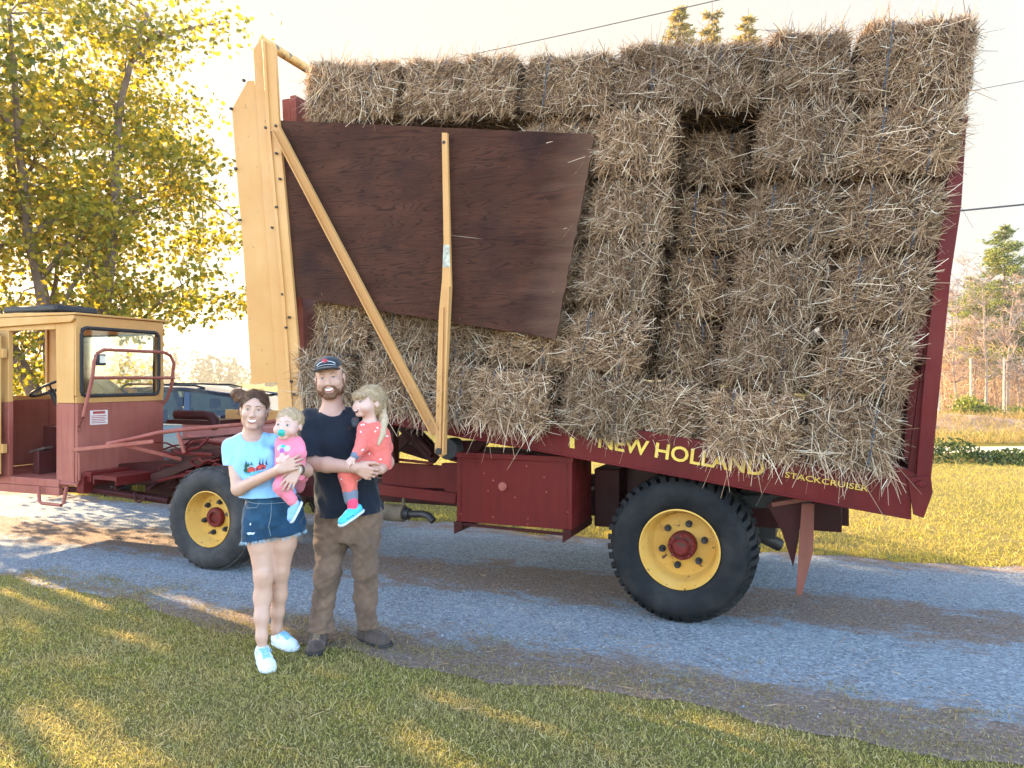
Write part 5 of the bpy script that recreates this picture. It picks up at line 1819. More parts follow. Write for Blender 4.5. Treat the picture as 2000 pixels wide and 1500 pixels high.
# t-shirt
f = Field((-.38, -.25, .80), (.16, .26, 1.50), .005)
f.cap(P(478, 862, .02), shL, .054, .058, .04); f.cap(shL, P(458, 918, -.02), .062, .066, .03)
f.cap(P(508, 860, .02), shR, .052, .056, .04); f.cap(shR, P(566, 905, .03), .058, .06, .03)
a_ = P(459, 908, -.02); f.cutwin((-.38, -.3, .9), (P(490, 0)[0], .3, a_[2]+.03), a_, (.03, 0, -1))
f.torso([(P(0,978)[2], P(527,0)[0], .0, .180, .128), (P(0,950)[2], P(519,0)[0], .0, .165, .122), (P(0,915)[2], P(508,0)[0], -.005, .157, .125), (P(0,885)[2], P(501,0)[0], .0, .157, .122), (P(0,866)[2], P(497,0)[0], .015, .13, .09), (P(0,852)[2], P(494,0)[0], .02, .07, .06)], .03)
for q in (-1, 1): f.ell(P(503+q*20, 897, -.075), (.062, .05, .066), .06)
f.ripple(.0065, (5, 5, 4), 31); f.ripple(.003, (10, 10, 7), 32)
f.cut(P(527, 968), (.05, 0, -1))
f.cap(P(492, 820, .0), P(493, 853, .0), .060, .060, .008, True); f.ell(P(495, 852, -.075), (.056, .06, .036), .01, None, True)
blue = cloth_mat('pale_blue_tshirt', (.27, .50, .80), .07, 420, .15)
ts = wom.put('t_shirt', f, blue, wom.root, 1)
tb = bvh_of(ts)
fr = (P(513, 908), rotm(8), 1.0)
tri = lambda x, z, w, h: [(x-w, z), (x+w, z), (x, z+h)]
decal('print', [[(-.088, -.042), (-.05, -.050), (.02, -.034), (.08, -.030), (.08, -.022), (-.02, -.020), (-.085, -.030)]], fr, tb, simple('blue_print', (.12, .38, .55), .8, 0, .3, 60), ts, .0025, .012)
decal('print', [tri(-.073, -.024, .020, .034)[:2]+[(-.066, .0), (-.060, .0), (-.073, .040), (-.086, 0), (-.080, 0)], tri(-.042, -.010, .017, .045), [(-.088, -.030), (-.05, -.036), (-.055, -.022), (-.08, -.018)], tri(-.060, -.02, .018, .05)],
      fr, tb, simple('dark_green_print', (.025, .10, .055), .8, 0, .5, 60), ts, .0035, .012)
decal('print', [[(-.066, -.030), (-.018, -.022), (-.018, -.004), (-.045, .004), (-.066, -.010)], [(-.014, -.020), (.044, -.006), (.044, .014), (.012, .022), (-.014, .002)]], fr, tb, simple('red_barn_print', (.50, .055, .045), .8, 0, .25, 60), ts, .0045, .012)
decal('print', [[(-.068, -.008), (-.046, .007), (-.014, -.001), (-.014, .002), (-.042, .014), (-.07, -.003)], [(-.018, .004), (.012, .025), (.048, .015), (.048, .020), (.014, .032), (-.018, .010)]], fr, tb, simple('pale_roof_print', (.42, .55, .66), .8, 0, .2, 60), ts, .0055, .012)
decal('print', [[(-.04+q-.003, .020), (-.04+q+.012, .012), (-.04+q+.010, .020), (-.04+q+.006, .034), (-.04+q+.004, .064-abs(q-.055)*.3), (-.04+q+.001, .034)] for q in (.045, .062, .082)]+
      [[(-.01, -.016), (0, -.013), (0, -.002), (-.01, -.005)], [(.02, -.010), (.034, -.006), (.034, .004), (.02, .0)]], fr, tb, simple('navy_print', (.015, .03, .07), .8, 0, .3), ts, .0062, .012)
# denim shorts with frayed hems
f = Field((-.30, -.24, .62), (.30, .28, 1.02), .005)
f.torso([(P(0,1045)[2], P(536,0)[0], .01, .186, .125), (P(0,1010)[2], P(535,0)[0], .01, .186, .128), (P(0,985)[2], P(533,0)[0], .01, .176, .122), (P(0,966)[2], P(531,0)[0], .01, .166, .116)], .02)
f.cap(P(508, 1015, .0), P(506, 1072, -.01), .104, .108, .02); f.cap(P(559, 1015, .02), P(566, 1060, .03), .100, .100, .02)
f.cap(P(538, 1026, -.125), P(538, 1072, -.14), .005, .050, .02, True)
f.ripple(.0045, (6, 6, 9), 41); f.ripple(.002, (14, 14, 14), 42)
f.cut(P(507, 1052, 0), (.15, 0, -1)); f.cut(P(533, 968), (0, 0, 1))
denim = cloth_mat('dark_denim', (.008, .034, .072), .4, 500, .3, 0, (.024, .085, .15))
sh = wom.put('shorts', f, denim, wom.root, 1)
sbv = bvh_of(sh)
decal('ripped_patch', [[(-.03, 0), (-.012, .004), (.006, .001), (.022, .004), (.012, -.010), (-.006, -.008), (-.02, -.012)]], (P(503, 1034), np.eye(3), 1.0), sbv, simple('white_fray', (.55, .62, .70), .9, 0, .3, 80), sh, .002, .01)
decal('ripped_patch', [[(-.006, 0), (.002, .012), (.006, .0), (.0, -.008)]], (P(500, 1018), np.eye(3), 1.0), sbv, bpy.data.materials['white_fray'], sh, .002, .01)
m = MB()
seam = simple('denim_stitching', (.16, .20, .22), .8)
for pts in ([(541, 975), (541, 1000), (537, 1022), (541, 1045)], [(478, 980), (490, 988), (512, 986), (520, 972)], [(479, 974), (505, 978), (535, 978), (582, 976)]):
    q = []
    for i in range(len(pts)-1):
        for t in np.linspace(0, 1, 5)[:-1]: q.append((pts[i][0]+(pts[i+1][0]-pts[i][0])*t, pts[i][1]+(pts[i+1][1]-pts[i][1])*t))
    out_ = []
    for x, y in q:
        p = P(x, y); h = sbv.ray_cast(Vector((p[0], -.5, p[2])), Vector((0, 1, 0)))
        if h[0]: out_.append(h[0]+Vector((0, -.0015, 0)))
    if len(out_) > 2: m.tube(out_, .0022, 4)
m.build('stitching', seam, sh)
m = MB()
for k in range(420):
    t = r_.uniform(0, 2*math.pi); leg = r_.random() < .5
    cx, cy = (P(508, 0)[0], .0) if leg else (P(560, 0)[0], .025)
    x, y = cx+.112*math.cos(t), cy+.112*math.sin(t)
    z = P(507, 1052)[2]+.15*(x-P(507, 0)[0])
    h = sbv.find_nearest(Vector((x, y, z+.006)))
    if h[0] is None: continue
    p = np.array(h[0]); p[2] = min(p[2], z+.012)
    q = p+np.array([r_.normal()*.006, r_.normal()*.004, -r_.uniform(.008, .024)])
    m.tube([p, q], .0011, 3)
m.build('frayed_hem', simple('pale_threads', (.34, .46, .56), .9, 0, .3, 90), sh)
# shoes
wm_ = cloth_mat('white_canvas_shoe', (.62, .68, .72), .08, 300, .2); ws_ = simple('white_rubber', (.66, .68, .68), .6, 0, .06)
lace = cloth_mat('pale_blue_lace', (.22, .45, .66), .1)
a_ = P(512, 0, -.03); b_ = P(529, 0, -.25)
sneaker(wom, (a_[0]-.006, -.035, 0), (b_[0]+.0, -.285, 0), 0, .092, wm_, ws_, 'shoe', .066, False, lace)
a_ = P(537, 0, .17); b_ = P(572, 0, .12)
sneaker(wom, (a_[0]-.005, .20, 0), (b_[0]+.02, .075, 0), 0, .092, wm_, ws_, 'shoe', .066, False, lace)
m = MB()
wv = wrR+(elR-wrR)*.12; ax_ = (elR-wrR)/np.linalg.norm(elR-wrR)
m.cyl(tuple(wv-ax_*.016), tuple(wv+ax_*.016), .034, 20)
WT = m.build('watch', cloth_mat('brown_watch_strap', (.07, .04, .028), .2), wom.root, .004)
m = MB(); m.cyl(tuple(wv+np.array([.004, -.028, .004])), tuple(wv+np.array([.006, -.042, .005])), .019, 20); m.build('watch_face', MAT['steel'], WT)

# ---- the baby on the woman's arm
bab = Person(564, 4.60, 'fair haired baby in pink with a green dummy, carried on the woman\'s arm')
P = bab.p
bR = rotm(-8, -4, 3); bc_ = P(563, 830, 0); bS = .90
f = Field((-.20, -.28, .78), (.22, .30, 1.58), .004)
Hc = head(f, bc_, bR, bS, True, 1, P(565, 862, .015), .038)
f.torso([(P(0,930)[2], P(566,0)[0], .0, .075, .065), (P(0,895)[2], P(567,0)[0], .0, .078, .066), (P(0,868)[2], P(567,0)[0], .0, .070, .058), (P(0,858)[2], P(566,0)[0], .0, .04, .035)], .03)
ak = {}
f.cap(P(548, 868, .0), P(549, 886, -.04), .028, .024); f.cap(P(549, 886, -.04), P(552, 890, -.09), .022, .017)
hand(f, P(552, 891, -.09), (-.25, -.6, -.3), (0, .2, -1), (1, 0, 0), .42, (35, 45, 30), 4, rr=.010)
f.cap(P(584, 868, .0), P(588, 888, -.03), .028, .024); f.cap(P(588, 888, -.03), P(566, 892, -.10), .023, .018)
hand(f, P(562, 893, -.105), (-.8, -.2, -.3), (0, .4, -1), (0, -.5, .7), .42, (35, 45, 30), 4, rr=.010)
f.chain([P(560, 922, -.02), P(549, 950, -.09), P(574, 982, -.07)], [.046, .040, .028], .02)
f.chain([P(574, 920, .02), P(586, 932, .14), P(584, 955, .21)], [.042, .036, .026], .02)
bbody = bab.put('body', f, SK_C, None, 1)
fb = face(bab, bbody, bc_, bR, bS, BROW_L, None, .006)
f = Field(bc_-.15, bc_+.15, .0035)
f.ell(Hc(0, .026, .036), np.array((.088, .100, .084))*bS, .01, bR); f.ell(Hc(-.03, .05, -.03), np.array((.058, .05, .07))*bS, .02, bR)
f.ell(Hc(.01, -.118, -.045), np.array((.088, .100, .100))*bS, .014, bR, True)
for q in (-1, 1): f.ell(Hc(q*.092, .012, -.015), np.array((.028, .022, .028))*bS, .006, bR, True)
f.ripple(.0025, (16, 16, 16), 8)
blond = hair_mat('blond_hair', [(.3, (.30, .19, .105)), (.6, (.50, .35, .21)), (.8, (.66, .52, .36))])
bab.put('hair', f, blond, bbody, 1)
f = Field((-.18, -.24, .95), (.20, .18, 1.36), .004)
f.torso([(P(0,922)[2], P(566,0)[0], .0, .092, .082), (P(0,880)[2], P(567,0)[0], .0, .088, .078), (P(0,866)[2], P(567,0)[0], .0, .078, .066), (P(0,854)[2], P(566,0)[0], .0, .045, .044)], .02)
f.cap(P(550, 864, .0), P(549, 884, -.04), .036, .033, .02); f.cap(P(549, 884, -.04), P(551, 889, -.075), .030, .026, .01)
f.cap(P(582, 864, .0), P(588, 886, -.03), .036, .034, .02); f.cap(P(588, 886, -.03), P(570, 891, -.09), .032, .028, .01)
f.cut(P(566, 918), (0, 0, -1)); f.cap(P(565, 838), P(565, 855), .04, .044, .006, True)
f.ripple(.003, (8, 8, 9), 51)
pink = cloth_mat('pink_jersey', (.74, .20, .27), .1, 420, .15)
bt = bab.put('top', f, pink, bab.root, 1)
bv_ = bvh_of(bt)
fr = (P(560, 873), np.eye(3), 1.0)
decal('print', [oval(-.012, .0, .026, .018), oval(.022, -.002, .022, .018)], fr, bv_, simple('lilac_print', (.46, .45, .72), .8, 0, .1), bt, .002, .01)
decal('print', [oval(-.002, .012, .013, .009)], fr, bv_, simple('teal_print', (.03, .42, .40), .8, 0, .1), bt, .0032, .01)
decal('print', [oval(-.006, -.012, .014, .013)], fr, bv_, simple('purple_print', (.36, .12, .36), .8, 0, .2, 80), bt, .0032, .01)
f = Field((-.16, -.24, .78), (.22, .28, 1.16), .004)
f.torso([(P(0,936)[2], P(566,0)[0], .0, .084, .074), (P(0,915)[2], P(567,0)[0], .0, .084, .074), (P(0,896)[2], P(567,0)[0], .0, .080, .07)], .02)
f.chain([P(560, 920, -.02), P(549, 950, -.09), P(569, 975, -.075)], [.050, .046, .036], .02)
f.chain([P(574, 918, .02), P(586, 932, .14), P(584, 950, .20)], [.050, .044, .036], .02)
f.ripple(.0035, (7, 7, 12), 52)
bab.put('trousers', f, pink, bab.root, 1)
cro = simple('blue_foam_shoe', (.20, .36, .66), .6, 0, .12)
def dangling_shoe(Pn, heel, toe, side, width, mat, solem, name='shoe', straps=False):
    heel = np.array(heel); toe = np.array(toe); d = toe-heel; L = np.linalg.norm(d); d /= L
    up = np.array(side, float); up -= d*(up @ d); up /= np.linalg.norm(up)      # points out of the top of the foot
    sd = np.cross(d, up)
    f = Field(np.minimum(heel, toe)-.08, np.maximum(heel, toe)+.08, .0035)
    q = lambda t, u, s_=0: heel+d*L*t+up*u+sd*s_
    f.cap(q(.12, .030), q(.5, .026), width*.42, width*.46, .02); f.cap(q(.5, .022), q(.85, .014), width*.46, width*.46, .02)
    f.cutwin(f.lo, f.lo+f.h*f.n, q(0, .004), -up)
    f.ell(q(.22, .070), (.030, .030, .030), .006, None, True)
    if straps:
        for t in (.50, .62, .74):
            for sg in (-1, 1): f.cap(q(t-.02, .022, sg*.022), q(t+.05, .016, sg*.05), .0050, .006, .003, True)
    o = Pn.put(name, f, mat, Pn.root, 1)
    g = Field(np.minimum(heel, toe)-.08, np.maximum(heel, toe)+.08, .0035)
    g.cap(q(.10, .006), q(.5, .006), width*.45, width*.49, .01); g.cap(q(.5, .006), q(.88, .006), width*.49, width*.49, .01)
    g.cutwin(g.lo, g.lo+g.h*g.n, q(0, .010), up); g.cutwin(g.lo, g.lo+g.h*g.n, q(0, -.006), -up)
    Pn.put('sole', g, solem, o, 1)
    return o
wsole = simple('pale_sole', (.58, .60, .64), .6, 0, .06)
dangling_shoe(bab, P(588, 984, -.05), P(571, 1018, -.10), (-.85, -.5, .25), .058, cro, wsole)
m = MB()
m.sphere(Hc(0, -.098, -.052), .022*1.0, 10, (1, .45, 1)); m.sphere(Hc(0, -.108, -.052), .009, 8, (1, .6, 1))
m.build('dummy', simple('green_dummy', (.015, .36, .29), .3, 0, .1), bbody)

# ---- the girl on the man's arm
girl = Person(722, 4.82, 'blond girl with a ponytail in coral pyjamas and blue sandals, sitting on the man\'s arm')
P = girl.p
gR = rotm(-42, -6, -4); gc = P(718, 787, 0); gS = .93
f = Field((-.26, -.34, .70), (.20, .50, 1.66), .004)
Hg = head(f, gc, gR, gS, True, 1, P(722, 822, .01), .038)
f.torso([(P(0,908)[2], P(737,0)[0], .0, .080, .075), (P(0,870)[2], P(732,0)[0], .0, .080, .072), (P(0,838)[2], P(727,0)[0], .0, .082, .064), (P(0,824)[2], P(724,0)[0], .0, .05, .04)], .03)
f.cap(P(708, 838, -.03), P(706, 872, -.11), .030, .026); f.cap(P(706, 872, -.11), P(693, 890, -.19), .025, .018)
hand(f, P(691, 892, -.20), (-.35, -.1, -.4), (.3, .6, -.2), (.6, -.3, -.2), .58, (25, 30, 20), 4, rr=.0088)
f.cap(P(747, 842, .0), P(757, 875, .05), .030, .026); f.cap(P(757, 875, .05), P(745, 885, .18), .025, .018)
hand(f, P(743, 885, .19), (-.6, .5, .1), (-.2, -.5, 0), (0, 0, 1), .58, (20, 25, 20), 4, rr=.0088)
f.chain([P(738, 902, -.03), P(680, 926, -.10), P(685, 972, -.11), P(690, 992, -.12)], [.054, .042, .030, .028], .02)
f.chain([P(746, 900, .04), P(728, 906, .33), P(722, 950, .36)], [.052, .042, .028], .02)
f.cap(P(690, 994, -.12), P(676, 1012, -.17), .028, .022, .02)
gbody = girl.put('body', f, SK_C, None, 1)
face(girl, gbody, gc, gR, gS, BROW_L, 'laugh', .0055)
f = Field(gc-.2, gc+.2, .0035)
f.ell(Hg(0, .026, .036), np.array((.089, .102, .086))*gS, .01, gR); f.ell(Hg(0, .05, -.02), np.array((.078, .070, .062))*gS, .02, gR)
f.ell(Hg(0, -.130, -.065), np.array((.090, .110, .092))*gS, .012, gR, True)
f.ell(Hg(0, -.06, -.12), np.array((.12, .12, .07))*gS, .01, gR, True)
f.ell(Hg(0, -.074, .040), np.array((.066, .030, .030))*gS, .012, gR)
for q in (-1, 1): f.ell(Hg(q*.092, .014, -.016), np.array((.028, .022, .030))*gS, .006, gR, True)
f.ripple(.003, (16, 16, 16), 9)
gh = girl.put('hair', f, blond, gbody, 1)
f = Field((-.1, -.12, 1.22), (.2, .25, 1.62), .0035)
pt0 = Hg(.02, .10, .02)
tail = [pt0, P(746, 795, .05), P(750, 822, .01), P(746, 848, -.05), P(739, 868, -.085)]
f.chain(tail, [.026, .026, .027, .022, .008], .01)
f.ripple(.003, (20, 20, 6), 10)
girl.put('ponytail', f, hair_mat('straw_blond_hair', [(.3, (.36, .24, .14)), (.6, (.58, .43, .28)), (.8, (.74, .60, .44))]), gh, 1)
coral = cloth_mat('coral_jersey', (.70, .145, .115), .12, 420, .15)
greyc = cloth_mat('grey_cuff', (.16, .18, .23), .1)
f = Field((-.26, -.34, .80), (.20, .50, 1.48), .004)
f.torso([(P(0,915)[2], P(737,0)[0], .0, .092, .088), (P(0,870)[2], P(733,0)[0], .0, .094, .084), (P(0,840)[2], P(728,0)[0], .0, .092, .074), (P(0,824)[2], P(724,0)[0], .0, .058, .05)], .03)
f.cap(P(710, 836, -.02), P(706, 872, -.11), .042, .039, .02); f.cap(P(706, 872, -.11), P(696, 887, -.178), .039, .031, .02)
f.cap(P(745, 840, .0), P(756, 875, .05), .042, .038, .02); f.cap(P(756, 875, .05), P(747, 884, .16), .036, .028, .02)
f.chain([P(738, 900, -.03), P(680, 926, -.10), P(684.5, 966, -.11)], [.066, .056, .040], .02)
f.chain([P(746, 898, .04), P(728, 905, .33), P(722, 940, .36)], [.062, .052, .038], .02)
f.ripple(.004, (7, 7, 8), 61); f.ripple(.002, (13, 13, 13), 62)
f.cap(P(722, 805), P(723, 826), .042, .044, .006, True)
gp = girl.put('pyjamas', f, coral, girl.root, 1)
gb = bvh_of(gp)
sp = []
for k in range(34):
    x, y = r_.uniform(-.24, .17), r_.uniform(.85, 1.43)
    sp.append(oval(x, y, .0045, .0075, 7, r_.uniform(0, 3)))
decal('print', sp, (np.array([0., 0, 0]), np.eye(3), 1.0), gb, simple('white_spots', (.75, .66, .62), .8, 0, .1), gp, .002, .008, .6)
f = Field((-.26, -.34, .80), (.20, .0, 1.48), .0035)
f.cap(P(684.5, 964, -.11), P(685.5, 974, -.112), .047, .043, .003); f.cap(P(695.5, 887, -.178), P(693.5, 890, -.19), .028, .027, .003)
gcuf = girl.put('cuff', f, greyc, gp, 0)
f = Field(P(690, 990, -.13)-.1, P(690, 990, -.13)+.1, .0035)
f.cap(P(688.5, 981, -.13), P(690, 996, -.13), .033, .033, .004); f.cap(P(690, 996, -.13), P(680, 1008, -.16), .033, .028, .01)
girl.put('sock', f, cloth_mat('hot_pink_sock', (.80, .07, .14), .1), girl.root, 1)
dangling_shoe(girl, P(707, 998, -.10), P(666, 1026, -.20), (-.55, -.45, .85), .070, simple('blue_sandal', (.06, .48, .62), .55, 0, .15), wsole, 'sandal', True)

# fine hairs lying on the moulded hair, and a few lifting off it
def hairs(obj, n, flow, length, width, stops, seed, lift=.12):
    r = np.random.default_rng(seed)
    me = obj.data
    V = np.zeros(len(me.vertices)*3, dtype=np.float32); me.vertices.foreach_get('co', V); V = V.reshape(-1, 3)
    N = np.zeros(len(me.vertices)*3, dtype=np.float32); me.vertices.foreach_get('normal', N); N = N.reshape(-1, 3)
    i = r.integers(0, len(V), n)
    P, Nn = V[i].astype(float), N[i].astype(float)
    D = flow(P)
    D = D-Nn*(D*Nn).sum(1, keepdims=True); D /= np.linalg.norm(D, axis=1, keepdims=True)+1e-6
    D = D+r.normal(size=D.shape)*.16+Nn*np.abs(r.normal(size=(n, 1)))*lift
    L = length*r.uniform(.5, 1.3, n)
    v, q = ribbons(P+Nn*.0012-D*(L*.4)[:,None], D, Nn, L, r.uniform(.6, 1.3, n)*width, np.abs(r.normal(size=n))*.12, 3, seed+1)
    nm = obj.name.split('.')[0]
    link('hair_strands', np_mesh('hair_strands', v, q), leafy(nm+'_strand', stops, .25, .45, (1, .95, .85)), obj)
byname = lambda root, nm: [o for o in bpy.data.objects if o.name.split('.')[0] == nm and (o.parent == root or (o.parent and o.parent.parent == root))][0]
BR = [(0, (.03, .014, .008)), (.6, (.11, .052, .027)), (1, (.27, .14, .07))]
BL = [(0, (.30, .19, .10)), (.5, (.52, .37, .22)), (1, (.74, .60, .42))]
GI = [(0, (.10, .042, .02)), (.6, (.24, .105, .05)), (1, (.40, .22, .12))]
hairs(hw, 2600, lambda p: bc-p, .05, .0013, BR, 201)
hairs(byname(man.root, 'beard'), 2600, lambda p: np.tile([0., -.25, -1.], (len(p), 1)), .014, .0012, GI, 202, .5)
hairs(byname(bab.root, 'hair'), 1100, lambda p: np.stack([p[:,0]*1.5, -.6+p[:,1]*0, -.8+p[:,2]*0], 1), .024, .0011, BL, 203, .04)
hairs(gh, 2600, lambda p: np.where((p[:,1] < -.06)[:,None], np.array([0., -.1, -1.]), pt0-p), .05, .0013, BL, 204)
# ------------------------------------------------------------------ trees, fences, car, wires
BARK = simple('grey_brown_bark', (.16, .105, .075), .9, 0, .35, 5, .8, 22)
LEAF = leafy('maple_leaf', [(0, (.12, .135, .018)), (.35, (.24, .225, .026)), (.7, (.40, .32, .035)), (1, (.55, .40, .05))], .58, .5, (1.0, .92, .45))

def leaf_mesh_arrays(C, size, up_bias, seed, shape='maple'):
    """one lobed leaf per centre; returns verts and polygons"""
    r = np.random.default_rng(seed)
    n = len(C)
    N = r.normal(size=(n, 3)); N[:,2] += up_bias; N /= np.linalg.norm(N, axis=1, keepdims=True)
    A = np.cross(N, r.normal(size=(n, 3))); A /= np.linalg.norm(A, axis=1, keepdims=True)
    B = np.cross(N, A)
    if shape == 'maple':
        pr = np.array([(0, -.55), (.42, -.30), (.28, -.05), (.55, .22), (.22, .25), (0, .62), (-.22, .25), (-.55, .22), (-.28, -.05), (-.42, -.30)])
    else:
        pr = np.array([(0, -.5), (.22, -.1), (.16, .3), (0, .55), (-.16, .3), (-.22, -.1)])
    s = size*r.uniform(.6, 1.25, n)
    k = len(pr)
    fold = r.uniform(.05, .35, n)
    V = C[:,None,:] + s[:,None,None]*(A[:,None,:]*pr[None,:,0,None] + B[:,None,:]*pr[None,:,1,None] + N[:,None,:]*(np.abs(pr[None,:,0])*-1)[:,:,None]*fold[:,None,None])
    return V.reshape(-1, 3), np.arange(n*k).reshape(n, k)

def branch_mesh(paths, n=7):
    m = MB()
    for pts, r0, r1 in paths: m.tube(pts, r0, n, r1)
    return m

def wiggle(a, b, n, amp, r, sag=0):
    a = np.array(a, float); b = np.array(b, float)
    P = []
    off = np.zeros(3)
    for i in range(n+1):
        t = i/n
        off = off + r.normal(size=3)*amp*(1 if 0 < i < n else 0)
        P.append(a+(b-a)*t+off*math.sin(math.pi*min(1, t*1.0))*.9+np.array([0, 0, sag*math.sin(math.pi*t)]))
    return P

def broad_tree(name, base, crown_c, crown_r, stems, nclu, per, leaf, seed, label, leafmat, cat='tree', clu_r=.34, hollow=.35, group=None):
    r = np.random.default_rng(seed)
    root = empty(name, (base[0], base[1], 0))
    tag(root, label, cat, group)
    b = np.array([base[0], base[1], 0.])
    cc = np.array(crown_c)-b; cr = np.array(crown_r)
    paths = []; nodes_ = []; ENDS = []
    for k in range(stems):
        a = 2*math.pi*k/stems + r.uniform(-.4, .4)
        top = cc+np.array([math.cos(a)*cr[0]*.55, math.sin(a)*cr[1]*.55, cr[2]*r.uniform(.35, .8)])
        st = np.array([math.cos(a)*.18, math.sin(a)*.18, 0])
        P = wiggle(st, top, 9, .10, r, 0)
        paths.append((P, .15, .03))
        nodes_ += [(p, .06) for p in P[3:]]
        for j in range(6):
            i = r.integers(3, 9)
            d = r.normal(size=3); d[2] = abs(d[2])*.5; d /= np.linalg.norm(d)
            e = P[i]+d*cr*r.uniform(.35, .6)
            Q = wiggle(P[i], e, 6, .07, r, .1)
            paths.append((Q, .05, .014)); nodes_ += [(p, .03) for p in Q[2:]]; ENDS += [Q[-1], Q[4]]
    ND = np.array([p for p, _ in nodes_])
    C = list(cc*0+e for e in ENDS)
    while len(C) < nclu:
        p = r.normal(size=3); p /= np.linalg.norm(p)
        q = p*(hollow+(1-hollow)*r.random()**.6)*cr*(.82+.18*math.sin(5*p[0]+3*p[2]+seed)+.08*r.normal())
        if q[2]+cc[2] < 1.2: continue
        C.append(cc+q)
    C = np.array(C)
    L = []
    for c in C:
        i = np.argmin(((ND-c)**2).sum(1)+r.uniform(0, .3))
        Q = wiggle(ND[i], c, 4, .05, r, .05)
        paths.append((Q, .016, .005))
        m_ = int(per*r.uniform(.5, 1.4))
        # leaves lie in flattish sprays
        d = r.normal(size=3); d /= np.linalg.norm(d)
        off = r.normal(size=(m_, 3))*clu_r*np.array([1, 1, .5])*r.uniform(.7, 1.3)
        L.append(c+off)
    branch_mesh(paths, 6).build('trunk', BARK, root)
    V, Q = leaf_mesh_arrays(np.concatenate(L), leaf, .35, seed+1)
    link('crown', np_mesh('crown', V, Q), leafmat, root)
    return root

broad_tree('maple_tree', (-7.6, 13.4), (-8.0, 13.3, 5.1), (3.6, 2.5, 4.7), 5, 265, 130, .088, 11,
           'leafy sunlit maple with several stems growing behind the yellow cab', LEAF)
LEAF2 = leafy('shaded_maple_leaf', [(0, (.08, .095, .015)), (.5, (.15, .15, .02)), (1, (.27, .22, .03))], .45, .5, (1.0, .92, .45))  # darker copy of the maple leaf, shade put into its colour
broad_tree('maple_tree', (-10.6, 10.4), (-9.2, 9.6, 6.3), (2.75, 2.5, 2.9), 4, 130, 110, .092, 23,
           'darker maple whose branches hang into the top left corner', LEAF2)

# conifers
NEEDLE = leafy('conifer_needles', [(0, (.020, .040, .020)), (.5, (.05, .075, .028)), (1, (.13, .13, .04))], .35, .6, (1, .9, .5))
NEEDLE_G = leafy('sunlit_conifer_needles', [(0, (.10, .11, .03)), (.5, (.28, .22, .06)), (1, (.46, .33, .10))], .5, .6, (1, .9, .5))  # needles again, with the low sun's gold put into their colour
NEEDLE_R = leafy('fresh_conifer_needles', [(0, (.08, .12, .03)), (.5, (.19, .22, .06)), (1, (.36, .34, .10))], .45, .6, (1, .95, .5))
def conifer(px, depth, top_py, base_w, seed, label, mat=None, low=.12, group=None, dens=1.0, name='conifer'):
    r = np.random.default_rng(seed)
    x = (px-CX)/F*depth; h = CAMH-(top_py-HY)/F*depth
    root = empty(name, (x, depth, 0)); tag(root, label, 'tree', group)
    m = MB(); m.tube([(0, 0, 0), (r.normal()*.06, 0, h*.5), (0, 0, h)], h*.014, 8, .01)
    tips = []; 
    z = h*low
    while z < h*.985:
        t = (z-h*low)/(h*(1-low))
        L = base_w*(1-t)**.9*r.uniform(.55, 1.2)+.10
        nb = 5 if t < .85 else 4
        for k in range(nb):
            if r.random() < .22: continue
            a = r.uniform(0, 6.28); ln = L*r.uniform(.6, 1.15)
            e = np.array([math.cos(a)*ln, math.sin(a)*ln, ln*r.uniform(-.25, .18)])
            b0 = np.array([0, 0, z]); mid = b0+e*.55+np.array([0, 0, -.05*ln])
            end = b0+e+np.array([0, 0, .08*ln])
            m.tube([b0, mid, end], .022*max(.3, 1-t), 4, .004)
            n_ = int((30+ln*75)*dens)
            tt = r.random(n_)**.7
            p = b0+(end-b0)*tt[:,None]
            p[:,2] -= np.abs(r.normal(size=n_))*.07*ln**.5
            p += r.normal(size=(n_, 3))*np.array([.12, .12, .06])*(.5+ln*.35)
            tips.append(p)
        z += h*.016*r.uniform(.7, 1.3)+.05
    m.build('trunk', BARK, root)
    P = np.concatenate(tips)
    d = P*np.array([1, 1, 0]); d = d/(np.linalg.norm(d, axis=1, keepdims=True)+1e-6)
    d = d+r.normal(size=d.shape)*.5; d[:,2] -= .1
    nr = r.normal(size=d.shape); 
    sz = .10+h*.0045
    V, Q = ribbons(P, d, nr/np.linalg.norm(nr, axis=1, keepdims=True), r.uniform(.7, 1.4, len(P))*sz, r.uniform(.25, .45, len(P))*sz, np.full(len(P), .1), 2, seed)
    link('crown', np_mesh('crown', V, Q), mat or NEEDLE, root)
    return root
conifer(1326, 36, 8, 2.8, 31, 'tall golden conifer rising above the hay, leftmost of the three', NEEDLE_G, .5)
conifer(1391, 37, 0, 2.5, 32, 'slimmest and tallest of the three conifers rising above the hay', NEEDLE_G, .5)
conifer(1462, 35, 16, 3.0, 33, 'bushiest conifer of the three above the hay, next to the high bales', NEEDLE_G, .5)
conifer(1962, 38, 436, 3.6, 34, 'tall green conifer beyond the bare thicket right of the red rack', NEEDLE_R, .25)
conifer(1902, 44, 535, 2.4, 35, 'shorter conifer with drooping top between the red rack and the tall conifer', NEEDLE_R, .3)

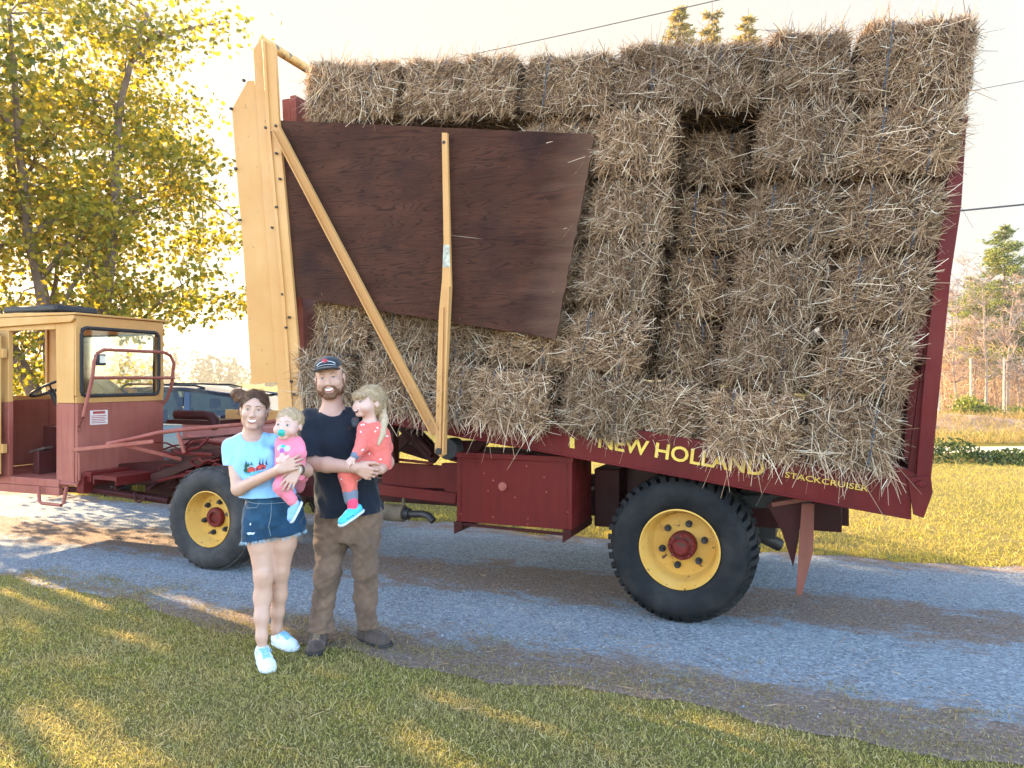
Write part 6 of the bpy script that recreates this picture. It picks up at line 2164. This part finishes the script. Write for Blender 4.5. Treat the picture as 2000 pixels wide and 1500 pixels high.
# the bare tan thicket at the right: countable thin trees in front, each with trunk and twigs
TWIG = simple('tan_twigs', (.33, .22, .165), .9, 0, .25, 3)
def bare_tree(x, y, h, seed, label, name='bare_tree', spread=.38):
    r = np.random.default_rng(seed)
    root = empty(name, (x, y, 0)); tag(root, label, 'tree', 'bare trees in the thicket')
    m = MB(); tw = MB()
    P = wiggle((0, 0, 0), (r.normal()*.3, r.normal()*.3, h), 7, .06, r)
    m.tube(P, .03+.007*h, 6, .010)
    for k in range(34):
        i = r.integers(2, 8); a = r.uniform(0, 6.28); ln = h*spread*r.uniform(.4, 1)*(1.15-i/9)
        e = P[i]+np.array([math.cos(a)*ln*.7, math.sin(a)*ln*.7, ln*r.uniform(.3, .95)])
        Q = wiggle(P[i], e, 3, .06, r)
        tw.tube(Q, .022, 4, .008)
        for j in range(9):
            q = Q[r.integers(1, 4)]; d = r.normal(size=3)*.33*ln; d[2] = abs(d[2])
            tw.tube([q, q+d*.6+r.normal(size=3)*.05, q+d], .011, 3, .006)
    m.build('trunk', TWIG, root); tw.build('twigs', TWIG, root)
    return root
rt = np.random.default_rng(9)
spots = [(1842, 36, 5.6), (1868, 31, 5.0), (1884, 38, 7.2), (1905, 33, 4.6), (1925, 30, 5.3), (1947, 35, 6.2), (1968, 31, 5.0), (1990, 33, 5.8), (2015, 32, 5.4), (1856, 41, 6.5), (1935, 41, 7.5), (1978, 42, 7.0), (2045, 36, 6.5)]
marks = ['hard beside the red rack', 'right behind the green bush', 'tall, between rack and bush', 'short, beside the wire fence post', 'behind the middle fence post', 'thick, below the tall conifer', 'slender, right of the tall conifer trunk',
         'at the right edge of the picture', 'outermost on the right', 'deep in the thicket beside the rack', 'tallest, deep in the thicket', 'deep in the thicket under the conifer', 'beyond the right edge']
for i, (px, d, h) in enumerate(spots):
    bare_tree((px-CX)/F*(d+4), d+4, h*1.08, 60+i, f'bare tan tree in the thicket, {marks[i]}')
def scrub():
    """the tangle of brush between the trees: reads as one mass"""
    r = np.random.default_rng(5)
    n = 15000
    x = r.uniform(18, 38, n); y = r.uniform(35, 50, n)
    keep = x/y > .53
    x, y = x[keep], y[keep]; n = len(x)
    hmax = 2.9+1.0*np.sin(x*1.1)+.7*np.sin(y*1.7+x*.6)
    z = r.random(n)**1.1*hmax
    P = np.stack([x, y, z], 1)
    d = r.normal(size=(n, 3)); d[:,2] = np.abs(d[:,2])+.5
    nr = r.normal(size=(n, 3)); nr /= np.linalg.norm(nr, axis=1, keepdims=True)
    V, Q = ribbons(P, d, nr, r.uniform(.4, 1.3, n), r.uniform(.015, .04, n), np.full(n, .35), 2, 6)
    o = link('brush_thicket', np_mesh('brush_thicket', V, Q), leafy('dry_brush', [(0, (.26, .15, .10)), (.5, (.44, .29, .20)), (1, (.60, .44, .30))], .35, .8, (1, .85, .65)))
    tag(o, 'tangled tan brush filling the thicket beyond the field', 'brush', None, 'stuff')
scrub()

def bush(name, c, rad, n, leaf, mat, seed, label, cat='bush', shape='leaf', group=None):
    r = np.random.default_rng(seed)
    root = empty(name, (c[0], c[1], 0)); tag(root, label, cat, group)
    m = MB()
    for k in range(9):
        a = r.uniform(0, 6.28); m.tube([(0, 0, 0), (math.cos(a)*rad[0]*.3, math.sin(a)*rad[1]*.3, rad[2]*.8), (math.cos(a)*rad[0]*.7, math.sin(a)*rad[1]*.7, rad[2]*1.4)], .02, 5, .006)
    m.build('stem', BARK, root)
    cl = r.normal(size=(28, 3)); cl /= np.linalg.norm(cl, axis=1, keepdims=True); cl *= r.uniform(.3, .95, (28, 1))
    P = cl[r.integers(0, 28, n)]+r.normal(size=(n, 3))*.2
    P = P*np.array(rad)+np.array([0, 0, rad[2]]); P = P[P[:,2] > .02]
    V, Q = leaf_mesh_arrays(P, leaf, .4, seed+1, shape)
    link('leaves', np_mesh('leaves', V, Q), mat, root)
BUSHL = leafy('bright_bush_leaf', [(0, (.09, .13, .02)), (.6, (.20, .22, .03)), (1, (.32, .30, .05))], .45)
bush('bush', ((1892-CX)/F*27, 27), (.62, .5, .58), 1500, .13, BUSHL, 41, 'round bright green bush standing in the dry field behind the fence')
bush('bush', ((1926-CX)/F*30, 30), (.5, .4, .35), 700, .12, BUSHL, 42, 'small low green bush half hidden at the foot of the thicket')
bush('bush', ((1985-CX)/F*29, 29), (.9, .5, .3), 900, .10, BUSHL, 43, 'wide low green bush beside the right edge of the field')
# low dark green border of plants along the far lawn
def border():
    r = np.random.default_rng(12)
    n = 15000
    x = r.uniform(2.5, 26, n); w = r.normal(size=n)*.32
    y = 16.1-.05*x+w+.12*np.sin(x*1.7)
    hh = (.30+.12*np.sin(x*2.3)+.08*np.sin(x*5.1))*np.exp(-(w/.5)**2)
    P = np.stack([x, y, .02+r.random(n)**.7*hh], 1)
    V, Q = leaf_mesh_arrays(P, .10, .5, 13, 'leaf')
    o = link('border_plants', np_mesh('border_plants', V, Q), leafy('dark_border_leaf', [(0, (.022, .045, .014)), (.6, (.05, .08, .02)), (1, (.11, .13, .03))], .35))
    tag(o, 'low dark green plants in a long border across the lawn', 'border plants', None, 'stuff')
border()

# wire fences: posts and strands
POSTM = simple('weathered_post', (.42, .32, .24), .9, 0, .25, 6)
WIRE = simple('fence_wire', (.22, .18, .15), .6, .3, .1)
def fence(a, b, n, h, label, strands=6, pr=.04, name='wire_fence', mesh_step=0):
    a = np.array(a, float); b = np.array(b, float)
    root = empty(name, (a[0], a[1], 0)); tag(root, label, 'fence')
    for i in range(n):
        p = (b-a)*i/(n-1)
        m = MB(); m.tube([(p[0], p[1], -.05), (p[0]+rng.normal()*.02, p[1], h)], pr, 7, pr*.85); m.build('post', POSTM, root)
    m = MB()
    L = np.linalg.norm(b-a); d = (b-a)
    for k in range(strands):
        z = .12+(h*.92-.12)*k/(strands-1)
        m.tube([tuple(np.append(d*t, z-.02*math.sin(t*math.pi*(n-1))**2)) for t in np.linspace(0, 1, 6*n)], .0045, 3)
    if mesh_step:
        for k in range(int(L/mesh_step)):
            p = d*(k*mesh_step/L); m.tube([(p[0], p[1], .1), (p[0], p[1], h*.9)], .003, 3)
    m.build('wires', WIRE, root)
fence((18.3, 33), (31, 31), 11, 2.55, 'tall wire fence with slim pale posts in front of the thicket', 8, .05)
fence((-26, 23), (-1.0, 21.5), 9, 1.30, 'woven wire fence along the yellow field behind the car', 6, .05, 'field_fence', .3)

# overhead cables
def cable(a, b, r, sag, label):
    a = Vector(a); b = Vector(b)
    m = MB()
    m.tube([a.lerp(b, t)+Vector((0, 0, -sag*4*t*(1-t))) for t in np.linspace(0, 1, 40)], r, 5)
    o = m.build('power_cable', simple('black_cable', (.03, .035, .045), .5, 0, .1))
    tag(o, label, 'cable', 'overhead cables')
def sky_pt(px, py, d): return ((px-CX)/F*d, d, CAMH-(py-HY)/F*d)
a, b = Vector(sky_pt(960, 88, 30)), Vector(sky_pt(1340, 0, 26)); dd = b-a
cable(a-dd*1.2, b+dd*2.0, .017, .25, 'thin cable slanting up across the sky above the middle bales')
a, b = Vector(sky_pt(1905, 170, 26)), Vector(sky_pt(2000, 152, 25)); dd = b-a
cable(a-dd*6, b+dd*6, .010, .1, 'thin faint cable beside the upper end of the red rack')
a, b = Vector(sky_pt(1880, 405, 24)), Vector(sky_pt(2000, 393, 23)); dd = b-a
cable(a-dd*5, b+dd*5, .030, .1, 'thick dark cable beside the middle of the red rack')

# far woods along the left horizon
def woods():
    r = np.random.default_rng(77)
    P = []; S_ = []
    for k in range(170):
        x = r.uniform(-190, 30); y = r.uniform(150, 220)
        h = r.uniform(4, 9)*(1.0 if r.random() < .75 else 1.45); con = r.random() < .4
        n = 130
        z = r.random(n)
        if con: rad = (1-z)*h*.22
        else: rad = np.sqrt(np.clip(1-(2*z-1)**2, 0, 1))*h*.45
        a = r.uniform(0, 6.28, n)
        P.append(np.stack([x+np.cos(a)*rad*r.uniform(.4, 1, n), y+np.sin(a)*rad, z*h*.8], 1))
    P = np.concatenate(P)
    V, Q = leaf_mesh_arrays(P, 1.1, .2, 78, 'leaf')
    o = link('far_woods', np_mesh('far_woods', V, Q), leafy('far_leaf', [(0, (.015, .03, .022)), (1, (.04, .06, .038))], .05))
    tag(o, 'hazy line of distant trees along the field horizon', 'woods', None, 'stuff')
woods()

# ------------------------------------------------------------------ the dark car behind the wagon
def car():
    D = 11.0
    ux = lambda px: (px-CX)/F*D
    X0, X1 = ux(96), ux(744)
    L = X1-X0
    root = empty('parked_car', (X0, D, 0), RAD(-4))
    tag(root, 'dark blue estate car parked in the grass behind the wagon', 'car')
    pm, n, bs, out = nodes('dark_blue_car_paint')
    bs.inputs['Base Color'].default_value = (.012, .025, .05, 1); bs.inputs['Roughness'].default_value = .22
    bs.inputs['Coat Weight'].default_value = .8; bs.inputs['Metallic'].default_value = .3
    # body: stations along x with side profile, each an arched half-section
    xs = [0, .12, .5, 1.2, 2.2, 3.0, 3.45, 4.0, 4.5, L-.1, L]
    belt = [.80, 1.0, 1.06, 1.08, 1.07, 1.05, 1.02, .95, .86, .74, .62]
    halfw = [.70, .82, .90, .92, .92, .92, .91, .90, .86, .76, .62]
    V = []; Fs = []
    secs = 9
    for i, x in enumerate(xs):
        hb_, w = belt[i], halfw[i]
        for k in range(secs):
            t = k/(secs-1)
            y = -w+2*w*t
            prof = [(-w*.92, .24), (-w, .42), (-w*1.0, .72), (-w*.95, hb_-.03), (-w*.86, hb_), (w*.86, hb_), (w*.95, hb_-.03), (w, .72), (w*.92, .24)]
            V.append((x, prof[k][0]+.92, prof[k][1]))
    for i in range(len(xs)-1):
        for k in range(secs-1): Fs.append((i*secs+k, i*secs+k+1, (i+1)*secs+k+1, (i+1)*secs+k))
        Fs.append((i*secs+secs-1, i*secs, (i+1)*secs, (i+1)*secs+secs-1))
    Fs.append(tuple(range(secs-1, -1, -1))); Fs.append(tuple((len(xs)-1)*secs+k for k in range(secs)))
    m = MB(); m.add(V, Fs); m.build('body', pm, root, .03)
    # roof shell on pillars
    rp = [(.18, 1.08), (.42, 1.42), (.75, 1.53), (1.4, 1.575), (2.1, 1.545), (2.75, 1.42), (3.62, 1.02)]
    hw = [.86, .76, .70, .68, .68, .70, .86]
    m = MB()
    V = []; Fs = []
    for (x, z), w in zip(rp, hw):
        V += [(x, .92-w, z), (x, .92-w*.6, z+.03), (x, .92+w*.6, z+.03), (x, .92+w, z)]
    for i in range(1, 5):
        for k in range(3): Fs.append((i*4+k, i*4+k+1, (i+1)*4+k+1, (i+1)*4+k))
    m.add(V, Fs)
    for s in (-1, 1):
        for (xa, za, wa, xb, zb, wb, wd) in ((.22, 1.06, .87, .80, 1.55, .70, .17), (2.75, 1.43, .70, 3.62, 1.02, .86, .06), (2.02, 1.06, .88, 1.92, 1.54, .68, .10), (1.05, 1.06, .88, 1.0, 1.55, .69, .08)):
            m.beam((xa, .92+s*wa, za), (xb, .92+s*wb, zb), .035, wd, (1, 0, 0))
        m.beam((.75, .92+s*.705, 1.53), (1.9, .92+s*.705, 1.535), .05, .06); m.beam((1.9, .92+s*.705, 1.535), (2.75, .92+s*.705, 1.43), .05, .06)
    rf = m.build('roof', pm, root, .01)
    mm = MB()
    for s in (-1, 1): mm.tube([(.9, .92+s*.62, 1.57), (1.0, .92+s*.62, 1.61), (2.0, .92+s*.62, 1.59), (2.15, .92+s*.62, 1.55)], .016, 6)
    mm.build('roof_rails', MAT['rubber_black'], rf)
    def gl(pts, nm='window'):
        g = MB(); n_ = len(pts); g.add(pts, [tuple(range(n_))]); return g.build(nm, MAT['car_glass'], root)
    for s in (-1, 1):
        y = lambda z: .92+s*(.885-(z-1.06)*.36)
        gl([(1.1, y(1.07), 1.07), (1.95, y(1.07), 1.07), (1.88, y(1.51), 1.51), (1.1, y(1.52), 1.52)])
        gl([(2.06, y(1.07), 1.07), (3.3, y(1.06), 1.06), (2.68, y(1.41), 1.41), (1.98, y(1.51), 1.51)])
        gl([(.42, y(1.08), 1.08), (1.02, y(1.07), 1.07), (1.0, y(1.52), 1.52), (.80, y(1.48), 1.48)])
        for a, b in (((1.08, 1.065), (3.4, 1.05)),):
            tm = MB(); tm.beam((a[0], .92+s*.905, a[1]-.02), (b[0], .92+s*.905, b[1]-.02), .012, .022); tm.build('trim', MAT['steel'], root)
    gl([(2.76, .24, 1.42), (2.76, 1.60, 1.42), (3.6, 1.76, 1.03), (3.6, .08, 1.03)], 'windscreen')
    gl([(.40, .20, 1.40), (.40, 1.64, 1.40), (.20, 1.74, 1.08), (.20, .10, 1.08)], 'rear_window')
    m = MB(); m.box((2.55, .05, 1.06), (2.72, -.12, 1.2)); m.build('mirror', pm, root, .02)
    # seats glimpsed through the glass
    for x in (1.25, 2.15):
        for y in (.5, 1.3):
            m = MB(); m.box((x, y-.22, .7), (x+.14, y+.22, 1.22)); m.box((x+.02, y-.12, 1.25), (x+.10, y+.12, 1.40)); m.build('seat', MAT['rubber_black'], root, .03)
    for x in (.85, L-.95):
        for y in (.02, 1.60):
            m = MB(); m.lathe([(.20, .02), (.30, .0), (.335, .03), (.335, .19), (.30, .22), (.2, .2)], 32); w = m.build('wheel', MAT['tyre'], root); w.location = (x, y, .335)
            m = MB(); m.lathe([(.001, .03), (.12, .03), (.2, .01), (.2, .2)], 24); m.build('rim', MAT['steel'], w)
    for y in (.35, 1.5):
        m = MB(); m.sphere((L-.18, y, .74), .12, 8, (.9, 1.3, .7)); m.build('headlight', MAT['steel'], root)
        m = MB(); m.box((.02, y-.15, .80), (.10, y+.15, .98)); m.build('tail_light', simple('red_lens', (.4, .02, .02), .2), root, .02)
car()

# ------------------------------------------------------------------ grass blades, litter, stones
def lane_w(x, y):
    p = np.stack([x-TO[0], y-TO[1]], 1)
    return p @ TD, p @ TN
def blades(n, sample, hmin, hmax, seed, wid=(.0022, .0045)):
    r = np.random.default_rng(seed)
    x, y = sample(r, n)
    n = len(x)
    P = np.stack([x, y, np.zeros(n)], 1)
    d = r.normal(size=(n, 3))*.55; d[:,2] = 1
    nr = r.normal(size=(n, 3)); nr /= np.linalg.norm(nr, axis=1, keepdims=True)
    clump = .65+.35*np.sin(x*2.3+1.1*np.sin(y*3.1))*np.sin(y*2.7+.7*np.sin(x*2.1))
    H_ = r.uniform(hmin, hmax, n)*(.55+.6*clump)
    return ribbons(P, d, nr, H_, r.uniform(*wid, n), np.abs(r.normal(size=n))*.3+.08, 2, seed+1, .18)
def near_lawn(r, n):
    x = r.uniform(-5.4, 4.2, n*4); y = 2.7+r.random(n*4)**1.25*4.1
    u, w = lane_w(x, y)
    edge_ = np.interp(u, us, LANE_NEAR)
    k = (w < edge_+.01-np.abs(r.normal(size=len(x)))*.02+(r.random(len(x)) < .12)*r.exponential(.09, len(x))) & (np.abs(x) < y*.70+.9) & (y > 2.7)
    return x[k][:n], y[k][:n]
GRASS = leafy('lawn_blade', [(0, (.19, .205, .038)), (.3, (.31, .30, .06)), (.6, (.44, .375, .11)), (.84, (.57, .46, .20)), (1, (.70, .58, .34))], .42, .6, (1.0, .95, .5), (1.7, (.52, .40, .20), .7))
V, Q = blades(165000, near_lawn, .009, .029, 51)
o = link('lawn_grass', np_mesh('lawn_grass', V, Q), GRASS)
tag(o, 'short patchy grass of the near lawn at the feet of the family', 'grass', None, 'stuff')
def tufts(r, n):
    # sparse tufts in the dirt margin of the lane
    cu = r.uniform(-5.5, 3.2, 420); cw = np.interp(cu, us, LANE_NEAR)+.02+np.abs(r.normal(size=420))*.27
    i = r.integers(0, 420, n)
    u = cu[i]+r.normal(size=n)*.09; w = cw[i]+r.normal(size=n)*.035
    p = TO+u[:,None]*TD+w[:,None]*TN
    return p[:,0], p[:,1]
V, Q = blades(30000, tufts, .008, .026, 53)
o = link('lane_grass', np_mesh('lane_grass', V, Q), leafy('dry_tuft_blade', [(0, (.15, .14, .035)), (.5, (.30, .23, .09)), (1, (.50, .38, .21))], .4, .6, (1, .95, .6)))
tag(o, 'thin dry tufts growing in the dirt margin of the lane', 'grass', None, 'stuff')
def verge(r, n):
    u = r.uniform(-14, 14, n*2); w = 2.5+r.random(n*2)**1.7*10.5
    p = TO+u[:,None]*TD+w[:,None]*TN
    x, y = p[:,0], p[:,1]
    ed = np.interp(u, us, LANE_FAR)
    k = (w > ed-.04) & (np.abs(x) < y*.70+2.5)
    return x[k][:n], y[k][:n]
V, Q = blades(150000, verge, .022, .060, 55, (.004, .008))
o = link('verge_grass', np_mesh('verge_grass', V, Q), leafy('verge_blade', [(0, (.21, .215, .028)), (.4, (.37, .33, .05)), (.75, (.52, .42, .10)), (1, (.64, .52, .22))], .55, .6, (1.0, .95, .55), (.8, (.46, .35, .16), .6)))
tag(o, 'sunlit grass of the lawn on the far side of the lane', 'grass', None, 'stuff')

def dry_field(r, n):
    x = r.uniform(9, 36, n*2); y = 19.8+r.random(n*2)**1.3*14
    k = (x/y > .50) & (x/y < .72)
    return x[k][:n], y[k][:n]
V, Q = blades(26000, dry_field, .08, .30, 57, (.010, .022))
yy = V[:,1]; tt = np.clip((yy-23.5)/5, 0, 1); V[:,2] += .42*np.sin(np.pi*tt)**1.5*np.clip((V[:,0]-9.5)/2, 0, 1)
o = link('dry_grass', np_mesh('dry_grass', V, Q), leafy('dry_field_blade', [(0, (.18, .155, .03)), (.5, (.31, .245, .065)), (1, (.44, .34, .13))], .5, .6, (1, .95, .6), (.5, (.34, .21, .12), .8)))
tag(o, 'golden dry grass of the field behind the border plants', 'grass', None, 'stuff')

def litter():
    r = np.random.default_rng(61)
    n = 9000
    u = r.uniform(-9, 7, n); w = np.where(r.random(n) < .55, r.normal(.75, .35, n), r.normal(-.95, .30, n))
    k = (w > -1.5) & (w < 2.4); u, w = u[k], w[k]; n = len(u)
    p = TO+u[:,None]*TD+w[:,None]*TN
    P = np.stack([p[:,0], p[:,1], np.full(n, .010)+r.random(n)*.006], 1)
    a = r.uniform(0, 6.28, n)
    d = np.stack([np.cos(a), np.sin(a), r.normal(size=n)*.05], 1)
    V, Q = ribbons(P, d, np.tile([0, 0, 1.0], (n, 1)), r.uniform(.015, .07, n), r.uniform(.0018, .0036, n), np.abs(r.normal(size=n))*.12, 2, 62)
    # a few longer straws dropped on the lawn
    m_ = 260
    x = r.uniform(-3.6, 2.2, m_); y = r.uniform(3.2, 5.0, m_)
    P2 = np.stack([x, y, np.full(m_, .035)], 1); a = r.uniform(0, 6.28, m_)
    d2 = np.stack([np.cos(a), np.sin(a), r.normal(size=m_)*.12], 1)
    V2, Q2 = ribbons(P2, d2, np.tile([0, 0, 1.0], (m_, 1)), r.uniform(.03, .12, m_), r.uniform(.0022, .004, m_), np.abs(r.normal(size=m_))*.3, 3, 63)
    o = link('straw_litter', np_mesh('straw_litter', np.concatenate([V, V2]), [Q, Q2+len(V)]), MAT['straw'])
    tag(o, 'loose straw scattered over the lane and lawn', 'straw', None, 'stuff')
litter()
def stones():
    r = np.random.default_rng(71)
    n = 9000
    u = r.uniform(-7, 4.5, n); w = r.uniform(-1.25, 2.4, n)
    k = r.random(n) < np.where((w > .35) & (w < 1.2), .35, 1.0); u, w = u[k], w[k]; n = len(u)
    p = TO+u[:,None]*TD+w[:,None]*TN
    base = np.array([(1,0,0),(0,1,0),(-1,0,0),(0,-1,0),(0,0,.7),(0,0,-.3)], float)
    Fb = np.array([(0,1,4),(1,2,4),(2,3,4),(3,0,4),(1,0,5),(2,1,5),(3,2,5),(0,3,5)])
    s = r.uniform(.002, .0065, n)*np.where(r.random(n) < .04, 1.8, 1)
    B = base[None]*(1+r.normal(size=(n, 6, 3))*.25)
    a = r.uniform(0, 6.28, n); c, si = np.cos(a), np.sin(a)
    X = B[:,:,0]*c[:,None]-B[:,:,1]*si[:,None]; Y = B[:,:,0]*si[:,None]+B[:,:,1]*c[:,None]
    V = np.stack([p[:,0,None]+X*s[:,None], p[:,1,None]+Y*s[:,None], .006+B[:,:,2]*s[:,None]], 2).reshape(-1, 3)
    Q = (np.arange(n)*6)[:,None,None]+Fb[None]
    m, nn, bs, out = nodes('loose_stone')
    g = nn.nodes.new('ShaderNodeNewGeometry')
    nn.links.new(ramp(nn, g.outputs['Random Per Island'], [(0, (.09, .10, .115)), (.6, (.22, .245, .275)), (1, (.38, .40, .415))]), bs.inputs['Base Color'])
    bs.inputs['Roughness'].default_value = .85
    o = link('loose_stones', np_mesh('loose_stones', V, Q.reshape(-1, 3)), m)
    tag(o, 'loose grey stones lying on the gravel lane', 'gravel', None, 'stuff')
stones()

# ------------------------------------------------------------------ the milky evening air
hm_ = bpy.data.materials.new('evening_haze'); hm_.use_nodes = True
hn = hm_.node_tree; hn.nodes.clear()
ho = hn.nodes.new('ShaderNodeOutputMaterial'); hv = hn.nodes.new('ShaderNodeVolumePrincipled')
hv.inputs['Color'].default_value = (.95, .93, .90, 1); hv.inputs['Density'].default_value = .0009; hv.inputs['Anisotropy'].default_value = .55
hn.links.new(hv.outputs[0], ho.inputs['Volume'])
m = MB(); m.box((-330, -20, -1.0), (330, 330, 24))
h_ = m.build('haze', hm_)
h_['kind'] = 'stuff'; h_['label'] = 'thin warm evening haze over the fields'; h_['category'] = 'haze'
